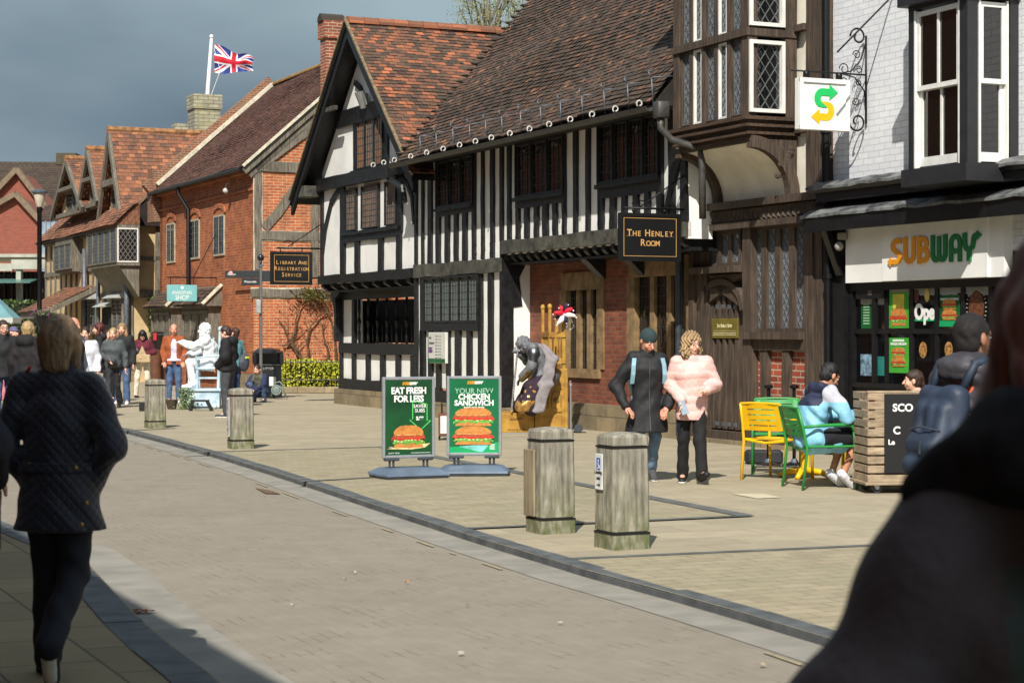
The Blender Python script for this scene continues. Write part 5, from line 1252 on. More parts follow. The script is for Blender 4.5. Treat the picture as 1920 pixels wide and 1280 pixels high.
# ------------------------------------------------------------ far buildings beyond the old house
def far():
    t = thing('modern_brick_building', 'modern red brick building with two plain gables and dark tiled roof at far left', 'building', (pxy(30, 106), 106, 0)); t['_o'] = [pxy(30, 106), 106, 0]
    def poly(pts, d, th, name, mat):
        m = MB(); m.prism([(pxy(x, d), zz(y, d)) for x, y in pts], d, d + th); return m.build(name, mat, t)
    poly([(-60, 640), (-60, 412), (28, 368), (72, 414), (72, 640)], 102, 4, 'gable_wall', brick_new)
    poly([(-60, 640), (-60, 400), (30, 322), (90, 398), (90, 640)], 107, 4, 'gable_wall', brick_new)
    for d, ap, rt in ((101.6, (28, 363), (73, 412)), (106.6, (30, 317), (92, 398))):
        m = MB(); a = [(pxy(-60, d), zz(412, d)), (pxy(ap[0], d), zz(ap[1], d)), (pxy(rt[0], d), zz(rt[1], d))]; m.strip(a[:2], .28, d, d + .5); m.strip(a[1:], .28, d - .002, d + .5); m.build('verge', M('stone_verge', (120, 104, 84), .9), t)
    d = 112; x0, x1 = pxy(-60, d), pxy(119, d); zb, zt = zz(400, d), zz(291, d)
    r = tiles('roof', tile_black, t, (x0, d, zb), (1, 0, 0), (0, .7, .714), x1 - x0, (zt - zb) / .714, tw=.3, tg=.2)
    m = MB(); m.box(x0, x1, d + .5, d + 8, -1, zb); m.prism([(d + .5, zb), (d + .5 + (zt - zb), zt - .3), (d + 8, zb)], x0, x1, 'x'); m.build('roof_body', brick_new, t)
    m = MB(); m.box(pxy(82, d), pxy(120, d), d + 3, d + 4.6, zz(300, d), zz(287, d + 3)); m.build('chimney', M('mossy_stack', (76, 70, 52), .9), t)
    d = 98; x0, x1 = pxy(76, d), pxy(126, d); tiles('lower_roof', tile_black, t, (x0, d, zz(412, d)), (1, 0, 0), (0, .75, .66), x1 - x0, 1.35, tw=.3, tg=.2)
    m = MB(); m.box(x0, x1, d + .1, d + 4, 0, zz(413, d))
    for i in range(6): m.box(x0 + (x1 - x0) * i / 6, x0 + (x1 - x0) * i / 6 + .04, d + .04, d + .1, 0, zz(413, d))
    m.build('metal_cladding', M('zinc_cladding', (132, 146, 158), .5, .15, 3), t)
    # low glazed pavilion
    d = 88; p = thing('low_pavilion', 'low flat-roofed pavilion with pale concrete fascia and dark glazing', 'building', (pxy(50, d), d, 0)); p['_o'] = [pxy(50, d), d, 0]
    X = lambda x: pxy(x, d); Zd = lambda y: zz(y, d)
    m = MB(); m.box(X(-60), X(103), d, d + 6, Zd(482), Zd(476)); m.box(X(24), X(100), d - .3, d + .2, Zd(505), Zd(487)); m.box(X(-60), X(24), d - .1, d + .2, Zd(508), Zd(494)); m.build('concrete_roof', M('pale_concrete', (168, 168, 154), .85, .15, 1), p)
    m = MB()
    for x in (32, 88): m.box(X(x), X(x + 9), d - .2, d + .2, 0, Zd(505))
    m.build('column', M('pale_concrete', (168, 168, 154)), p)
    m = MB(); m.box(X(-60), X(103), d + .8, d + 1, 0, Zd(508)); m.build('glazing', glass_dark, p)
    m = MB()
    for x in (-30, 0, 14, 42, 58, 72): m.box(X(x), X(x + 2.5), d + .6, d + .8, 0, Zd(508))
    m.build('mullion', M('brown_frame', (74, 56, 50), .6), p)
    m = MB(); m.prism([(d - 1.4, Zd(530)), (d + .5, Zd(521)), (d + .5, Zd(523)), (d - 1.4, Zd(532))], X(-60), X(70), 'x'); m.build('glass_canopy', M('green_glass', (84, 120, 112), .3), p)
    m = MB(); m.box(X(-60), X(130), d - 2, d - 1.8, -.1, Zd(590)); g = m.build('garden_wall', brick_new); g['label'] = 'low red brick garden wall behind the hedge at far left'; g['category'] = 'wall'
far()
def hill_trees():
    m = MB(); rr = random.Random(3)
    # row of clipped hedge: dense leaf shells round a dark core
def leaves(name, mat, parent, n, fn, s0, s1, seed=1, asp=.5, off=None):
    r_ = np.random.default_rng(seed); c = fn(r_, n); n = len(c); a = r_.normal(size=(n, 3)); a /= np.linalg.norm(a, axis=1)[:, None]
    b_ = np.cross(a, r_.normal(size=(n, 3))); b_ /= np.linalg.norm(b_, axis=1)[:, None]; e = np.cross(a, b_); s_ = r_.uniform(s0, s1, n)[:, None]
    v = np.stack([c - b_ * s_, c + e * s_ * asp, c + b_ * s_, c - e * s_ * asp], 1).reshape(-1, 3)
    if off is not None: v = v - np.array(off)
    me = bpy.data.meshes.new(name); me.vertices.add(len(v)); me.vertices.foreach_set('co', v.ravel().astype(np.float32)); me.loops.add(4 * n); me.loops.foreach_set('vertex_index', np.arange(4 * n, dtype=np.int32)); me.polygons.add(n); me.polygons.foreach_set('loop_start', np.arange(0, 4 * n, 4, dtype=np.int32)); me.update(calc_edges=True)
    at = me.attributes.new('tc', 'FLOAT', 'FACE'); at.data.foreach_set('value', r_.random(n).astype(np.float32))
    me.materials.append(mat); o = bpy.data.objects.new(name, me); COL.objects.link(o)
    if parent: o.parent = parent
    return o
def leafmat(name, stops):
    if name in MATS: return MATS[name]
    m, n, b = nodes(name); a = n.nodes.new('ShaderNodeAttribute'); a.attribute_name = 'tc'
    n.links.new(ramp(n, a.outputs['Fac'], [(p, lin(q)) for p, q in stops]), b.inputs['Base Color']); b.inputs['Roughness'].default_value = .55
    MATS[name] = m; return m
def hedge(label, c, size, rot, n, stops, s0, s1, seed, name='hedge', cat='hedge', wob=.06):
    t = thing(name, label, cat, c, rot); sx, sy, sz = size
    m = MB(); m.box(-sx / 2 + .06, sx / 2 - .06, -sy / 2 + .06, sy / 2 - .06, 0, sz - .06); m.build('branches', M('hedge_core', (30, 34, 18), .95, .3, 6), t)
    def fn(r_, n):
        p = r_.uniform(-.5, .5, (n, 3)); f = r_.integers(0, 5, n)
        p[f == 0, 0] = -.5; p[f == 1, 0] = .5; p[f == 2, 1] = -.5; p[f == 3, 1] = .5; p[f == 4, 2] = .5
        q = p * np.array(size) + np.array([0, 0, sz / 2]); bump = wob * np.sin(q[:, 0] * 4 + seed) * np.cos(q[:, 2] * 5)
        return q + r_.normal(scale=wob * .6, size=(n, 3)) + bump[:, None] * .6
    leaves('foliage', leafmat(name + str(seed) + '_leaf', stops), t, n, fn, s0, s1, seed); return t
dk = [(0, (40, 56, 22)), (.6, (66, 88, 34)), (1, (94, 116, 48))]
p = Vector((pxy(286, 62), 62, 0)); hedge('tall clipped dark green hedge between the brick house and the cream house', (p.x + .3, 62.6, 0), (1.5, 1.2, zz(559, 62)), ROT, 7000, dk, .03, .06, 2)
hedge('long clipped green hedge at far left behind the teal parasol', (pxy(20, 84), 84, 0), (5.2, 1.2, zz(566, 84)), 0, 8000, dk, .05, .09, 4)
yl = [(0, (110, 124, 26)), (.4, (170, 176, 40)), (.8, (206, 202, 60)), (1, (226, 218, 96))]
ds = 50.5; hp = Vector((pxy(582, ds), ds, 0))
hedge('low yellow green clipped hedge on a stone edge below the brick gable end', (hp.x, ds + .6, .14), (pxy(636, ds) - pxy(528, ds), .9, .66), 0, 9000, yl, .022, .045, 6, 'shrub_bed', 'shrubs')
m = MB(); m.rbox(-.85, .85, 0, .25, 0, .17, .02); tag(m.build('stone_edging', stone, loc=(hp.x + .02, ds - .08, 0)), 'long sandstone edging block in front of the yellow green hedge', 'kerb')
m = MB(); w_ = .8
for i in range(13): m.tube([(-w_ + 2 * w_ * i / 12, 0, .1), (-w_ + 2 * w_ * i / 12, 0, .9)], .012, 5)
m.tube([(-w_, 0, .82), (w_, 0, .82)], .014, 5); m.tube([(-w_, 0, .35), (w_, 0, .35)], .014, 5); tag(m.build('railing', black_metal, loc=(hp.x, ds + .12, 0)), 'low black iron railing standing in the yellow green hedge', 'railing')
# railing and red notice by the dark hedge
m = MB(); d = 57; 
for i in range(9): m.tube([(pxy(285 + i * 2.6, d), 0, .1), (pxy(285 + i * 2.6, d), 0, zz(622, d))], .02, 5)
m.tube([(pxy(284, d), 0, zz(627, d)), (pxy(307, d), 0, zz(627, d))], .02, 5); ra = m.build('railing', black_metal, loc=(0, d, 0)); tag(ra, 'tall black iron railing below the dark hedge by the brick house', 'railing')
m = MB(); m.rbox(-.05, .05, -.01, .01, 0, .22, .004); tag(m.build('red_notice', M('notice_red', (188, 30, 44), .5), loc=(pxy(291, d), d - .04, zz(638, d))), 'small red notice fixed to the tall black railing', 'notice')
# tree tip behind the big roof
t = thing('tree', 'pale green willow-like tree showing above the roofs', 'tree', (pxy(915, 58), 58, 0))
m = MB(); rr = random.Random(9); m.tube([(0, 0, 0), (.1, 0, 6), (0, 0, 10)], [.3, .22, .12], 8); m.build('trunk', tim_grey, t)
m = MB(); tips = []
for i in range(26):
    a = rr.uniform(0, 6.28); L_ = rr.uniform(.5, 1.15); z0 = rr.uniform(8.5, 11); e = Vector((math.cos(a) * L_ * 1.0, math.sin(a) * L_, z0 + rr.uniform(.6, 2.2))); m.tube([(0, 0, z0), (e.x * .5, e.y * .5, z0 + 1), tuple(e), (e.x * 1.15, e.y * 1.15, e.z - .8)], [.05, .035, .02, .008], 5); tips.append(e)
m.build('branch', tim_grey, t)
def fn(r_, n):
    k = r_.integers(0, len(tips), n); c = np.array([tuple(x) for x in tips])[k]; return c + r_.normal(scale=(.18, .2, .1), size=(n, 3)) - np.stack([np.zeros(n), np.zeros(n), r_.exponential(.35, n)], 1)
leaves('crown', leafmat('willow_leaf', [(0, (98, 104, 52)), (.6, (136, 138, 76)), (1, (170, 166, 104))]), t, 6500, fn, .02, .05, 4, .3)

# ------------------------------------------------------------ opposite side of the street, left of and behind the camera
def opposite():  # unseen row; heights shaped for foreground shade and brown window reflections
    W = 15.4
    specs = [(-40, -32, 9.5, brick_opp, 'tall brick shop house behind the camera on the left side of the street'), (-32, -24.3, 8.4, brick_opp, 'brick terrace house beside the camera on the left pavement'), (-24.3, -13, 6.45, brick_red, 'darker brick terrace house left of the nearest pavement'),
             (-13, -4, 6.4, brick_opp, 'brick terrace house left of the road bend, with white windows'), (-4, 5, 10.4, brick_red, 'dark brick house facing the timbered hall across the street'), (5, 15, 10.8, brick_opp, 'orange brick house facing the gabled house across the street'), (15, 27, 10.6, brick_opp, 'long orange brick house facing the arched-window house'), (27, 40, 10.4, brick_opp, 'orange brick house facing the hedge and the cream house'), (40, 56, 10.8, brick_red, 'dark brick house farthest along the left side of the street')]
    for a, c, h, mt, lab in specs:
        t = fthing('terrace_house', lab, 'house', a, W, group='unseen houses on the left side of the street')
        m = MB(); m.box(a, c - .02, W, W + 6, 0, h); m.build('wall', mt, t)
        m = MB(); m.prism([(W - .3, h - .05), (W + 3.1, h + 2.2), (W + 6.2, h - .05)], a, c - .02, 'x'); m.build('roof', tile_dark, t)
        n = 3
        for i in range(n):
            u = a + (c - a) * (i + .5) / n
            for z0, z1 in ((.9, 2.4), (3.6, 5.2)):
                m = MB(); m.box(u - .6, u + .6, W - .03, W + .01, z0, z1); w_ = m.build('window', white_paint, t); m = MB(); m.box(u - .52, u - .02, W - .05, W - .02, z0 + .08, z1 - .08); m.box(u + .02, u + .52, W - .05, W - .02, z0 + .08, z1 - .08); m.build('pane', glass_dark, w_)
opposite()
# ------------------------------------------------------------ bollards
boll_m = woodmat('weathered_bollard_oak', (98, 94, 82), (178, 172, 154), st=(10, 10, 1.5), bump=.9, green=(86, 94, 48), gh=.5)
groove_m = M('dark_groove', (18, 15, 12), .9)
def bollard():
    t = thing('bollard', 'x', 'bollard', (0, 0, 0), ROT)
    w_, h = .31, .84; rr = random.Random(2)
    def ring(z, k, c=.018): a, b_ = k, w_ - k; return [(a + c, -b_, z), (b_ - c, -b_, z), (b_, -b_ + c, z), (b_, -a - c, z), (b_ - c, -a, z), (a + c, -a, z), (a, -a - c, z), (a, -b_ + c, z)]
    m = MB(); zs = [0, .1, .118, .12, .3, .5, .7, .735, .75, .755]
    m.loft([ring(-.1, 0), ring(.108, 0), ring(.112, .014), ring(.126, .014), ring(.13, .004), ring(.4, .006), ring(.722, .011), ring(.726, .024), ring(.740, .024), ring(.744, .012), ring(.80, .012), ring(.818, .018, .03), ring(.830, .06, .05), ring(.836, .14, .005)])
    m.build('post', boll_m, t)
    m = MB(); m.loft([ring(.106, -.002), ring(.120, -.002)]); m.loft([ring(.725, .006), ring(.738, .006)]); m.build('groove_shade', groove_m, t)  # near-black strips paint in the shade of the two cut grooves
    return t
B0 = bollard()
blab = ['grey oak bollard with mossy foot, just left of the bollard with the blue sign', 'nearest weathered oak bollard, with a small blue and white sign on its side', 'weathered oak bollard with a long grey notice on its side, near the litter bin', 'oak bollard with no sign in front of the white living statue', 'farthest oak bollard, beside the smiling woman in grey']
for i, ((px, py), sx) in enumerate([((1015, 1002), 1), ((1150, 1032), 1.03), ((436, 842), 1.0), ((279, 803), .98), ((167, 776), .97)]):
    o = B0 if i == 0 else copy_tree(B0); p = gnd(px, py); o.location = p; o['label'] = blab[i]; o['group'] = 'oak bollards along the kerb'; o.scale = (sx, sx, sx * (1.0 if i else 1.01)); o.rotation_euler.z = ROT + [0, .02, -.03, .03, 0][i]
bs = [o for o in COL.objects if o.name.startswith('bollard')]
def plate(par, z0, z1, x0, x1, long=False):
    m = MB(); m.rbox(x0, x1, 0, .012, z0, z1, .004); p = m.build('sign_plate', M('plate_pale', (206, 208, 204) if not long else (150, 150, 142), .5), par)
    T = face_T(((x0 + x1) / 2, .013, 0), (-1, 0, 0), (0, 1, 0))
    if not long:
        m = MB(); m.box((x0 + x1) / 2 - .028, (x0 + x1) / 2 + .028, .011, .0135, z1 - .115, z1 - .03); m.build('blue_symbol', M('sign_blue', (34, 84, 172), .5), p)
        m = MB(); c = (x0 + x1) / 2; m.ball((c, .0135, z1 - .05), (.008, .002, .008), 8, 4); m.strip([(c + .002, z1 - .06), (c + .002, z1 - .082), (c - .015, z1 - .085), (c - .02, z1 - .105)], .007, .013, .0145); m.strip(arc((c + .004, z1 - .092), .014, 120, 330, 8), .005, .013, .0148); m.build('wheelchair_mark', white_ink, p)
        lettering(p, 'Loading\nonly', .035, T @ Matrix.Translation((0, z1 - .155, 0)), black_paint, line=1.2)
        m = MB(); z = z0 + .035; m.strip([(c + .02, z), (c - .012, z)], .009, .012, .0145); m.prism([(c - .028, z), (c - .01, z + .016), (c - .01, z - .016)], .012, .015); m.build('arrow_mark', black_paint, p)
    else:
        m = MB(); rr = random.Random(1)
        for k in range(26): z = z1 - .03 - k * .019; m.box(x0 + .01, x0 + .01 + (x1 - x0 - .02) * rr.uniform(.4, 1), .011, .0135, z - .005, z + .004)
        m.build('small_print', black_paint, p)
for o in bs:
    if o['label'].startswith('nearest'): plate(o, .42, .68, .15, .26)
    if o['label'].startswith('weathered'): plate(o, .16, .7, .16, .28, True)
    if o['label'].startswith('grey oak'):
        m = MB(); m.rbox(.1, .30, .0, .02, .13, .66, .006); m.build('repair_plank', woodmat('tan_plank', (112, 100, 78), (160, 146, 118), st=(9, 9, .8)), o)

# ------------------------------------------------------------ poster stands
alu = M('aluminium', (176, 180, 184), .35, .05, 20, metal=.6); base_m = M('grey_moulded_plastic', (92, 108, 126), .5, .12, 4, .15, 40); dkp = M('dark_grey_plastic', (56, 62, 70), .5)
def stand(label, c, rot, kind):
    t = thing('poster_stand', label, 'advertising sign', c, rot, 'poster stands on the plaza')
    w_, z0, z1 = .62, .215, 1.11
    m = MB(); f = .035
    m.rbox(-w_ / 2, -w_ / 2 + f, -.02, .02, z0, z1, .008); m.rbox(w_ / 2 - f, w_ / 2, -.02, .02, z0, z1, .008); m.rbox(-w_ / 2 + f, w_ / 2 - f, -.019, .019, z0, z0 + f, .008); m.rbox(-w_ / 2 + f, w_ / 2 - f, -.019, .019, z1 - f, z1, .008); m.build('frame', alu, t)
    a, b_ = -w_ / 2 + f, w_ / 2 - f; zb, zt = z0 + f, z1 - f
    m = MB(); m.box(a, b_, -.01, .01, zb, zt); p = m.build('poster', M('poster_green_a', (20, 84, 44), .25, .35, 1.6, c2=(12, 56, 32)) if kind == 1 else M('poster_green_b', (24, 104, 66), .25, .1, 1.6), t)
    F = Matrix(((1, 0, 0, 0), (0, 0, -1, -.0105), (0, 1, 0, 0), (0, 0, 0, 1)))          # text facing -y
    T = lambda x, z: Matrix.Translation((x, -.0105, z)) @ Matrix(((1, 0, 0), (0, 0, -1), (0, 1, 0))).to_4x4()
    am = M('sign_amber', (226, 150, 24)); h = .034
    tt = Matrix.Translation((-word_len(h) * .5 * 1.05, -.0105, zt - .055)) @ Matrix(((1, .25, 0), (0, 0, -1), (0, 1, 0))).to_4x4() @ Matrix.Diagonal((1.15, 1, 1, 1))
    shop_word(p, tt, h, 'lettering', False, [am, white_ink], .001, .24)
    m = MB(F)
    def bun(pts, slot, k): m.m = slot; m.prism(pts, 0, .001 + .0004 * k, 'z')
    if kind == 1:
        lettering(p, 'EAT FRESH\nFOR LESS', .098, T(0, zt - .165), white_ink, .004, sx=.92, line=.92, ext=.001, space=.95)
        nm = M('neon_green', (90, 220, 110), .4); m2 = MB(F); o = (.13, zb + .455)
        out_ = [(-.085, .165), (.085, .12), (.085, -.06), (.13, -.06), (.01, -.16), (-.12, -.05), (-.085, -.04), (-.085, .165)]
        out_ = [(o[0] + x - .0, o[1] + z - .02) for x, z in out_]; m2.strip(out_, .009, 0, .0012, 'z'); m2.build('arrow_outline', nm, p)
        lettering(p, 'SAVER\nSUBS', .055, T(o[0], o[1] + .055), white_ink, .0006, line=.9, ext=.001); lettering(p, '2.99', .05, T(o[0], o[1] - .055), white_ink, .004, ext=.001)
        m3 = MB(Matrix.Translation((0, -.0108, 0)) @ Matrix.Diagonal((1, -1, 1, 1))); 
        m3.m = 6; m3.prism([(a + .01, zb + .07), (a + .2, zb + .1), (b_ - .02, zb + .125), (b_ - .08, zb + .08), (a + .3, zb + .06)], 0, .0006)
        sub_art(m3, a + .07, zb + .08, .40, .25, .0008); m3.build('food_picture', ART + [M('paper_wrap', (226, 206, 150), .6, .2, 20)], p)
        lettering(p, 'Saver', .02, T(a + .065, zb + .09), white_ink, ext=.001); lettering(p, 'greener stamp', .022, T(a + .1, zb + .025), white_ink, ext=.001)
        m4 = MB(F); m4.box(a + .3, b_ - .02, zb + .02, zb + .024, 0, .001); m4.build('small_print', white_ink, p)
    else:
        lettering(p, 'YOUR NEW', .085, T(0, zt - .135), M('pale_outline', (176, 214, 190), .5), .000, sx=.95, ext=.001)
        lettering(p, 'YOUR NEW', .085, T(0, zt - .135) @ Matrix.Translation((0, 0, .001)), M('poster_green_b', (24, 104, 66)), -.0035, sx=.95, ext=.001)
        lettering(p, 'CHICKEN\nSANDWICH', .084, T(0, zt - .235), white_ink, .003, sx=.98, line=.82, ext=.001); lettering(p, 'BAKED NOT FRIED', .024, T(0, zt - .318), white_ink, .001, ext=.001, space=1.15)
        m3 = MB(Matrix.Translation((0, -.0108, 0)) @ Matrix.Diagonal((1, -1, 1, 1))); m3.m = 6; m3.prism([(a, zb), (b_, zb), (b_, zb + .12), (a + .35, zb + .075), (a, zb + .065)], 0, .0004); m3.m = 7; m3.prism([(a + .1, zb + .07), (b_ - .1, zb + .1), (b_ - .18, zb + .01), (b_ - .22, zb + .01)], 0, .0008)
        sub_art(m3, a + .03, zb + .09, .47, .42, .001, 2); m3.build('food_picture', ART + [poster_emerald, M('teal_wrap', (120, 200, 190), .5, .3, 9)], p)
        m4 = MB(F)
        for k in range(5): m4.box(b_ - .1, b_ - .04 - .01 * (k % 2), zb + .035 + k * .013, zb + .041 + k * .013, 0, .0012)
        m4.build('small_print', white_ink, p)
    m = MB()
    for x in (-.2, .2):
        for dx in (-.022, .022): m.tube([(x + dx, 0, .09), (x + dx, 0, z0 - .02)], .013, 8)
        m.rbox(x - .085, x + .085, -.035, .035, z0 - .028, z0, .008)
    m.build('spring_post', dkp, t)
    m = MB()
    def rg(sx, sy, z, c=.1): return [(x * sx, y * sy, z) for x, y in ((-1 + c, -1), (1 - c, -1), (1, -.35), (1, .35), (1 - c, 1), (-1 + c, 1), (-1, .35), (-1, -.35))]
    m.m = 1; m.loft([rg(.385, .30, .0), rg(.40, .31, .035), ]); m.m = 0; m.loft([rg(.405, .315, .036), rg(.40, .31, .055), rg(.33, .22, .105, .16), rg(.29, .17, .112, .2)]); m.build('weighted_base', [base_m, dkp], t, smooth=25)
    return t
stand('leaning green poster stand reading eat fresh for less, left of the pair', (pxy(766, 21.2), 21.2, 0), R(24), 1)
stand('green poster stand reading your new chicken sandwich, right of the pair', (pxy(889, 21.6), 21.6, 0), R(3), 2)

# ------------------------------------------------------------ cafe furniture
cg = M('green_powder_coat', (40, 138, 62), .4, .05, 6); cy = M('yellow_powder_coat', (236, 184, 14), .4, .04, 6)
def chair(mat, label):
    t = thing('cafe_chair', label, 'chair', (0, 0, 0), 0, 'metal armchairs outside the shop'); W_, D_ = .27, .25; r = .016
    m = MB()
    n = 7
    for i in range(n):
        y0 = -D_ + .02 + i * (2 * D_ - .03) / n; m.rbox(-W_ + .02, W_ - .02, y0, y0 + .058, .44 - .012 * math.sin(math.pi * (i + .5) / n), .452 - .012 * math.sin(math.pi * (i + .5) / n), .004)
    m.tube([(-W_, -D_, .44), (-W_, D_, .44)], .013, 6); m.tube([(W_, -D_, .44), (W_, D_, .44)], .013, 6); m.tube([(-W_, -D_ + .02, .435), (0, -D_ + .0, .405), (W_, -D_ + .02, .435)], .015, 6); m.build('seat', mat, t, smooth=30)
    m = MB(); zb, zt = .54, .83
    rows = [(zb, zb + .05), (zb + .062, zb + .108), (zb + .12, zb + .166), (zb + .178, zb + .224), (zb + .236, zt)]
    yb = lambda z: -D_ - .005 - (z - .45) * .26
    for a, b_ in rows: m.loft([[(x, yb(a) - c_, a), (x, yb(b_) - c_, b_), (x, yb(b_) - c_ - .006, b_), (x, yb(a) - c_ - .006, a)] for x, c_ in ((-.19, 0), (-.1, .02), (0, .026), (.1, .02), (.19, 0))])
    for sx in (-1, 1): m.loft([[(x * sx, yb(a), a), (x * sx, yb(a) - .008, a), ((x - .075) * sx, yb(a) - .008 - .004, a), ((x - .075) * sx, yb(a) - .004, a)] for x, a in ((.25, zb), (.25, zt))])
    m.tube([(-.25, yb(zt), zt), (-.12, yb(zt) - .02, zt + .008), (.12, yb(zt) - .02, zt + .008), (.25, yb(zt), zt)], .013, 6); m.build('backrest', mat, t, smooth=30)
    for sx in (-1, 1):
        m = MB(); m.tube([(sx * (W_ - .0), -D_ - .06, .0), (sx * W_, -D_ - .01, .42), (sx * .26, yb(.62), .62), (sx * .25, yb(.83), .83)], r, 8); m.build('leg', mat, t, smooth=True)
        m = MB(); m.tube([(sx * W_, D_ + .03, 0), (sx * W_, D_ + .01, .44), (sx * W_, D_ + .0, .60)], r, 8); m.build('leg', mat, t, smooth=True)
        m = MB(); m.tube([(sx * .262, yb(.63), .64), (sx * .275, -.1, .655), (sx * .275, D_ - .08, .66), (sx * .275, D_ - .02, .645), (sx * W_, D_, .59)], [r, .018, .02, .018, r], 8); m.build('armrest', mat, t, smooth=True)
    return t
c1 = chair(cg, 'green metal cafe armchair that the man in light blue is sitting in'); c1.location = (3.18, 19.78, 0); c1.rotation_euler.z = R(-76)
c2 = chair(cy, 'empty yellow metal cafe armchair seen from behind, left of the seated man'); c2.location = (2.90, 20.95, 0); c2.rotation_euler.z = R(-40)
c3 = copy_tree(c1); c3['label'] = 'green metal cafe armchair behind the empty yellow one, against the brick panels'; c3.location = (3.02, 21.9, 0); c3.rotation_euler.z = R(172)
c4 = copy_tree(c2); c4['label'] = 'yellow metal cafe armchair half hidden behind the slatted planter'; c4.location = (3.86, 20.75, 0); c4.rotation_euler.z = R(78)
def table(loc, label, top, leg):
    t = thing('cafe_table', label, 'table', loc, R(20)); m = MB(); m.rbox(-.36, .36, -.36, .36, .715, .74, .01); m.build('table_top', top, t)
    m = MB(); m.rbox(-.045, .045, -.03, .03, .06, .71, .01); m.build('leg', leg, t)
    m = MB()
    for a in range(4): an = R(45 + 90 * a); m.tube([(0, 0, .09), (.18 * math.cos(an), .18 * math.sin(an), .07), (.3 * math.cos(an), .3 * math.sin(an), .02)], [.04, .032, .028], 8)
    m.build('foot', leg, t, smooth=True); return t
table((3.22, 21.1, 0), 'cafe table with green top and yellow pedestal behind the seated man', cg, cy)
table((3.86, 20.1, 0), 'cafe table with green top hidden behind the slatted planter, in front of the seated man', cg, cy)
m = MB(); m.loft([[(-.14, -.1, z), (.14, -.08, z), (.15, .1, z + .02), (-.13, .12, z)] for z in (0, .004)]); m.rbox(-.09, .08, -.06, .06, .004, .05, .015); tag(m.build('paper_bag', white_paint, loc=(3.03, 20.98, .741)), 'white crumpled paper food wrapper on the green cafe table', 'wrapper')
for px in (1441, 1489):
    d = 23.0; t = thing('queue_post', 'black queue post with flat cap and chrome foot, %s one by the brick panels' % ('left' if px < 1450 else 'right'), 'post', (pxy(px, d), d, 0), 0, 'queue posts by the carved house')
    m = MB(); m.tube([(0, 0, .05), (0, 0, .93)], .022, 10); m.lathe([(.03, .92), (.055, .94), (.055, .965), (.01, .975)], n=14); m.build('pole', black_metal, t, smooth=40)
    m = MB(); m.lathe([(.15, 0), (.15, .015), (.05, .05), (.028, .09)], n=20); m.build('foot', M('chrome', (200, 202, 206), .15, .02, 5, metal=1), t, smooth=30)
m = MB(); m.rbox(-.2, .25, -.12, .12, 0, .17, .03); tag(m.build('black_box', M('black_rubber', (34, 35, 38), .7, .2, 6), loc=(pxy(1430, 23.3), 23.4, 0)), 'low black rubber block behind the empty yellow chair', 'block')
def planter():
    t = thing('slatted_planter', 'pale slatted wooden screen crate on castors with black menu board', 'planter', (3.53, 19.05, 0), R(5))
    W_, D_ = 1.15, .55; m = MB(); wm = woodmat('bleached_slat', (124, 106, 84), (186, 166, 138), st=(1.6, 9, 9), bump=.3); n = 10; z0, z1 = .115, 1.02; h = (z1 - z0) / n
    for i in range(n):
        a, b_ = z0 + i * h, z0 + (i + 1) * h - .018
        m.rbox(0, W_, 0, .022, a, b_, .003); m.rbox(0, .022, .024, D_ - .024, a, b_, .003); m.rbox(W_ - .022, W_, .024, D_ - .024, a, b_, .003); m.rbox(0, W_, D_ - .022, D_, a, b_, .003)
    m.rbox(-.03, W_ + .03, -.03, D_ + .03, z0 - .03, z0 - .001, .004); m.build('slat_panel', wm, t)
    m = MB()
    for x in (.03, W_ - .08):
        for y in (.025, D_ - .075): m.box(x, x + .05, y, y + .05, z0, z1 - .02)
    m.build('corner_post', wm, t)
    m = MB(); m.box(-.005, W_ + .005, -.005, D_ * .0 + .05, z1 - .017, z1); m.build('top_rail', wm, t)
    m = MB(); m.rbox(.165, 1.0, -.02, -.002, z0 + .09, z1 - .03, .003); bd = m.build('menu_board', M('board_black', (20, 20, 22), .5, .1, 3), t)
    def T(x, z): return Matrix.Translation((x, -.021, z)) @ Matrix(((1, 0, 0), (0, 0, -1), (0, 1, 0))).to_4x4()
    lettering(bd, 'SCO', .105, T(.245, z1 - .17), white_ink, .003, align='LEFT'); lettering(bd, 'C', .105, T(.25, z1 - .395), white_ink, .003, align='LEFT'); lettering(bd, 'Le', .07, T(.2, z1 - .51), white_ink, .002, align='LEFT')
    for x, y in ((.08, .06), (W_ - .1, .06), (.08, D_ - .08), (W_ - .1, D_ - .08)):
        m = MB(); m.m = 0; m.lathe([(.0, -.016), (.047, -.016), (.05, -.01), (.05, .01), (.047, .016), (0, .016)], n=18)
        m.v = [(x + .03 + c, y + a, .05 + b_) for a, b_, c in [(v[2], v[0], v[1]) for v in m.v]]
        cst = m.build('castor_wheel', dkp, t, smooth=30); m = MB(); m.prism([(x - .01, .085), (x + .05, .085), (x + .045, .04), (x + .015, .04)], y - .024, y - .019); m.prism([(x - .01, .085), (x + .05, .085), (x + .045, .04), (x + .015, .04)], y + .019, y + .024); m.build('castor_fork', alu, cst)
planter()

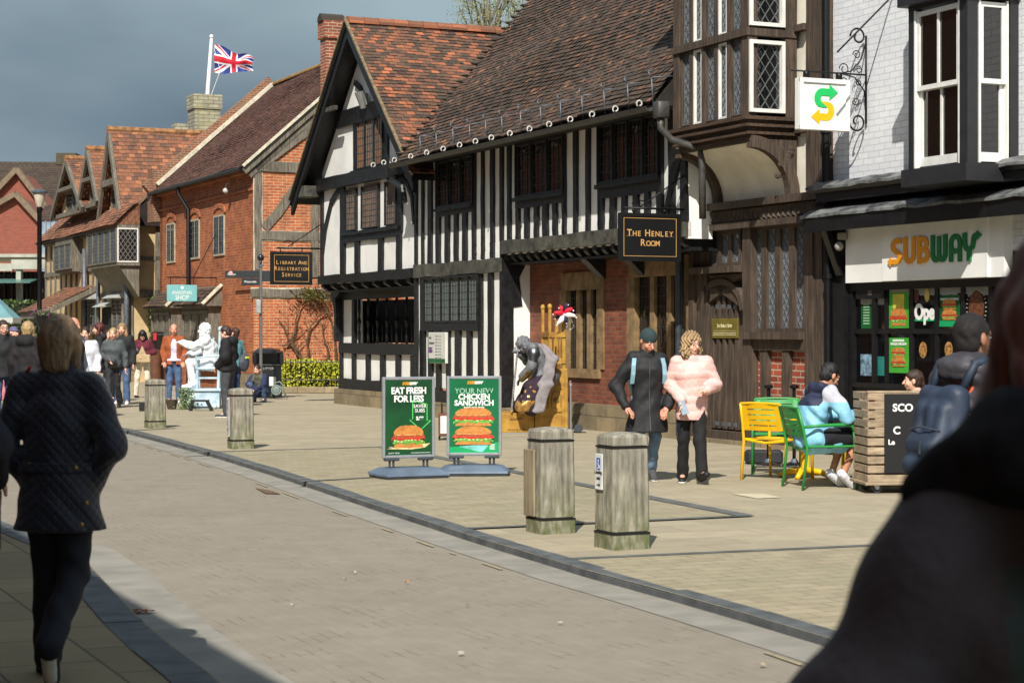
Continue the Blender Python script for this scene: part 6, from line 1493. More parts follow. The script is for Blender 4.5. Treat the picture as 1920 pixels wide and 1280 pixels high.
# ------------------------------------------------------------ gilded throne, hand cart, jester hat
gold = M('gold_paint', (184, 142, 58), .55, .15, 6, .4, 40, metal=.1, c2=(148, 108, 40)); gold_d = M('dark_gold', (120, 88, 36), .6, .2, 20)
def throne():
    d = 30.3; t = thing('throne', 'yellow gold painted throne with step and tall back, used by the knight performer', 'throne', (pxy(1003, d), d, 0), R(8))
    k = d / FP; W_ = .8
    m = MB(); zs_ = lambda y: zz(y, d)
    m.rbox(-.57, -.005, -.0, W_, .02, .33, .01); m.rbox(.0, .53, 0, W_, .02, zs_(691), .01)
    for x0, x1, z0, z1 in ((.0, .04, .02, zs_(691)), (.43, .47, .05, zs_(691)), (.04, .43, zs_(691) - .05, zs_(691) - .01), (.04, .43, zs_(728), zs_(722)), (.04, .43, zs_(772), zs_(765)), (.22, .24, zs_(765), zs_(728))):
        m.box(x0, x1, -.02, .0, z0, z1)
    m.build('seat_block', gold, t)
    m = MB()
    for cx in (.13, .34):
        z0, z1 = zs_(765) + .02, zs_(728) - .02
        m.strip([(cx - .075, z0), (cx - .075, z0 + .12)] + arc((cx, z0 + .12), .075, 180, 0, 10, .13) + [(cx + .075, z0)], .01, -.014, 0)
        zc = z0 + .1; m.box(cx - .012, cx + .012, -.022, 0, zc - .04, zc + .04); m.box(cx - .04, cx + .04, -.0225, 0, zc - .012, zc + .012)
    m.strip([(-.4, .24), (-.2, .24)], .02, -.012, .0)
    m.build('carved_panel', gold_d, t)
    m = MB(); zb = zs_(691); zt = zs_(575); zr = zs_(632)
    for y in (.02, W_ - .07):
        m.rbox(.22 + (.0 if y < .1 else 0), .27, y, y + .05, zb, zt - .03, .008); m.ball((.245, y + .025, zt), (.04, .04, .05), 10, 6)
        m.rbox(.44, .50, y, y + .05, 0, zs_(600), .008)
    for z in (zr, zb + .08): m.box(.225, .49, .0, .05, z, z + .08); m.box(.225, .265, .05, W_ - .05, z, z + .08)
    for i in range(5): m.tube([(.27 + i * .045, .03, zb + .1), (.27 + i * .045, .03, zr)], .011, 6)
    for i in range(9): m.tube([(.245, .08 + i * .08, zb + .1), (.245, .08 + i * .08, zr)], .013, 6)
    m.build('back_frame', gold, t, smooth=35)
    m = MB(); m.rbox(-.6, -.0, -.02, .8, .0, .02, .004); m.build('base_tray', alu, t)
    lettering(t, 'the lonely knight', .045, Matrix.Translation((-.29, -.003, .07)) @ Matrix(((1, 0, 0), (0, 0, -1), (0, 1, 0))).to_4x4(), gold_d, name='painted_words')
    t = thing('hand_cart', 'silver folding sack truck with black wheel leaning behind the throne', 'cart', (pxy(1071, d), d + .3, 0))
    m = MB(); m.tube([(0, 0, .05), (0, 0, zs_(722))], .018, 8); m.tube([(.0, .3, .05), (.0, .3, zs_(722))], .018, 8); m.tube([(0, 0, zs_(722)), (0, .15, zs_(716)), (0, .3, zs_(722))], .018, 8); m.box(-.02, .25, 0, .3, .03, .045); m.build('frame', alu, t, smooth=40)
    m = MB(); m.lathe([(0, -.02), (.06, -.02), (.07, -.01), (.07, .01), (.06, .02), (0, .02)], n=16); m.v = [(.12 + a, c - .02, .075 + b_) for a, b_, c in m.v]; m.build('wheel', dkp, t, smooth=30)
    t = thing('jester_hat', 'red white and navy jester hat hung on top of the gold throne', 'hat', (pxy(1058, d), d + .05, zs_(592)))
    cols = [M('hat_red', (204, 24, 52), .7), M('hat_white', (232, 226, 226), .7), M('hat_navy', (26, 24, 56), .7)]
    m = MB(); rr = random.Random(4)
    m.m = 1; m.ball((0, 0, .03), (.07, .07, .05), 10, 6)
    for i, (dx, dz) in enumerate(((-.15, .02), (-.1, -.15), (.05, .17), (.12, .08), (.16, -.03), (.03, -.12), (-.07, .12), (.11, -.1), (-.12, -.05))):
        m.m = i % 3 if i else 0; y = rr.uniform(-.1, .0); m.tube([(0, 0, .03), (dx * .5, y, .03 + dz * .7), (dx, y * 1.3, .03 + dz), (dx * 1.15, y * 1.3, .0 + dz)], [.045, .045, .025, .008], 7); m.m = 1; m.ball((dx * 1.18, y * 1.3, dz), .014, 6, 4)
    m.build('horned_cap', cols, t, smooth=True)
    m = MB(); m.tube([(.03, -.02, -.04), (.05, -.03, -.16), (.03, -.03, -.22)], [.02, .03, .008], 6); m.tube([(.12, 0, -.1), (.16, 0, -.17), (.1, 0, -.22), (.05, 0, -.2)], .006, 5); m.build('bell_string', alu, t, smooth=True)
throne()
# wooden busker box half hidden between the poster stands
d = 28.5; t = thing('wooden_box', 'small brown wooden box with a paper notice standing behind the two poster stands', 'box', (pxy(822, d), d, 0)); m = MB(); m.rbox(0, .3, 0, .3, .06, .4, .01); m.build('box_body', M('brown_box', (104, 62, 44), .6), t); m = MB(); m.rbox(.03, .2, -.006, .0, .1, .36, .002); m.build('paper_notice', white_paint, t)
m = MB(); m.tube([(.05, .05, .4), (.05, .05, .55)], .012, 6); m.box(.0, .03, .0, .03, .0, .06); m.box(.27, .3, 0, .03, 0, .06); m.build('handle', black_metal, t)
# notice board on the timbered block
def notice():
    v = VU + .06; a0, a1 = U(835, v), U(803, v); z0, z1 = Z(818, 681, v), Z(818, 623, v); t = fthing('notice_board', 'white notice board with small print and a green foot strip on the striped timber wall', 'notice board', a0, v, z0)
    m = MB(); m.rbox(a0, a1, v - .06, v, z0, z1, .01); m.build('board', M('notice_white', (206, 206, 198), .4, .04, 3), t)
    m = MB(); m.box(a0 + .01, a1 - .01, v, v + .004, z0 + .01, z0 + .09); m.build('green_strip', poster_green, t)
    T = lambda a, z: face_T((a, v + .002, z), (-1, 0, 0), (0, 1, 0)); ink = M('grey_ink', (60, 62, 60))
    lettering(t, 'Library\nand Registration\nService', .062, T(a1 - .05, z1 - .2), ink, .0, align='LEFT', line=1.6, sx=.62)
    m = MB()
    for k in range(8):
        for q, wd in ((.42, .12), (.6, .06), (.7, .05)): z = z1 - .08 - k * .058; m.box(a1 - (a1 - a0) * q - wd * (a1 - a0), a1 - (a1 - a0) * q, v, v + .003, z, z + .012)
    m.build('small_print', ink, t)
    m = MB(); m.box(a1 - .22, a1 - .03, v, v + .003, z0 + .2, z0 + .26); m.box(a1 - .22, a1 - .03, v, v + .004, z0 + .28, z0 + .3); m.build('logo_patch', M('rainbow_patch', (150, 60, 90), .5, .5, 30, c2=(50, 70, 160)), t)
notice()

# ------------------------------------------------------------ lamp post, finger post, litter bin and small things
def street():
    d = 55; t = thing('street_lamp', 'tall black street lamp with glass lantern at far left', 'street lamp', (pxy(74, d), d, 0)); zt = zz(356, d)
    m = MB(); m.lathe([(.12, 0), (.12, .9), (.075, 1.0), (.065, zz(400, d)), (.08, zz(398, d)), (.07, zz(388, d))], n=12); m.build('post', black_metal, t, smooth=30)
    m = MB(); m.lathe([(.08, zz(388, d)), (.19, zz(362, d)), (.18, zz(360, d))], n=14); m.build('lantern_glass', M('lantern_glass', (190, 180, 160), .2, .1, 4), t, smooth=40)
    m = MB(); m.lathe([(.23, zz(362, d)), (.23, zz(359, d)), (.06, zz(355, d)), (.0, zz(354, d))], n=14); m.build('lantern_cap', M('lamp_cap', (70, 84, 92), .4), t, smooth=30)
    t = thing('planter_tub', 'black round planter tub of purple and green flowers on the street lamp', 'planter', (pxy(84, 54), 53.7, zz(612, 54))); m = MB(); m.lathe([(.12, 0), (.24, .28), (.25, .30), (.2, .3)], n=14); m.build('tub', black_paint, t, smooth=30)
    leaves('flowers', leafmat('flower_leaf', [(0, (50, 80, 30)), (.55, (90, 120, 50)), (.6, (110, 50, 110)), (1, (140, 70, 130))]), t, 500, lambda r_, n: r_.normal(scale=(.13, .1, .05), size=(n, 3)) + np.array([0, 0, .36]), .02, .05, 8)
    # finger post
    d = 45.5; t = thing('finger_post', 'steel finger post with dark direction blades beside the litter bin', 'signpost', (pxy(489, d), d, 0)); steel = M('stainless_steel', (170, 172, 170), .3, .06, 20, metal=.8)
    m = MB(); m.tube([(0, 0, 0), (0, 0, zz(497, d))], .038, 12); m.tube([(0, 0, zz(500, d)), (0, 0, zz(496, d))], .06, 12); m.build('pole', steel, t, smooth=40)
    m = MB(); m.ball((0, 0, zz(483, d)), .085, 14, 8); m.tube([(0, 0, zz(496, d)), (0, 0, zz(488, d))], .03, 8); m.build('globe', M('dark_globe', (40, 44, 46), .2), t, smooth=True)
    bl = M('blade_charcoal', (36, 40, 44), .5)
    def blade(x0, x1, y0, y1, txt):
        m = MB(); a, b_ = pxy(x0, d) - pxy(489, d), pxy(x1, d) - pxy(489, d); m.rbox(a, b_, -.02, .02, zz(y1, d), zz(y0, d), .004); o = m.build('sign_blade', bl, t)
        if txt: lettering(o, txt, .07, Matrix.Translation((a + .06, -.021, (zz(y1, d) + zz(y0, d)) / 2)) @ Matrix(((1, 0, 0), (0, 0, -1), (0, 1, 0))).to_4x4(), white_ink, align='LEFT')
        return o
    bo = blade(422, 487, 507.5, 521, 'Station'); blade(453, 486, 521.5, 535, 'Waterside'); blade(491, 512, 507.5, 528, '')
    m = MB(); m.ball((-.71, -.024, zz(512, d)), (.05, .004, .05), 10, 4); m.build('sticker', M('red_sticker', (190, 60, 70), .5, .5, 40, c2=(230, 230, 230)), bo)
    m = MB(); m.rbox(-.1, .02, -.12, -.04, zz(588, d), zz(562, d), .02); m.build('control_box', M('pale_grey_box', (160, 164, 164), .5), t)
    # litter bin
    d = 47; t = thing('litter_bin', 'black hooded street litter bin with the word litter by the brick gable end', 'litter bin', (pxy(502, d), d, 0), R(10)); K = .35
    oc = lambda r, z, c=.45: [(r * x, r * y, z) for x, y in ((-1 + c, -1), (1 - c, -1), (1, -1 + c), (1, 1 - c), (1 - c, 1), (-1 + c, 1), (-1, 1 - c), (-1, -1 + c))]
    m = MB(); m.loft([oc(.31, 0), oc(.34, .04), oc(.32, .78), oc(.35, .8), oc(.35, .84)]); m.loft([oc(.36, 1.08), oc(.37, 1.11), oc(.26, 1.19), oc(.12, 1.22)])
    for x, y in ((-1, -1), (1, -1), (1, 1), (-1, 1)): m.rbox(x * .32 - .05, x * .32 + .05, y * .2 - .12, y * .2 + .12, .83, 1.09, .02)
    m.box(-.28, .28, -.0, .02, .84, 1.08); m.build('bin_body', M('bin_black', (26, 28, 30), .35, .1, 5, coat=.3), t)
    m = MB(); m.loft([oc(.355, .803), oc(.355, .812)]); m.build('trim', steel, t)
    lettering(t, 'LITTER', .075, Matrix.Translation((0, -.345, .72)) @ Matrix(((1, 0, 0), (0, 0, -1), (0, 1, 0))).to_4x4(), M('silver_ink', (176, 178, 176)), space=1.2)
    m = MB(); m.rbox(.02, .18, -.34, -.33, .3, .52, .003); m.build('tidy_notice', white_paint, t)
    # folded trolley beside it
    d = 46; t = thing('folding_trolley', 'grey folding two-wheeled trolley leaning beside the crouching boy', 'trolley', (pxy(520, d), d, 0)); gm = M('trolley_grey', (120, 134, 128), .5)
    m = MB(); m.tube([(-.15, 0, .06), (-.08, 0, .38), (.05, 0, .42), (.12, 0, .36), (.2, 0, .05)], .016, 8); m.tube([(-.05, .05, .05), (.06, .05, .33), (.24, .05, .03)], .013, 8); m.build('frame', gm, t, smooth=True)
    m = MB(); m.tube([(.11 * math.cos(a / 2) - .02, -.03, .22 + .11 * math.sin(a / 2)) for a in range(14)], .02, 8); m.ball((-.02, -.03, .22), (.09, .015, .09), 12, 6); m.build('wheel', gm, t, smooth=True)
    # rusty brown bin by the hedge
    d = 52; m = MB(); m.lathe([(.16, 0), (.16, zz(656, d)), (.15, zz(655, d)), (.14, zz(670, d))], n=18); tag(m.build('round_bin', M('rust_brown', (104, 62, 40), .7, .3, 6, c2=(78, 48, 34)), loc=(pxy(291, d), d, 0), smooth=30), 'rusty brown cylindrical bin behind the woman in burgundy', 'bin')
    # teal parasol
    d = 47; t = thing('parasol', 'teal canvas parasol with white scalloped edge at the left edge', 'parasol', (pxy(-42, d), d, 0)); teal = M('teal_canvas', (112, 156, 160), .8, .06, 3); zt, ze = zz(545, d), zz(596, d); r_ = pxy(38, d) - pxy(-42, d)
    m = MB(); n = 8; top = (0, 0, zt + .3); pts = [(r_ * math.cos(2 * math.pi * (k + .5) / n), r_ * math.sin(2 * math.pi * (k + .5) / n), ze) for k in range(n)]
    for k in range(n): m.add([top, pts[k], pts[(k + 1) % n]], [(0, 1, 2)])
    m.build('canopy', teal, t); m = MB()
    for k in range(n):
        a, b_ = Vector(pts[k]), Vector(pts[(k + 1) % n])
        for j in range(8): p, q = a.lerp(b_, j / 8), a.lerp(b_, (j + 1) / 8); m.add([tuple(p), tuple(q), (q.x, q.y, q.z - .1), ((p.x + q.x) / 2, (p.y + q.y) / 2, q.z - .15), (p.x, p.y, p.z - .1)], [(0, 1, 2, 3, 4)])
    m.build('valance', white_paint, t); m = MB(); m.tube([(0, 0, 0), (0, 0, zt + .3)], .03, 8); m.build('pole', steel, t)
street()
def busking():
    d = 40.3; t = thing('plinth', 'pale blue-white painted wooden plinth under the living statue', 'plinth', (pxy(381, d), d, 0), R(4)); wb = M('bluewhite_paint', (196, 214, 222), .7, .12, 5, .3, 30, c2=(150, 178, 194))
    m = MB(); m.rbox(-.33, .33, 0, .6, .0, .36, .01); m.rbox(-.4, .38, -.05, .65, .36, .42, .015); m.rbox(-.3, .34, -.02, 0, .03, .33, .004); m.build('plinth_box', wb, t); m = MB(); m.ball((.25, -.1, .05), .05, 8, 5); m.build('ball_foot', wb, t, smooth=True)
    t = thing('tall_chair', 'pale blue-white painted ladder-back chair on the statue plinth', 'chair', (pxy(385, d), d + .3, .42), R(4))
    for x in (-.2, .24):
        for y in (-.2, .2):
            hgt = .42 if x < 0 else 1.2; m = MB(); m.tube([(x, y, 0), (x + (.0 if x < 0 else .04), y, hgt)], .032, 8)
            if x > 0: m.ball((x + .04, y, hgt + .05), (.045, .045, .06), 8, 5)
            m.build('leg', wb, t, smooth=40)
    m = MB(); m.rbox(-.24, .27, -.24, .24, .40, .45, .01); m.build('seat', wb, t)
    m = MB()
    for z in (.62, .82, 1.02): m.rbox(.25, .28, -.2, .2, z, z + .09, .005)
    m.rbox(-.2, .22, -.21, -.19, .2, .24, .004); m.rbox(-.2, .22, .19, .21, .2, .24, .004); m.build('rail', wb, t)
    m = MB(); m.tube([(-.22, -.2, .45), (-.22, -.2, .68)], .022, 8); m.ball((-.22, -.2, .72), .045, 8, 5); m.tube([(-.22, -.2, .64), (.26, -.2, .7)], .02, 8); m.build('armrest', wb, t, smooth=40)
    t = thing('step_stool', 'black plastic folding step stool in front of the statue plinth', 'stool', (pxy(375, 39.2), 39.2, 0)); m = MB(); m.loft([[(-.22, -.1, 0), (-.17, -.1, 0), (-.12, -.1, .2), (-.17, -.1, .2)], [(-.22, .1, 0), (-.17, .1, 0), (-.12, .1, .2), (-.17, .1, .2)]]); m.loft([[(.22, -.1, 0), (.12, -.1, .2), (.17, -.1, .2), (.27, -.1, 0)], [(.22, .1, 0), (.12, .1, .2), (.17, .1, .2), (.27, .1, 0)]]); m.rbox(-.18, .18, -.11, .11, .19, .225, .008); m.build('stool_top', M('stool_black', (24, 26, 28), .5), t)
    m = MB(); m.box(-.15, .2, -.02, .0, .06, .09); m.build('brace', M('stool_black', (24, 26, 28)), t)
    m = MB(); m.rbox(0, .04, 0, .01, 0, .24, .002); o = m.build('white_board', white_paint, loc=(pxy(394, 39.2), 39.2, 0)); o.rotation_euler = (0, -.4, 0); tag(o, 'thin white board leaning on the black step stool', 'board')
    d = 40; m = MB(); m.lathe([(.08, 0), (.13, .2), (.14, .2), (.09, .01)], n=14); tag(m.build('wire_basket', M('basket_brown', (70, 58, 44), .8, .3, 40), loc=(pxy(322, d), d, 0)), 'small dark wire basket on the paving between bollard and plinth', 'basket')
    d = 39; m = MB(); m.rbox(-.08, .08, 0, .15, 0, .18, .01); tag(m.build('black_bag', M('bag_black', (20, 20, 22), .7), loc=(pxy(268, d), d, 0)), 'small black box bag on the ground left of the sign-less oak bollard', 'bag')
    t = thing('ivy_garland', 'green and white ivy garland trailing down the corner of the statue plinth', 'plant', (pxy(346, 40), 39.9, 0))
    leaves('foliage', leafmat('ivy_leaf', [(0, (60, 84, 40)), (.6, (110, 140, 80)), (1, (206, 214, 190))]), t, 900, lambda r_, n: np.stack([r_.normal(0, .06, n) + .0, r_.normal(0, .05, n), r_.uniform(.0, .45, n)], 1) + np.array([.0, 0, 0]) + np.stack([np.where(r_.random(n) < .35, .12, 0), np.zeros(n), np.zeros(n)], 1) * 1.0, .015, .035, 3)
    m = MB(); m.tube([(0, 0, 0), (.03, 0, .2), (-.02, 0, .45)], .008, 5); m.build('stem', tim_grey, t)
busking()
# SHAKESPEARE SHOP hanging sign
def shopsign():
    u = U(341, .6); va, vb_ = V(369, u), V(313, u); z0, z1 = Zs(341, 565, u), Zs(341, 534, u)
    t = fthing('hanging_sign', 'teal hanging sign with white words Shakespeare Shop on an iron bracket', 'sign', u, (va + vb_) / 2, z0)
    m = MB(); m.rbox(u - .03, u + .03, va, vb_, z0, z1, .008); bd = m.build('board', M('teal_board', (122, 184, 186), .5, .03), t)
    vm = (va + vb_) / 2; H_ = z1 - z0
    lettering(bd, 'SHAKESPEARE', H_ * .27, sT(u, vm, z0 + H_ * .52, .031), white_ink, sx=.72); lettering(bd, 'SHOP', H_ * .42, sT(u, vm, z0 + H_ * .22, .031), white_ink, sx=.8)
    m = MB(sT(u, vm, z1 - H_ * .17, .031)); m.prism([(.045 * math.cos(a), .045 * math.sin(a)) for a in [q * .52 for q in range(12)]], 0, .003, 'z'); m.build('emblem', white_ink, bd)
    m = MB(); zr = Zs(341, 520, u); m.tube([(u, -.4, zr), (u, vb_, zr)], .018, 6); m.tube([(u, -.4, zr + 1.3), (u, va + .1, zr)], .014, 6)
    for v in (va + .1, vb_ - .1): m.tube([(u, v, zr), (u, v, z1)], .01, 5)
    m.build('bracket', black_metal, t)
shopsign()
# ------------------------------------------------------------ figures: implicit surfaces polygonised into one continuous mesh per body or garment
def nets(fn, lo, hi, h):
    lo = np.array(lo, float); n = np.maximum(np.ceil((np.array(hi) - lo) / h).astype(int) + 1, 3)
    ax = [lo[i] + h * np.arange(n[i]) for i in range(3)]
    X, Y, Z_ = np.meshgrid(*ax, indexing='ij'); P = np.stack([X, Y, Z_], -1).reshape(-1, 3).astype(np.float32)
    F = fn(P).reshape(n).astype(np.float32); S = F < 0
    c = [(0, 0, 0), (1, 0, 0), (0, 1, 0), (1, 1, 0), (0, 0, 1), (1, 0, 1), (0, 1, 1), (1, 1, 1)]
    def cs(A, d): return A[d[0]:n[0] - 1 + d[0], d[1]:n[1] - 1 + d[1], d[2]:n[2] - 1 + d[2]]
    cnt = sum(cs(S, d).astype(np.int8) for d in c); act = (cnt > 0) & (cnt < 8)
    idx = np.argwhere(act)
    if len(idx) == 0: return None
    Fc = [cs(F, d)[act] for d in c]; acc = np.zeros((len(idx), 3)); k = np.zeros(len(idx))
    for a in range(8):
        for b_ in range(a + 1, 8):
            if sum(abs(c[a][i] - c[b_][i]) for i in range(3)) != 1: continue
            fa, fb = Fc[a], Fc[b_]; m = (fa < 0) != (fb < 0); t = np.where(m, fa / np.where(fa - fb == 0, 1, fa - fb), 0)
            pa = np.array(c[a], float); pb = np.array(c[b_], float); acc += np.where(m[:, None], pa + (pb - pa) * t[:, None], 0); k += m
    V_ = lo + h * (idx + acc / k[:, None])
    num = -np.ones(act.shape, int); num[act] = np.arange(len(idx)); faces = []
    for axis in range(3):
        o1, o2 = (axis + 1) % 3, (axis + 2) % 3
        sl0 = [slice(1, n[i] - 1) for i in range(3)]; sl0[axis] = slice(0, n[axis] - 1); sl1 = list(sl0); sl1[axis] = slice(1, n[axis])
        a, b_ = S[tuple(sl0)], S[tuple(sl1)]; e = np.argwhere(a != b_); sg = a[a != b_]
        off = np.array([1, 1, 1]); off[axis] = 0; e = e + off
        def cell(d1, d2): q = e.copy(); q[:, o1] -= d1; q[:, o2] -= d2; return num[q[:, 0], q[:, 1], q[:, 2]]
        q = np.stack([cell(1, 1), cell(0, 1), cell(0, 0), cell(1, 0)], 1); q[~sg] = q[~sg][:, ::-1]; faces.append(q)
    return V_, np.concatenate(faces)
class SD:
    def __init__(s, k=.03): s.p = []; s.k = k; s.cut = []; s.disp = None; s.sub = []
    def cap(s, a, b, ra, rb=None, ax=None, kx=1): s.p.append(('c', np.array(a, float), np.array(b, float), ra, rb if rb is not None else ra, None if ax is None else np.array(ax, float), kx)); return s
    def chain(s, pts, rs, ax=None, kx=1):
        for i in range(len(pts) - 1): s.cap(pts[i], pts[i + 1], rs[i], rs[i + 1], ax, kx)
        return s
    def ell(s, c, r, Mx=None): s.p.append(('e', np.array(c, float), np.array(r, float), None if Mx is None else np.array(Mx, float))); return s
    def prim(s, q, P):
        if q[0] == 'c':
            _, a, b_, ra, rb, ax, kx = q; d = P - a; ab = b_ - a; L = max((ab * ab).sum(), 1e-9); t = np.clip((d @ ab) / L, 0, 1); w_ = d - t[:, None] * ab
            if ax is not None: w_ = w_ + np.outer((w_ @ ax) * (1 / kx - 1), ax)
            return np.sqrt((w_ * w_).sum(1)) - (ra + (rb - ra) * t)
        _, c, r, Mx = q; d = P - c
        if Mx is not None: d = d @ Mx
        k0 = np.sqrt(((d / r) ** 2).sum(1)); return (k0 - 1) * min(r)
    def __call__(s, P):
        f = None
        for q in s.p:
            g = s.prim(q, P)
            if f is None: f = g
            else: h_ = np.clip(.5 + .5 * (g - f) / s.k, 0, 1); f = g + (f - g) * h_ - s.k * h_ * (1 - h_)
        if s.disp is not None: f = f + s.disp(P)
        for q in s.sub: f = np.maximum(f, -s.prim(q, P))
        for n_, d in s.cut: f = np.maximum(f, P @ np.array(n_, float) - d)
        return f
    def bounds(s, pad=.03):
        lo = np.full(3, 9e9); hi = -lo
        for q in s.p:
            if q[0] == 'c':
                r = max(q[3], q[4]) * max(1, q[6])
                for v in (q[1], q[2]): lo = np.minimum(lo, v - r); hi = np.maximum(hi, v + r)
            else: r = max(q[2]); lo = np.minimum(lo, q[1] - r); hi = np.maximum(hi, q[1] + r)
        return lo - pad, hi + pad
    def mesh(s, h):
        lo, hi = s.bounds(); return nets(s, lo, hi, h)
def sdobj(name, parts, mats, parent=None, smooth=True):
    """parts: list of (verts, faces, slot or slot array) joined in one mesh"""
    vs_, fs, mi = [], [], []; k = 0
    for r, slot in parts:
        if r is None: continue
        V_, F_ = r; vs_.append(V_); fs.append(F_ + k); k += len(V_)
        mi.append(np.full(len(F_), slot) if np.isscalar(slot) else slot)
    V_ = np.concatenate(vs_); F_ = np.concatenate(fs); mi = np.concatenate(mi)
    me = bpy.data.meshes.new(name); me.vertices.add(len(V_)); me.vertices.foreach_set('co', V_.ravel().astype(np.float32))
    me.loops.add(4 * len(F_)); me.loops.foreach_set('vertex_index', F_.ravel().astype(np.int32)); me.polygons.add(len(F_)); me.polygons.foreach_set('loop_start', np.arange(0, 4 * len(F_), 4, dtype=np.int32))
    me.update(calc_edges=True); me.validate()
    for m_ in mats: me.materials.append(m_)
    if len(me.polygons) == len(mi): me.polygons.foreach_set('material_index', mi.astype(np.int32))
    me.shade_smooth()
    o = bpy.data.objects.new(name, me); COL.objects.link(o)
    if parent is not None: o.parent = parent
    return o
def folds(amp=.006, f=22, seed=0):
    return lambda P: amp * .45 * np.sin(P[:, 0] * f * 2.3 + P[:, 2] * f * 1.1 + 2 * np.sin(P[:, 1] * f + P[:, 2] * f * .7)) + amp * np.sin(P[:, 0] * f * 1.1 + 3 * np.sin(P[:, 2] * f * .45 + seed) + seed) * np.cos(P[:, 2] * f * .9 + 2.2 * np.sin(P[:, 1] * f * .8 + seed * 2) + P[:, 0] * 9)
def puff(amp=.014, pitch=.085):
    return lambda P: -amp * (np.abs(np.sin(np.pi * (P[:, 2] + .012 * np.sin(P[:, 0] * 14)) / pitch)) ** .55) + .002 * np.sin(P[:, 0] * 95 + 2 * np.sin(P[:, 2] * 70)) * np.cos(P[:, 1] * 80)
SK = lambda n, c: M('skin_' + n, c, .55, .08, 14, .15, 90)
skin_fair, skin_tan, skin_red = SK('fair', (222, 172, 148), ), SK('tan', (190, 134, 104)), SK('ruddy', (212, 146, 120))
eye_w = M('eye_white', (214, 208, 200), .3, .02); eye_d = M('eye_dark', (36, 28, 24), .3); lipm = M('lips', (176, 96, 88), .5)
def rotz(a): c, s_ = math.cos(a), math.sin(a); return np.array([[c, -s_, 0], [s_, c, 0], [0, 0, 1.]])
def rotx(a): c, s_ = math.cos(a), math.sin(a); return np.array([[1, 0, 0], [0, c, -s_], [0, s_, c]])
def roty(a): c, s_ = math.cos(a), math.sin(a); return np.array([[c, 0, s_], [0, 1, 0], [-s_, 0, c]])
BASE = dict(pel=(0, 0, .93), che=(0, .005, 1.24), nek=(0, -.015, 1.43), hed=(0, .015, 1.575),
            shR=(.165, -.01, 1.375), elR=(.225, -.03, 1.10), wrR=(.24, .06, .86), hiR=(.085, 0, .90), knR=(.095, .03, .49), anR=(.10, -.01, .085), toR=(.12, .15, .035))
for k_ in ('sh', 'el', 'wr', 'hi', 'kn', 'an', 'to'):
    x, y, z = BASE[k_ + 'R']; BASE[k_ + 'L'] = (-x, y, z)
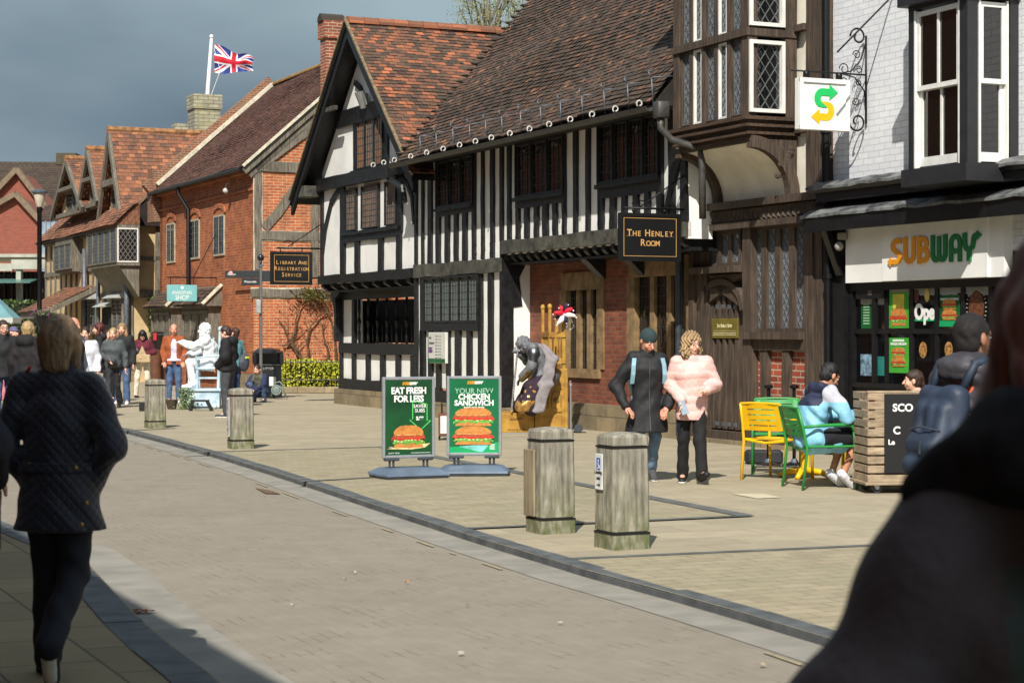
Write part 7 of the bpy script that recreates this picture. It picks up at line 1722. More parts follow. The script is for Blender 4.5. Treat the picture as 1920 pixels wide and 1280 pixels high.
def person(label, x, y, face, H=1.68, pose=None, top=None, legs=None, shoes=None, skin=None, hair=None, res=.018, z=0, bulk=1.0, yaw=0, pitch=0, roll=0, hands=True, group=None, hres=None, female=False, whole=None, cutz=None, lowhead=False):
    """face: direction faced, degrees clockwise from +Y (0 = away from the camera, 90 = right). Local frame: +y forward, +x right."""
    J = dict(BASE); J.update(pose or {}); s_ = H / 1.7; J = {k: np.array(v, float) * s_ for k, v in J.items()}
    skin = skin or skin_fair; hm = hair.get('mat') if hair else None
    B = bulk; ax = J['shR'] - J['shL']; ax[2] *= .3; ax /= np.linalg.norm(ax)
    if cutz is None: cutz = (pose is None or not pose.get('_raised'))
    HR = rotz(-R(yaw)) @ roty(R(roll)) @ rotx(-R(pitch))
    def hp(*p): return J['hed'] + HR @ (np.array(p) * s_ * 1.03)
    hh = hres or res * .55
    # ---- body, one surface
    b = SD(.03)
    b.cap(J['pel'], J['che'], .098 * s_ * B, .105 * s_ * B, ax, 1.3).cap(J['che'], J['nek'] - np.array([0, 0, .05]) * s_, .105 * s_ * B, .06 * s_, ax, 1.4)
    b.cap(J['nek'] - np.array([0, 0, .04]) * s_, hp(0, -.015, -.05), .054 * s_, .05 * s_)
    for S_ in 'RL':
        b.cap(J['sh' + S_], J['el' + S_], .045 * s_ * B, .036 * s_ * B).cap(J['el' + S_], J['wr' + S_], .036 * s_ * B, .024 * s_)
        b.cap(J['hi' + S_], J['kn' + S_], .075 * s_ * B, .05 * s_).cap(J['kn' + S_], J['an' + S_], .048 * s_, .033 * s_).cap(J['an' + S_], J['to' + S_], .036 * s_, .025 * s_)
        fwd = J['wr' + S_] - J['el' + S_]; fwd /= np.linalg.norm(fwd); b.cap(J['wr' + S_], J['wr' + S_] + fwd * .05 * s_, .024 * s_, .03 * s_)
    b.ell(hp(0, -.012, .035), np.array([.073, .092, .088]) * s_, HR).ell(hp(0, .018, -.035), np.array([.057, .07, .08]) * s_, HR)
    parts = [(b.mesh(res * 1.15), 0)]
    # ---- head in finer detail
    hd = SD(.016 * s_)
    hd.ell(hp(0, -.012, .035), np.array([.075, .094, .089]) * s_, HR).ell(hp(0, .02, -.03), np.array([.059, .073, .078]) * s_, HR).ell(hp(0, .056, -.088), np.array([.026, .022, .02]) * s_, HR)
    hd.cap(hp(0, .088, .012), hp(0, .112, -.03), .008 * s_, .0135 * s_).cap(hp(-.034, .074, .03), hp(.034, .074, .03), .012 * s_).cap(hp(-.018, .086, -.062), hp(.018, .086, -.062), .0085 * s_)
    for sx in (-1, 1): hd.ell(hp(sx * .078, -.008, -.008), np.array([.012, .02, .031]) * s_, HR).ell(hp(sx * .036, .058, -.032), np.array([.024, .024, .026]) * s_, HR)
    hd.cap(hp(0, -.02, -.07), J['nek'] + (hp(0, -.02, -.07) - J['nek']) * .1, .052 * s_, .058 * s_)
    r = hd.mesh(hh)
    V_, F_ = r; c = (V_[F_].mean(1) - J['hed']) @ HR / (s_ * 1.03); slot = np.zeros(len(F_), int); lm_ = (np.abs(c[:, 0]) < .025) & (np.abs(c[:, 2] + .063) < .010) & (c[:, 1] > .078); slot[lm_] = 3; parts.append((r, slot))
    e = SD(.002)
    for sx in (-1, 1): e.ell(hp(sx * .031, .077, .006), np.array([.0135, .012, .0085]) * s_, HR)
    parts.append((e.mesh(hh * .5), 1)); e = SD(.002)
    for sx in (-1, 1): e.ell(hp(sx * .031, .0835, .006), np.array([.006, .0068, .007]) * s_, HR)
    parts.append((e.mesh(hh * .4), 2))
    # ---- hands: palm, four fingers of different length, thumb from the side of the palm
    if hands:
        for S_ in 'RL':
            w_, el = J['wr' + S_], J['el' + S_]; d = J.get('hd' + S_); d = (w_ - el) if d is None else d; d = d / np.linalg.norm(d)
            up = np.array([0, 0, 1.]) if abs(d[2]) < .8 else np.array([0, 1., 0]); sd = np.cross(d, up); sd /= np.linalg.norm(sd); n_ = np.cross(sd, d)
            if abs(d[2]) >= .8: sd, n_ = n_, (sd if S_ == 'L' else -sd) ; n_ = n_ / np.linalg.norm(n_)
            sgn = 1; pc = w_ + d * .05 * s_; hs = SD(.006)
            hs.cap(w_ - d * .02 * s_, pc - d * .01, .024 * s_, .026 * s_); hs.ell(pc, np.array([.05, .038, .016]) * s_, np.stack([d, sd, n_], 1))
            for i, (o_, L_) in enumerate(((.03, .066), (.011, .076), (-.009, .072), (-.028, .056))):
                a = pc + d * .036 * s_ + sd * o_ * s_; k1 = a + (d * .55 + n_ * -.12 * (1 + i * .4)) * L_ * s_ * .8; k2 = k1 + (d * .45 - n_ * .5) * L_ * s_ * .75; hs.chain([a, k1, k2], [.0098 * s_, .009 * s_, .0078 * s_])
            a = pc + sd * .026 * s_ - d * .018 * s_; hs.chain([a, a + (sd * .75 + d * .55 - n_ * .2) * .034 * s_, a + (sd * .8 + d * 1.5 - n_ * .5) * .036 * s_], [.013 * s_, .011 * s_, .009 * s_])
            parts.append((hs.mesh(max(.0045, hh * .6)), 0))
    if whole: bm_ = [whole] * 4
    else: bm_ = [skin, eye_w, eye_d, lipm if not hair or not hair.get('beard') else hm]
    body = sdobj('person', parts, bm_)
    body.location = (x, y, z); body.rotation_euler = (0, 0, -R(face)); tag(body, label, 'person', group)
    # ---- trousers or shorts
    lg = legs or {}
    if lg.get('mat'):
        t = SD(.03); rr = lg.get('r', 1.0); wd = lg.get('wide', 1.0); end = lg.get('end', 1.0)
        t.cap(J['pel'] + np.array([0, 0, .06]) * s_, J['pel'] - np.array([0, 0, .03]) * s_, .108 * s_ * B, .112 * s_ * B, ax, 1.25)
        for S_ in 'RL':
            an = J['kn' + S_] + (J['an' + S_] - J['kn' + S_]) * (end if end <= 1 else 1); 
            if end > 0: t.cap(J['hi' + S_], J['kn' + S_], .086 * s_ * B * rr, .062 * s_ * rr); t.cap(J['kn' + S_], an, .062 * s_ * rr, .052 * s_ * rr * wd)
            else: t.cap(J['hi' + S_], J['kn' + S_], .09 * s_ * B * rr, .082 * s_ * rr)
        t.disp = folds(.006, 20, 1.3); sdobj(lg.get('name', 'trousers'), [(t.mesh(res), 0)], [lg['mat']], body)
    # ---- shoes
    sh = shoes or {}
    if sh.get('mat'):
        for S_ in 'RL':
            a, t_ = J['an' + S_], J['to' + S_]; d = t_ - a; d = d / (np.linalg.norm(d) + 1e-9); upv = a - J['an' + S_] ; f = SD(.02)
            dn = np.array([0, 0, -.035]) * s_; heel = a + np.array([0, 0, -.04]) * s_ - d * np.array([1, 1, 0]) * .03 * s_
            if J['an' + S_][2] > .12 * s_: heel = a - (a - t_) * .0 - d * .02 + np.cross(ax, d) * -.0
            f.cap(heel, t_ + d * .03 * s_, .042 * s_, .036 * s_, ax, 1.1).cap(a + np.array([0, 0, sh.get('boot', .0)]) * s_, heel, .044 * s_, .04 * s_)
            if cutz: f.cut.append(((0, 0, -1), -.001))
            so_ = sdobj('shoe', [(f.mesh(min(res, .012)), 0)], [sh['mat']], body)
            if sh.get('sole'):
                g = SD(.01); g.cap(heel + dn * .35, t_ + d * .03 * s_ + dn * .35, .043 * s_, .037 * s_, ax, 1.12)
                if not cutz:
                    q_ = J['an' + S_] - J['kn' + S_]; q_ = q_ - d * (q_ @ d); q_ /= np.linalg.norm(q_) + 1e-9; g.p = []; g.cap(heel + q_ * .022 - d * .01, t_ + d * .02 + q_ * .016, .028 * s_, .024 * s_, ax, 1.45)
                if cutz: g.cut += [((0, 0, -1), -.0005), ((0, 0, 1), .022)]
                sdobj('sole', [(g.mesh(.010), 0)], [sh['sole']], so_)
    # ---- upper garments
    for g in (top if isinstance(top, list) else [top] if top else []):
        t = SD(g.get('k', .035)); o_ = g.get('o', .012) * s_; zt = g.get('hem', .80) * s_
        pe, ch, nk = J['pel'], J['che'], J['nek']
        t.cap(pe + (ch - pe) * .1, ch, (.108 * B) * s_ + o_, (.114 * B) * s_ + o_, ax, g.get('kx', 1.3)).cap(ch, nk - np.array([0, 0, .055]) * s_, .114 * s_ * B + o_, .058 * s_ + o_, ax, 1.5)
        if zt < pe[2] and not g.get('sit'): t.cap(pe, np.array([pe[0], pe[1] + .012, zt]), .118 * s_ * B + o_, .112 * s_ * B + o_ + g.get('flare', .02), ax, 1.28); t.cut.append(((0, 0, -1), -zt))
        if g.get('sit'): t.cap(pe - np.array([0, 0, .02]), pe + np.array([0, g.get('sitlen', .14), -.02]) * s_, .12 * s_ * B + o_, .11 * s_ * B + o_, ax, 1.35)
        if g.get('cropz'): t.cut.append(((0, 0, -1), -g['cropz'] * s_))
        if female and g.get('bust', True):
            fw = np.cross(np.array([0, 0, 1.]), ax); 
            for sx in (-1, 1): t.ell(ch + ax * sx * .06 * s_ + fw * .075 * s_ + np.array([0, 0, -.005]), np.array([.055, .05, .055]) * s_)
        sl = g.get('sleeve', 1.0)
        if sl > 0:
            sr = g.get('sr', 1.0)
            for S_ in 'RL':
                t.cap(J['sh' + S_], J['el' + S_], (.050 * B * sr) * s_ + o_, .044 * s_ * B * sr + o_)
                if sl > .5: t.cap(J['el' + S_], J['wr' + S_] + (J['el' + S_] - J['wr' + S_]) * (.06 + (1 - sl)), .044 * s_ * B * sr + o_, .032 * s_ * sr + o_)
        for S_ in 'RL': t.cap(nk - np.array([0, 0, .035]) * s_, J['sh' + S_] + np.array([0, 0, -.005]) * s_, .05 * s_ + o_ * .6, .046 * s_ * B + o_ * .8)
        if g.get('collar'): 
            q = nk + np.array([0, .0, .0]); t.cap(q - np.array([0, 0, .03]) * s_, q + np.array([0, .01, .02]) * s_, .062 * s_ + o_ * .5, .062 * s_ + o_ * .5); t.cut.append(((0, 0, 1), 9.))
        if g.get('hood'):
            fw = np.cross(np.array([0, 0, 1.]), ax); bk = nk - fw * .075 * s_; hw = g.get('hoodw', .05); t.cap(bk - ax * hw * s_ + np.array([0, 0, -.01]), bk + ax * hw * s_ + np.array([0, 0, -.01]), .05 * s_ + o_, .05 * s_ + o_); t.cap(bk, nk + fw * .05 * s_ + np.array([0, 0, .01]), .05 * s_, .045 * s_)
        if g.get('open'): t.sub.append(('e', ch + np.array([0, .15, -.12]) * s_, np.array([.055, .11, .45]) * s_, None))
        t.disp = g.get('disp') or folds(g.get('fold', .007), g.get('ff', 17), g.get('seed', .5))
        r = t.mesh(g.get('res', res)); slot = 0; mats = [g['mat']]
        if g.get('zones'):
            V_, F_ = r; c = V_[F_].mean(1) / s_; slot = g['zones'](c, {k: v / s_ for k, v in J.items()}); mats = g['mats']
        sdobj(g.get('name', 'jacket'), [(r, slot)], mats, body)
    # ---- hair or hat
    if hair and hm:
        hr = SD(.02); st = hair['style']
        if st in ('short', 'bob', 'long', 'curly', 'bun', 'tail', 'shaggy', 'down'):
            g_ = {'short': 1.06, 'bob': 1.17, 'long': 1.12, 'curly': 1.28, 'bun': 1.08, 'tail': 1.08, 'shaggy': 1.2, 'down': 1.15}[st]
            hr.ell(hp(0, -.02, .042), np.array([.078 * g_, .095 * g_, .088 * g_]) * s_, HR)
            if st in ('short', 'bun', 'tail'): hr.ell(hp(0, -.04, -.02), np.array([.072, .068, .075]) * s_, HR)
            if st in ('bob', 'shaggy'):
                for sx in (-1, 1): hr.cap(hp(sx * .072, -.02, .02), hp(sx * .068, -.005, -.085), .036 * s_, .03 * s_)
                hr.cap(hp(0, -.07, .02), hp(0, -.07, -.09), .06 * s_, .045 * s_, HR[:, 0], 1.4)
            if st in ('long', 'down'):
                L_ = hair.get('len', .32)
                for sx in (-1, 1): hr.cap(hp(sx * .07, -.02, .02), hp(sx * .085, .01, -.1), .035 * s_, .035 * s_).cap(hp(sx * .085, .01, -.1), hp(sx * .1, hair.get('fw', .0), -L_), .035 * s_, .018 * s_)
                if st == 'long': hr.cap(hp(0, -.075, .0), hp(0, -.09, -L_), .06 * s_, .035 * s_, HR[:, 0], 1.6)
            if st == 'curly':
                hr.ell(hp(0, -.03, -.06), np.array([.115, .09, .1]) * s_, HR)
                for sx in (-1, 1): hr.ell(hp(sx * .085, .0, -.075), np.array([.045, .045, .075]) * s_, HR)
            if st == 'bun': hr.ell(hp(0, -.08, .11), np.array([.035, .035, .03]) * s_, HR)
            if st == 'tail': hr.cap(hp(0, -.09, .06), hp(0, -.14, -.12), .03 * s_, .012 * s_)
            amp = {'curly': .016, 'shaggy': .01}.get(st, .004); fq = 95 if st == 'curly' else 70
            hr.disp = lambda P: amp * np.sin(P[:, 0] * fq + 2 * np.sin(P[:, 2] * 40)) * np.sin(P[:, 1] * fq + P[:, 2] * (fq * .8 if st == 'curly' else 9))
            fz = .045 if st in ('bob', 'long', 'down', 'curly', 'shaggy') else .045
            hr.sub.append(('e', hp(0, .105, -.045), np.array([.06 if st != 'short' else .075, .075, .108]) * s_, HR))
            if st in ('short', 'bun', 'tail'):
                for sx in (-1, 1): hr.sub.append(('e', hp(sx * .085, .045, -.05), np.array([.035, .075, .075]) * s_, HR))
        if st == 'beanie': hr.ell(hp(0, -.012, .048), np.array([.084, .103, .094]) * s_, HR).cap(hp(0, -.012, .02), hp(0, -.012, .03), .082 * s_, .082 * s_, HR[:, 1], 1.25); hr.cut.append((tuple(-(HR @ np.array([0, -.28, .96]))), -float((HR @ np.array([0, -.28, .96])) @ hp(0, .09, .025))))
        if st == 'cap': hr.ell(hp(0, -.012, .048), np.array([.083, .102, .085]) * s_, HR).ell(hp(0, .1, .04), np.array([.06, .06, .01]) * s_, HR); hr.cut.append((tuple(-HR[:, 2]), -float(HR[:, 2] @ hp(0, 0, .02))))
        if hr.p: sdobj('hair' if st not in ('beanie', 'cap') else 'hat', [(hr.mesh(hh if st != 'curly' else hh * .9), 0)], [hm], body)
        if hair.get('brows', True) and st != 'none':
            br = SD(.004)
            for sx in (-1, 1): br.cap(hp(sx * .018, .088, .032), hp(sx * .045, .078, .033), .0042 * s_)
            sdobj('eyebrows', [(br.mesh(.005), 0)], [hair.get('bmat', hm)], body)
        if hair.get('beard'):
            bd = SD(.02); bd.ell(hp(0, .05, -.09), np.array([.05, .045, .05]) * s_, HR).ell(hp(0, .06, -.14), np.array([.035, .03, .05]) * s_, HR); bd.disp = lambda P: .006 * np.sin(P[:, 0] * 90) * np.sin(P[:, 2] * 60); sdobj('beard', [(bd.mesh(hh), 0)], [hm], body)
        if hair.get('glasses'):
            gm = MB()
            for sx in (-1, 1):
                c = hp(sx * .033, .1, .004); gm.tube([c + HR @ (np.array([.024 * math.cos(a), 0, .019 * math.sin(a)]) * s_) for a in [q * .6 for q in range(11)] + [0]], .0024, 5); gm.tube([hp(sx * .056, .098, .006), hp(sx * .078, .0, .008)], .002, 4)
            gm.tube([hp(-.01, .103, .006), hp(.01, .103, .006)], .002, 4); gm.build('glasses', hair['glasses'], body)
    return body, {k: v for k, v in J.items()}, hp, HR, s_
def cloth(n, c, rough=.85, var=.12, **k): return M('cloth_' + n, c, rough, var, 9, .4, 15, bd=.02, **k)
def snap(o, x, z, back=True):
    n = len(o.data.vertices); co = np.empty(n * 3, np.float32); o.data.vertices.foreach_get('co', co); co = co.reshape(-1, 3)
    d = (co[:, 0] - x) ** 2 + (co[:, 2] - z) ** 2; k = np.where(d < .0012)[0]
    if len(k) == 0: k = np.argsort(d)[:5]
    y = co[k, 1].min() if back else co[k, 1].max(); return y
def kid(body, name): return [c for c in body.children if c.name.split('.')[0] == name][0]
hm_ = lambda n, c: woodmat('hair_' + n, tuple(x * .55 for x in c), tuple(min(255, x * 1.12) for x in c), st=(38, 38, 3.5), rough=.5, bump=.8)
ash, blond, brown, black_h, red_h, grey_h, tan_h = hm_('ash', (140, 113, 80)), hm_('blond', (190, 160, 112)), hm_('brown', (66, 44, 34)), hm_('black', (24, 21, 20)), hm_('auburn', (92, 32, 26)), hm_('grey', (150, 146, 140)), hm_('tan', (170, 136, 96))
# quilted navy jacket cloth: diamond stitching as relief
def quilt():
    m, n, b = nodes('quilted_navy'); t = n.nodes.new('ShaderNodeTexCoord'); s = n.nodes.new('ShaderNodeSeparateXYZ'); n.links.new(t.outputs['Object'], s.inputs[0])
    h_ = mathn(n, 'ADD', s.outputs[0], mathn(n, 'MULTIPLY', s.outputs[1], .6)); k = 2 * math.pi / .05
    a = mathn(n, 'ABSOLUTE', mathn(n, 'SINE', mathn(n, 'MULTIPLY', mathn(n, 'ADD', h_, s.outputs[2]), k / 2))); c = mathn(n, 'ABSOLUTE', mathn(n, 'SINE', mathn(n, 'MULTIPLY', mathn(n, 'SUBTRACT', h_, s.outputs[2]), k / 2)))
    f = mathn(n, 'POWER', mathn(n, 'MULTIPLY', a, c), .4); n.links.new(ramp(n, noise(n, t.outputs['Object'], 8, 3), [(.3, lin((14, 16, 27))), (.7, lin((20, 22, 36)))]), b.inputs['Base Color'])
    b.inputs['Roughness'].default_value = .6; b.inputs['Sheen Weight'].default_value = .2; bumpn(n, b, f, .6, .008); return m
qn = quilt()
# --- nearest woman, walking away
x, d = pxy(112, 8.9), 8.9
fw, J, hp, HR, s_ = person('woman with ash blond bob and quilted navy jacket walking away in the left foreground', x, d, 4, 1.665, dict(elR=(.275, -.07, 1.10), wrR=(.13, .06, .90), elL=(-.265, -.04, 1.10), wrL=(-.13, .06, .90), knR=(.06, .02, .50), anR=(.035, -.27, .20), toR=(.02, -.19, .055), knL=(-.09, .12, .50), anL=(-.09, .10, .085), hiR=(.085, 0, .9), _raised=(1, 1, 1)),
    top=[dict(mat=qn, hem=.70, o=.020, flare=.035, fold=.007, collar=True, kx=1.32, name='quilted_jacket', res=.014)], legs=dict(mat=cloth('navy_trousers', (17, 18, 27), .8), r=1.14, wide=1.15), shoes=dict(mat=M('navy_canvas', (24, 26, 34), .8), sole=M('cream_rubber', (206, 198, 180), .6)), hair=dict(style='bob', mat=ash, brows=False), res=.016, hres=.008, female=True, bulk=1.03, hands=False)
jk = kid(fw, 'quilted_jacket')
for (px, py) in ((68, 868), (142, 872), (157, 873), (176, 938), (170, 977)):
    lx, lz = (px - 112) / FP * d, zz(py, d); m = MB(); m.ball((lx, snap(jk, lx, lz) - .002, lz), (.011, .006, .011), 8, 5); m.build('brass_button', M('brass', (176, 140, 70), .35, .05, 5, metal=.7), jk, smooth=True)
t = MB(); 
zq = zz(873, d); pts = []
for k in range(13): lx = -.17 + .34 * k / 12; pts.append([(lx, snap(jk, lx, zq) - .006, zq - .02), (lx, snap(jk, lx, zq) - .006, zq + .02), (lx, snap(jk, lx, zq) + .01, zq + .02), (lx, snap(jk, lx, zq) + .01, zq - .02)])
t.loft(pts); t.build('waist_tab', qn, jk)
m = MB(); m.tube([(-.12, -.06, 1.44), (-.2, .02, 1.36), (-.24, .08, 1.25)], .008, 6); m.build('red_strap', M('strap_red', (190, 34, 34), .6), fw)
# --- person cut by the left edge
pl_, *_ = person('person in dark coat cut off by the left edge beside the ash blond woman', pxy(-152, 8.4), 8.5, -4, 1.70, dict(elR=(.30, -.02, 1.10), wrR=(.27, .12, .94)), top=[dict(mat=cloth('ink_coat', (20, 20, 28), .7), hem=.72, o=.035, res=.016)], legs=dict(mat=cloth('dark_trousers', (22, 22, 26))), shoes=dict(mat=black_paint), hair=dict(style='short', mat=grey_h, brows=False), res=.02)
m = MB(); m.rbox(-.16, .16, -.06, .06, .62, .95, .04); m.tube([(-.1, 0, .94), (-.06, 0, 1.1), (.06, 0, 1.1), (.1, 0, .94)], .01, 6); tag(m.build('handbag', M('bag_leather', (20, 18, 20), .5), loc=(pxy(-60, 8.4), 8.32, 0)), 'dark leather handbag carried by the person at the left edge', 'handbag')
# --- large out-of-focus person at the right edge
dk_jacket = M('dark_brown_jacket', (108, 99, 98), .8, .25, 3, .6, 9, c2=(78, 71, 72), bd=.03)
d = 2.5; fr_, J, hp, HR, s_ = person('person with long brown hair and dark jacket, blurred, filling the lower right corner', pxy(2035, d), d, 12, 1.655, dict(hed=(-.01, .015, 1.665), nek=(0, -.015, 1.46), elR=(.31, -.05, 1.10), elL=(-.335, -.06, 1.05), wrL=(-.26, .1, .9), wrR=(.26, .1, .9)),
    top=[dict(mat=dk_jacket, hem=.75, o=.03, fold=.014, ff=11, name='jacket', res=.014, sr=1.3)],
    legs=dict(mat=cloth('dark_trousers', (22, 22, 26))), shoes=dict(mat=black_paint), hair=dict(style='long', mat=hm_('dark_brown', (156, 104, 88)), len=.36, brows=False), res=.018, hres=.008)
hd_ = SD(.03); hd_.cap((.12, -.07, 1.46), (-.08, -.07, 1.455), .07, .075).cap((-.08, -.07, 1.455), (-.215, -.03, 1.395), .07, .03).cap((0, -.07, 1.44), (0, -.16, 1.34), .08, .05); hd_.disp = folds(.007, 20, 2)
sdobj('hood', [(hd_.mesh(.012), 0)], [M('black_fleece', (34, 32, 34), .95, .3, 30, .6, 60)], fr_)
jk = kid(fr_, 'jacket')
V_ = np.array([v.co[:] for v in jk.data.vertices]); jk.data.materials.append(M('bottle_green_panel', (84, 102, 96), .75, .2, 4, .3, 60)); 
mi = [1 if (p.center[0] > -.10 and p.center[2] < 1.30) else 0 for p in jk.data.polygons]; jk.data.polygons.foreach_set('material_index', mi)
# --- couple
d = 20.5; blk = cloth('black_shell', (23, 23, 26), .72)
man, J, hp, HR, s_ = person('man in dark teal beanie and black rain jacket looking down as he walks', pxy(1212, d), d, 172, 1.66, dict(hed=(0, .09, 1.545), nek=(0, .03, 1.42), che=(0, .03, 1.24), shR=(.155, .01, 1.345), shL=(-.155, .01, 1.345), elR=(.33, -.03, 1.05), wrR=(.255, .15, .83), elL=(-.335, -.03, 1.05), wrL=(-.19, .17, .83), hdR=(-.5, .5, -.6), hdL=(.4, .4, -.7), knR=(.1, .09, .50), anR=(.1, .20, .085), toR=(.12, .36, .04), anL=(-.1, -.24, .13), knL=(-.1, -.02, .49), toL=(-.11, -.11, .035)),
    top=[dict(mat=blk, hem=.55, o=.022, flare=.055, fold=.010, ff=15, collar=True, name='rain_jacket', res=.013, sr=1.12)], legs=dict(mat=cloth('light_jeans', (104, 128, 152)), r=1.05, wide=1.2), shoes=dict(mat=cloth('grey_shoe', (70, 70, 72)), sole=white_paint), skin=skin_red, hair=dict(style='beanie', mat=M('teal_knit', (40, 58, 60), .9, .1, 8, .5, 150), bmat=grey_h), res=.016, hres=.007, yaw=-22, pitch=28)
jk = kid(man, 'rain_jacket'); strap = M('pale_blue_strap', (132, 170, 184), .7)
for sx in (-1, 1):
    m = MB(); pts = [(sx * .15, 1.36 * s_), (sx * .165, 1.28 * s_), (sx * .17, 1.18 * s_), (sx * .175, 1.08 * s_)]; r_ = []
    for a, z in pts: y = snap(jk, a, z, False) + .006; r_.append([(a - .022, y, z), (a + .022, y, z), (a + .022, y - .02, z), (a - .022, y - .02, z)])
    m.loft(r_); m.build('backpack_strap', strap, man)
m = MB(); y = lambda z: snap(jk, 0, z, False); m.tube([(0, y(z) + .004, z) for z in [.56, .7, .85, 1.0, 1.15, 1.28]], .006, 5); m.build('zip', dkp, jk)
bp_ = SD(.03); bp_.ell((0, -.24, 1.08), (.15, .1, .22)); sdobj('backpack', [(bp_.mesh(.02), 0)], [strap], man)
d = 20.4; pink = M('pink_down', (226, 180, 172), .6, .06, 9, .2, 30)
wo, J, hp, HR, s_ = person('woman with curly blond hair, glasses and pink padded jacket holding a phone', pxy(1297, d), d, 184, 1.585, dict(elR=(.25, -.06, 1.12), wrR=(.12, .17, .95), hdR=(-.1, .5, -.8), elL=(-.27, -.04, 1.12), wrL=(-.16, .20, 1.06), hdL=(.7, .5, -.1), knR=(.09, -.02, .50), anR=(.10, -.12, .085), toR=(.11, .04, .035), knL=(-.09, .10, .49), anL=(-.11, .16, .11), toL=(-.15, .29, .12)),
    top=[dict(mat=pink, hem=.72, o=.018, flare=.0, disp=puff(.007, .085), collar=True, name='padded_jacket', res=.011, sr=1.12)], legs=dict(mat=cloth('black_jeans', (20, 20, 22)), r=1.08, wide=1.25), shoes=dict(mat=M('black_trainer', (20, 20, 24), .6), sole=white_paint), hair=dict(style='curly', mat=hm_('curly_blond', (170, 140, 98)), bmat=brown, glasses=M('red_frame', (110, 40, 40), .4)), res=.016, hres=.007, yaw=-34, female=True)
ph = MB(Matrix.Translation((J['wrR'][0] - .02, J['wrR'][1] + .075, J['wrR'][2] - .075)) @ Matrix.Rotation(.35, 4, 'Y')); ph.rbox(-.037, .037, -.004, .006, -.075, .075, .004); o = ph.build('phone', M('phone_blue', (150, 166, 182), .3)); o.parent = None
o.matrix_world = wo.matrix_basis; tag(o, 'pale blue phone held by the woman in the pink jacket', 'phone')
# --- seated man at the cafe
navy = cloth('navy_top', (34, 40, 66), .7); lblue = cloth('sky_blue', (136, 196, 226), .6); lgrey = cloth('pale_grey', (186, 188, 200), .7)
def zn(c, J):
    r = np.zeros(len(c), int); lim = .84 + .10 * (c[:, 1]); r[c[:, 2] < lim] = 1; arm = np.abs(c[:, 0]) > .19; r[arm & (c[:, 2] > .86)] = 2; r[arm & (c[:, 2] <= .86)] = 1; return r
sm, J, hp, HR, s_ = person('man in navy and sky blue hooded jacket sitting in the green chair, seen from behind', 3.16, 19.76, 70, 1.76, dict(_raised=(1, 1, 1), pel=(0, -.10, .50), che=(0, -.05, .80), nek=(0, .05, 1.0), hed=(0, .12, 1.11), shR=(.19, .02, .95), shL=(-.19, .02, .95), elR=(.25, .16, .72), wrR=(.16, .40, .70), elL=(-.25, .16, .72), wrL=(-.16, .40, .70), hiR=(.1, -.02, .49), hiL=(-.1, -.02, .49), knR=(.13, .38, .52), knL=(-.13, .36, .52), anR=(.08, .22, .13), anL=(-.04, .16, .13), toR=(.06, .33, .03), toL=(-.06, .28, .03)),
    top=[dict(mat=navy, mats=[navy, lblue, lgrey], zones=zn, sit=True, sitlen=.3, hem=.44, o=.016, fold=.011, hood=True, name='hooded_jacket', res=.013, sr=1.2, k=.03)], legs=dict(mat=cloth('black_shorts', (22, 22, 28)), end=0, r=1.1, name='shorts'), shoes=dict(mat=M('white_trainer', (226, 226, 232), .6), sole=M('trainer_sole', (198, 204, 216), .6, .3, 60)), skin=skin_tan, hair=dict(style='short', mat=black_h, brows=True), res=.016, hres=.008, pitch=30, yaw=-8, bulk=1.1)
# --- ponytail girl behind the planter
d = 21.2; person('girl with brown ponytail sitting behind the slatted planter', pxy(1728, d), d, -80, 1.6, dict(pel=(0, -.05, .5), che=(0, .02, .80), nek=(0, .05, 1.0), hed=(0, .10, 1.13), shR=(.15, .02, .94), shL=(-.15, .02, .94), elR=(.2, .1, .7), elL=(-.2, .1, .7), wrR=(.15, .3, .74), wrL=(-.15, .3, .74), hiR=(.1, 0, .48), hiL=(-.1, 0, .48), knR=(.12, .38, .5), knL=(-.12, .38, .5), anR=(.1, .36, .08), anL=(-.1, .36, .08), toR=(.1, .5, .03), toL=(-.1, .5, .03)), top=[dict(mat=cloth('dark_top', (40, 40, 48)), sit=True, hem=.45)], legs=dict(mat=cloth('dark_trousers', (22, 22, 26))), shoes=dict(mat=black_paint), hair=dict(style='tail', mat=brown), res=.02, hres=.009)
# --- man with navy backpack
d = 10.0; grp = cloth('charcoal_puffer', (62, 60, 66), .6); org = cloth('orange_lining', (196, 84, 34), .7)
bm, J, hp, HR, s_ = person('man with black curly hair, grey padded jacket and navy backpack walking right', pxy(1822, d), d, 58, 1.69, dict(elR=(.25, -.08, 1.1), wrR=(.24, .02, .88), elL=(-.25, -.06, 1.1), wrL=(-.23, .06, .87)),
    top=[dict(mat=grp, hem=.80, o=.022, disp=puff(.010, .07), collar=True, hood=True, name='padded_jacket', res=.013, sr=1.15), dict(mat=org, hem=.70, cropz=.70, o=.028, sleeve=0, name='orange_lining')], legs=dict(mat=cloth('dark_trousers', (22, 22, 26)), r=1.1), shoes=dict(mat=black_paint), skin=SK('brown', (158, 108, 82)), hair=dict(style='short', mat=M('hair_curly_black', (26, 22, 21), .8, .3, 60, .9, 140)), res=.016, hres=.008)
nb = M('navy_nylon', (38, 50, 68), .6, .2, 6, .3, 90); bp_ = SD(.03); [bp_.cap((x_, -.21 - .03, .90), (x_ * .9, -.20, 1.27), .062, .058) for x_ in (-.11, -.04, .04, .11)]; [bp_.cap((x_, -.31, .91), (x_ * .9, -.27, 1.2), .06, .04) for x_ in (-.09, 0, .09)]; bp_.cap((-.07, -.35, .92), (.07, -.35, .92), .05); bp_.cap((-.07, -.34, 1.02), (.07, -.34, 1.02), .05); bp_.disp = folds(.006, 16, 2); bpo = sdobj('backpack', [(bp_.mesh(.014), 0)], [nb], bm)
jk = kid(bm, 'padded_jacket')
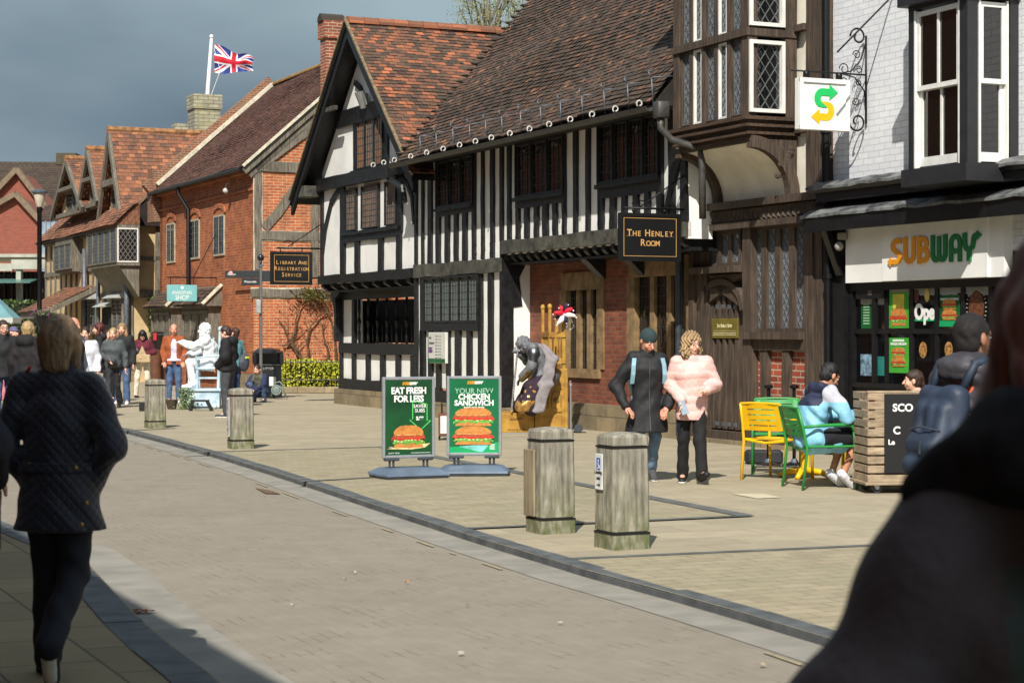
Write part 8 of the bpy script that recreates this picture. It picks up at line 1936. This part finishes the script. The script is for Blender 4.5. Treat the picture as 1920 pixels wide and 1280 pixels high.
for sx in (-1, 1):
    m = MB(); P_ = [(sx * .11, -.17, 1.32), (sx * .12, -.10, 1.44), (sx * .13, .0, 1.455), (sx * .135, .11, 1.36), (sx * .15, .15, 1.2), (sx * .18, .12, 1.02), (sx * .17, -.1, .92)]; m.tube(P_, [.02, .028, .03, .03, .026, .012, .01], 8); m.build('shoulder_strap', nb, bpo, smooth=True)
m = MB(); m.tube([(-.11, -.335, 1.10), (0, -.36, 1.12), (.11, -.335, 1.10)], .005, 5); m.tube([(.02, -.385, 1.05), (.02, -.39, .98)], .006, 5); m.build('zip_pull', dkp, bpo)
# ------------------------------------------------------------ performers
wc = M('white_body_paint', (228, 230, 230), .7, .06, 8, .3, 60); w2 = cloth('whitened_cloth', (222, 224, 226), .9, .06)
d = 40.45; st_, J, hp, HR, s_ = person('living statue performer painted white, seated with one arm stretched out to the left', pxy(388, d), d + .3, -88, 1.86, dict(_raised=(1, 1, 1), pel=(0, -.04, .50), che=(0, .0, .80), nek=(0, .05, .98), hed=(0, .10, 1.12), shR=(.17, .03, .93), shL=(-.17, .03, .93), elL=(-.2, .26, .80), wrL=(-.17, .50, .88), hdL=(0, 1, .1), elR=(.22, .2, .7), wrR=(.18, .42, .66), hiR=(.09, 0, .48), hiL=(-.09, 0, .48), knR=(.12, .36, .50), knL=(-.12, .36, .50), anR=(.1, .36, .09), anL=(-.12, .28, .09), toR=(.1, .50, .035), toL=(-.12, .43, .035)),
    top=[dict(mat=w2, sit=True, hem=.42, o=.022, fold=.013, ff=22, name='smock', sr=1.3, collar=True, res=.02)], legs=dict(mat=w2, r=1.25, wide=1.2), shoes=dict(mat=w2), hair=dict(style='shaggy', mat=wc, beard=True, brows=False), res=.022, hres=.012, whole=wc, z=.42, bulk=1.1)
mail = M('chain_mail', (128, 130, 134), .6, .4, 90, .9, 150, metal=.1, c2=(70, 72, 76)); purp = cloth('purple_velvet', (42, 26, 42)); goldc = M('gold_brocade', (190, 146, 78), .45, .35, 12, .4, 50, metal=.4)
d = 30.2; kn, J, hp, HR, s_ = person('knight performer in chain mail slumped forward on a staff before the gold throne', pxy(1026, d), d, -84, 1.72, dict(_raised=(1, 1, 1), pel=(0, -.04, .58), che=(0, .14, .88), nek=(0, .28, 1.06), hed=(0, .37, 1.05), shR=(.17, .2, 1.02), shL=(-.17, .2, 1.02), elL=(-.24, .22, .74), wrL=(-.16, .38, .56), elR=(.22, .34, .82), wrR=(.06, .44, .92), hiR=(.1, 0, .56), hiL=(-.1, 0, .56), knR=(.14, .30, .42), knL=(-.14, .26, .42), anR=(.13, .42, .09), anL=(-.13, .24, .09), toR=(.13, .54, .035), toL=(-.13, .38, .035)),
    top=[dict(mat=mail, hem=.50, sit=True, o=.03, name='mail_shirt', fold=.008)], legs=dict(mat=purp, r=1.35, wide=1.9), shoes=dict(mat=goldc), hair=dict(style='shaggy', mat=mail, brows=False), res=.02, hres=.012, whole=mail, z=.33, pitch=40)
sk = SD(.04)
for sx in (-1, 1): sk.cap((sx * .12, .1, .5), (sx * .16, .34, .1), .12, .15)
sk.disp = folds(.014, 16, 1); sk.cut.append(((0, 0, -1), -.03)); r = sk.mesh(.02); V_, F_ = r; c = V_[F_].mean(1)
gz_ = ((c[:, 2] < .19 + .03 * np.sin(c[:, 1] * 30)) | ((np.sin(c[:, 1] * 38 + c[:, 0] * 20) * np.sin(c[:, 2] * 40) > .62) & (c[:, 2] < .45))).astype(int); sdobj('surcoat', [(r, gz_)], [purp, goldc], kn)
cp = SD(.04); cp.cap((-.10, .10, 1.06), (-.2, -.08, .84), .03, .045, (0, .6, .8), 1.5).cap((-.2, -.08, .84), (-.27, .0, .45), .045, .045, (0, 1, 0), 2.3).cap((-.27, .0, .45), (-.29, .10, .05), .045, .04, (0, 1, 0), 2.4).cap((.12, .08, 1.05), (-.06, -.14, .85), .05, .06); cp.disp = folds(.007, 14, 3); sdobj('cape', [(cp.mesh(.015), 0)], [cloth('grey_cape', (136, 130, 132), .95)], kn)
ar = SD(.02); ar.ell((-.22, .19, .95), (.075, .10, .10)).cap((-.23, .19, .93), (-.24, .21, .80), .075, .07); sdobj('shoulder_plate', [(ar.mesh(.016), 0)], [M('dark_steel', (104, 106, 110), .4, .2, 6, metal=.9)], kn)
ar = SD(.02); ar.cap((-.22, .27, .66), (-.17, .38, .54), .065, .05); sdobj('gauntlet', [(ar.mesh(.016), 0)], [M('old_brass', (120, 100, 56), .4, .3, 20, metal=.6)], kn)
m = MB(); y0 = .50; m.tube([(-.05, y0 + .06, .02), (-.02, y0 - .04, 1.05)], .016, 7); m.tube([(-.02, y0 - .1, .98), (-.02, y0 + .03, .99)], .014, 6)
for a in range(6): m.ball((-.02 + .0, y0 - .04 + .045 * math.cos(a * 1.05), 1.02 + .045 * math.sin(a * 1.05)), .02, 6, 4)
m.tube([(-.02, y0 - .04, 1.05), (-.02, y0 - .05, 1.2)], [.014, .02], 6); o = m.build('staff', M('silver_staff', (176, 180, 184), .35, .3, 40, metal=.6), smooth=40); o.matrix_basis = kn.matrix_basis.copy(); tag(o, 'silver ornamental staff the slumped knight leans on', 'staff')
# ------------------------------------------------------------ people in the background
G = 'passers-by at the far end of the street'
def bg_(label, px, d, face, H, **k):
    k.setdefault('res', .022); k.setdefault('hres', .013); k.setdefault('group', G); return person(label, pxy(px, d), d, face, H, **k)
blkj = cloth('black_jacket', (26, 27, 30), .8); jeans = cloth('blue_jeans', (70, 96, 132)); dj = cloth('dark_trousers', (22, 22, 26)); wsh = M('white_trainer', (226, 226, 232)); bsh = black_paint
bg_('smiling woman in grey cardigan and black trousers walking toward the camera', 212, 40.6, 178, 1.69, pose=dict(elR=(.25, -.08, 1.12), wrR=(.06, .14, 1.02), elL=(-.25, -.04, 1.1), wrL=(-.26, -.02, .86), knR=(.07, .14, .5), anR=(.05, .26, .10), toR=(.05, .40, .06), knL=(-.08, -.06, .5), anL=(-.1, -.26, .14), toL=(-.1, -.14, .04)), top=dict(mat=cloth('grey_cardigan', (74, 80, 82)), hem=.86, o=.018, flare=.0), legs=dict(mat=cloth('black_flares', (40, 40, 44)), r=.95, wide=1.5), shoes=dict(mat=bsh), hair=dict(style='bun', mat=blond), female=True, res=.018, hres=.010)
m = MB(); d = 40.6; m.tube([(-.09, 0, 0), (0, .02, -.03), (.1, 0, 0)], .045, 8); m.ball((.06, -.05, 0), .045, 8, 5); m.ball((-.05, -.05, .01), .03, 8, 5); tag(m.build('waist_pack', [dkp], loc=(pxy(212, d), d - .2, 1.0)), 'dark waist pack worn by the smiling woman in grey', 'bag')
bg_('woman with tan hair, blue jeans and white shoes walking behind the smiling woman', 229, 42.6, 178, 1.80, top=dict(mat=blkj, hem=.8, o=.03), legs=dict(mat=jeans, r=1.1, wide=1.3), shoes=dict(mat=wsh), hair=dict(style='long', mat=tan_h, len=.4), female=True)
bg_('woman in burgundy jacket and cream trousers looking down into her bag', 268, 47.1, 176, 1.68, pose=dict(hed=(0, .08, 1.54), elR=(.27, -.04, 1.12), wrR=(.08, .2, 1.05), elL=(-.27, -.04, 1.12), wrL=(-.08, .2, 1.05), anR=(.17, 0, .085), anL=(-.15, 0, .085), knR=(.14, .03, .49), knL=(-.12, .03, .49)), top=dict(mat=cloth('burgundy', (92, 26, 42)), hem=.9, o=.02), legs=dict(mat=cloth('cream_trousers', (216, 206, 186)), r=1.1), shoes=dict(mat=bsh, boot=.12), hair=dict(style='long', mat=black_h, len=.3, fw=.08), female=True, pitch=45)
m = MB(); m.rbox(-.2, .2, -.05, .05, 0, .2, .02); m.loft([[(-.1, -.03, .19), (.1, -.03, .19), (.1, .03, .19), (-.1, .03, .19)], [(-.01, -.02, .4), (.01, -.02, .4), (.01, .02, .4), (-.01, .02, .4)]]); tag(m.build('shoulder_bag', M('khaki_bag', (176, 152, 116), .7), loc=(pxy(269, 47), 46.85, .86)), 'beige shoulder bag held open by the woman in burgundy', 'bag')
sd_ = SD(.03); sd_.cap((0, 0, .3), (-.1, 0, 0), .07, .05).cap((-.1, 0, 0), (-.22, 0, -.14), .06, .02); o = sdobj('jacket', [(sd_.mesh(.025), 0)], [cloth('denim_grey', (108, 118, 126))]); o.location = (pxy(256, 47), 46.9, .85); tag(o, 'grey denim jacket draped over the arm of the woman in burgundy', 'jacket')
bg_('balding man in grey shirt and dark waistcoat with his head turned right', 137, 31, 120, 1.84, top=[dict(mat=cloth('grey_shirt', (150, 156, 164)), hem=.85, o=.015), dict(mat=cloth('navy_vest', (32, 34, 44)), hem=.8, o=.022, sleeve=0)], legs=dict(mat=dj), shoes=dict(mat=bsh), skin=skin_red, hair=dict(style='none', mat=grey_h), res=.02, hres=.010)
bg_('woman in white printed sweatshirt and grey leggings with dark tied hair', 160, 36, 176, 1.70, top=dict(mat=cloth('white_sweat', (214, 216, 226)), hem=.86, o=.022), legs=dict(mat=cloth('grey_leggings', (92, 94, 100))), shoes=dict(mat=wsh), hair=dict(style='bun', mat=brown), female=True, res=.02, hres=.010)
bg_('woman with auburn hair and black jacket turned to the left', 186, 42, -100, 1.80, top=dict(mat=blkj, hem=.75, o=.02, hood=True), legs=dict(mat=dj), shoes=dict(mat=bsh), hair=dict(style='down', mat=red_h, len=.2), female=True)
bg_('dark haired man in black jacket behind the auburn haired woman', 203, 44.5, 160, 1.66, top=dict(mat=cloth('slate_jacket', (52, 60, 70)), hem=.8, o=.03), legs=dict(mat=dj), shoes=dict(mat=bsh), hair=dict(style='short', mat=brown))
bg_('man in glasses and black zipped jacket at the far left edge', 6, 32, 150, 1.80, top=dict(mat=blkj, hem=.8, o=.035, collar=True), legs=dict(mat=jeans), shoes=dict(mat=bsh), hair=dict(style='short', mat=brown, glasses=black_metal), res=.02, hres=.010)
bg_('person in purple cap and navy jacket behind the man in glasses', 25, 40, 120, 1.72, top=dict(mat=cloth('navy_jacket', (30, 34, 52)), hem=.8, o=.03), legs=dict(mat=jeans), shoes=dict(mat=bsh), hair=dict(style='cap', mat=cloth('purple_cap', (96, 92, 128)), bmat=brown))
bg_('person with blond hair and long black coat seen from behind beside the navy jacket woman', 53, 30, 10, 1.76, top=dict(mat=cloth('long_black_coat', (28, 26, 28)), hem=.45, o=.05, flare=.06, hood=True), legs=dict(mat=dj), shoes=dict(mat=bsh), hair=dict(style='bob', mat=blond, brows=False), res=.02, hres=.010)
bg_('child in pink coat with white fur hood at far left', 18, 34, 60, 1.34, top=[dict(mat=cloth('pink_coat', (206, 118, 132)), hem=.5, o=.045, flare=.06, sr=1.3), dict(mat=cloth('white_fur', (216, 206, 192)), hem=1.3, cropz=1.32, o=.05, sleeve=0, hood=True, collar=True)], legs=dict(mat=dj), shoes=dict(mat=bsh), hair=dict(style='bob', mat=tan_h), res=.02, hres=.011)
bg_('elderly man in brown jacket, pale shirt and jeans beside the statue', 326, 43.4, 170, 1.79, pose=dict(wrR=(.2, .12, .9), wrL=(-.2, .12, .9)), top=[dict(mat=cloth('pale_shirt', (206, 204, 222)), hem=.9, o=.014), dict(mat=cloth('rust_jacket', (150, 76, 40)), hem=.82, o=.024, k=.02, open=True)], legs=dict(mat=jeans, r=1.1), shoes=dict(mat=wsh), skin=skin_red, hair=dict(style='none', mat=grey_h), bulk=1.05)
bg_('teenage boy in black hooded top and grey trousers standing behind the white statue chair', 428, 36.1, -80, 1.73, pose=dict(elL=(-.24, -.02, 1.12), wrL=(-.16, .14, .96), elR=(.24, -.02, 1.12), wrR=(.16, .14, .96), hed=(0, .05, 1.56)), top=dict(mat=cloth('black_hoodie', (24, 24, 28)), hem=.86, o=.04, hood=True, sr=1.2), legs=dict(mat=cloth('charcoal_jeans', (62, 64, 70)), r=1.15, wide=1.3), shoes=dict(mat=dkp, sole=white_paint), hair=dict(style='short', mat=brown), pitch=25, res=.018, hres=.010)
tb, *_ = bg_('teenager in teal top and blue jeans with a backpack, behind the boy in black', 441, 41.5, -60, 1.70, top=dict(mat=cloth('teal_top', (92, 140, 150)), hem=.85, o=.02), legs=dict(mat=cloth('mid_jeans', (44, 62, 96))), shoes=dict(mat=bsh), hair=dict(style='short', mat=brown))
b3 = SD(.03); b3.ell((.05, -.2, .95), (.14, .1, .2)); sdobj('backpack', [(b3.mesh(.022), 0)], [M('grey_pack', (70, 76, 88), .7, .3, 9)], tb); m = MB(); m.rbox(-.02, .1, -.31, -.28, 1.03, 1.08, .01); m.build('lime_tag', M('lime', (196, 220, 50), .6), tb)
bg_('boy with brown hair crouching by the litter bin in navy and olive sweater', 489, 44, 196, 1.55, pose=dict(_raised=(1, 1, 1), pel=(0, -.1, .28), che=(0, .06, .52), nek=(0, .16, .68), hed=(0, .22, .82), shR=(.15, .12, .64), shL=(-.15, .12, .64), elR=(.2, .28, .46), elL=(-.2, .28, .46), wrR=(.08, .42, .34), wrL=(-.02, .42, .32), hiR=(.1, -.06, .26), hiL=(-.1, -.06, .26), knR=(.17, .30, .44), knL=(-.17, .30, .42), anR=(.14, .08, .09), anL=(-.14, .1, .09), toR=(.14, .24, .035), toL=(-.14, .26, .035)),
    top=dict(mat=cloth('navy_sweater', (36, 44, 76)), mats=[cloth('navy_sweater', (36, 44, 76)), cloth('olive_yoke', (88, 88, 72))], zones=lambda c, J: ((np.abs(c[:, 0]) < .13) & (c[:, 2] > .42)).astype(int), sit=True, hem=.2, o=.03, collar=True), legs=dict(mat=jeans, r=1.15), shoes=dict(mat=dkp), hair=dict(style='short', mat=brown), pitch=15, res=.02, hres=.010)
# ------------------------------------------------------------ pieces that stand apart become parts of their own
def split(o):
    me = o.data; nv = len(me.vertices); par = list(range(nv))
    def fd(a):
        while par[a] != a: par[a] = par[par[a]]; a = par[a]
        return a
    for p in me.polygons:
        v = p.vertices; r = fd(v[0])
        for q in v[1:]: par[fd(q)] = r
    g = {}
    for i in range(nv): g.setdefault(fd(i), []).append(i)
    co = [v.co for v in me.vertices]; gr = []
    for ids in g.values():
        lo = [min(co[i][k] for i in ids) - .012 for k in range(3)]; hi = [max(co[i][k] for i in ids) + .012 for k in range(3)]; ids = list(ids)
        again = True
        while again:
            again = False
            for q in gr:
                if all(q[0][k] <= hi[k] and lo[k] <= q[1][k] for k in range(3)):
                    lo = [min(lo[k], q[0][k]) for k in range(3)]; hi = [max(hi[k], q[1][k]) for k in range(3)]; ids += q[2]; gr.remove(q); again = True; break
        gr.append((lo, hi, ids))
    if len(gr) < 2: return
    own = {}
    for k, q in enumerate(gr):
        for i in q[2]: own[i] = k
    for k, q in enumerate(gr):
        mp_ = {i: j for j, i in enumerate(sorted(q[2]))}; ps = [p for p in me.polygons if own[p.vertices[0]] == k]
        m2 = bpy.data.meshes.new(o.name.split('.')[0]); m2.from_pydata([tuple(co[i]) for i in sorted(q[2])], [], [tuple(mp_[i] for i in p.vertices) for p in ps])
        for mt in me.materials: m2.materials.append(mt)
        for a, p in zip(m2.polygons, ps): a.material_index = p.material_index; a.use_smooth = p.use_smooth
        if k == 0: kids = m2
        else: n_ = o.copy(); n_.data = m2; COL.objects.link(n_)
    o.data = kids
SPLIT = {'gutter_stay', 'snow_guard', 'baluster', 'iron_strap', 'purlin_end', 'mortar_fillet', 'groove_shade', 'gable_wall', 'downpipe', 'column', 'mullion', 'corner_post', 'rail'}
for o in list(COL.objects):
    if o.type == 'MESH' and o.name.split('.')[0] in SPLIT and not o.children: split(o)
# tidy: drop helper properties
for o in COL.objects:
    for k in ('_o',):
        if k in o: del o[k]
print('FACES', sum(len(o.data.polygons) for o in COL.objects if o.type == 'MESH'))
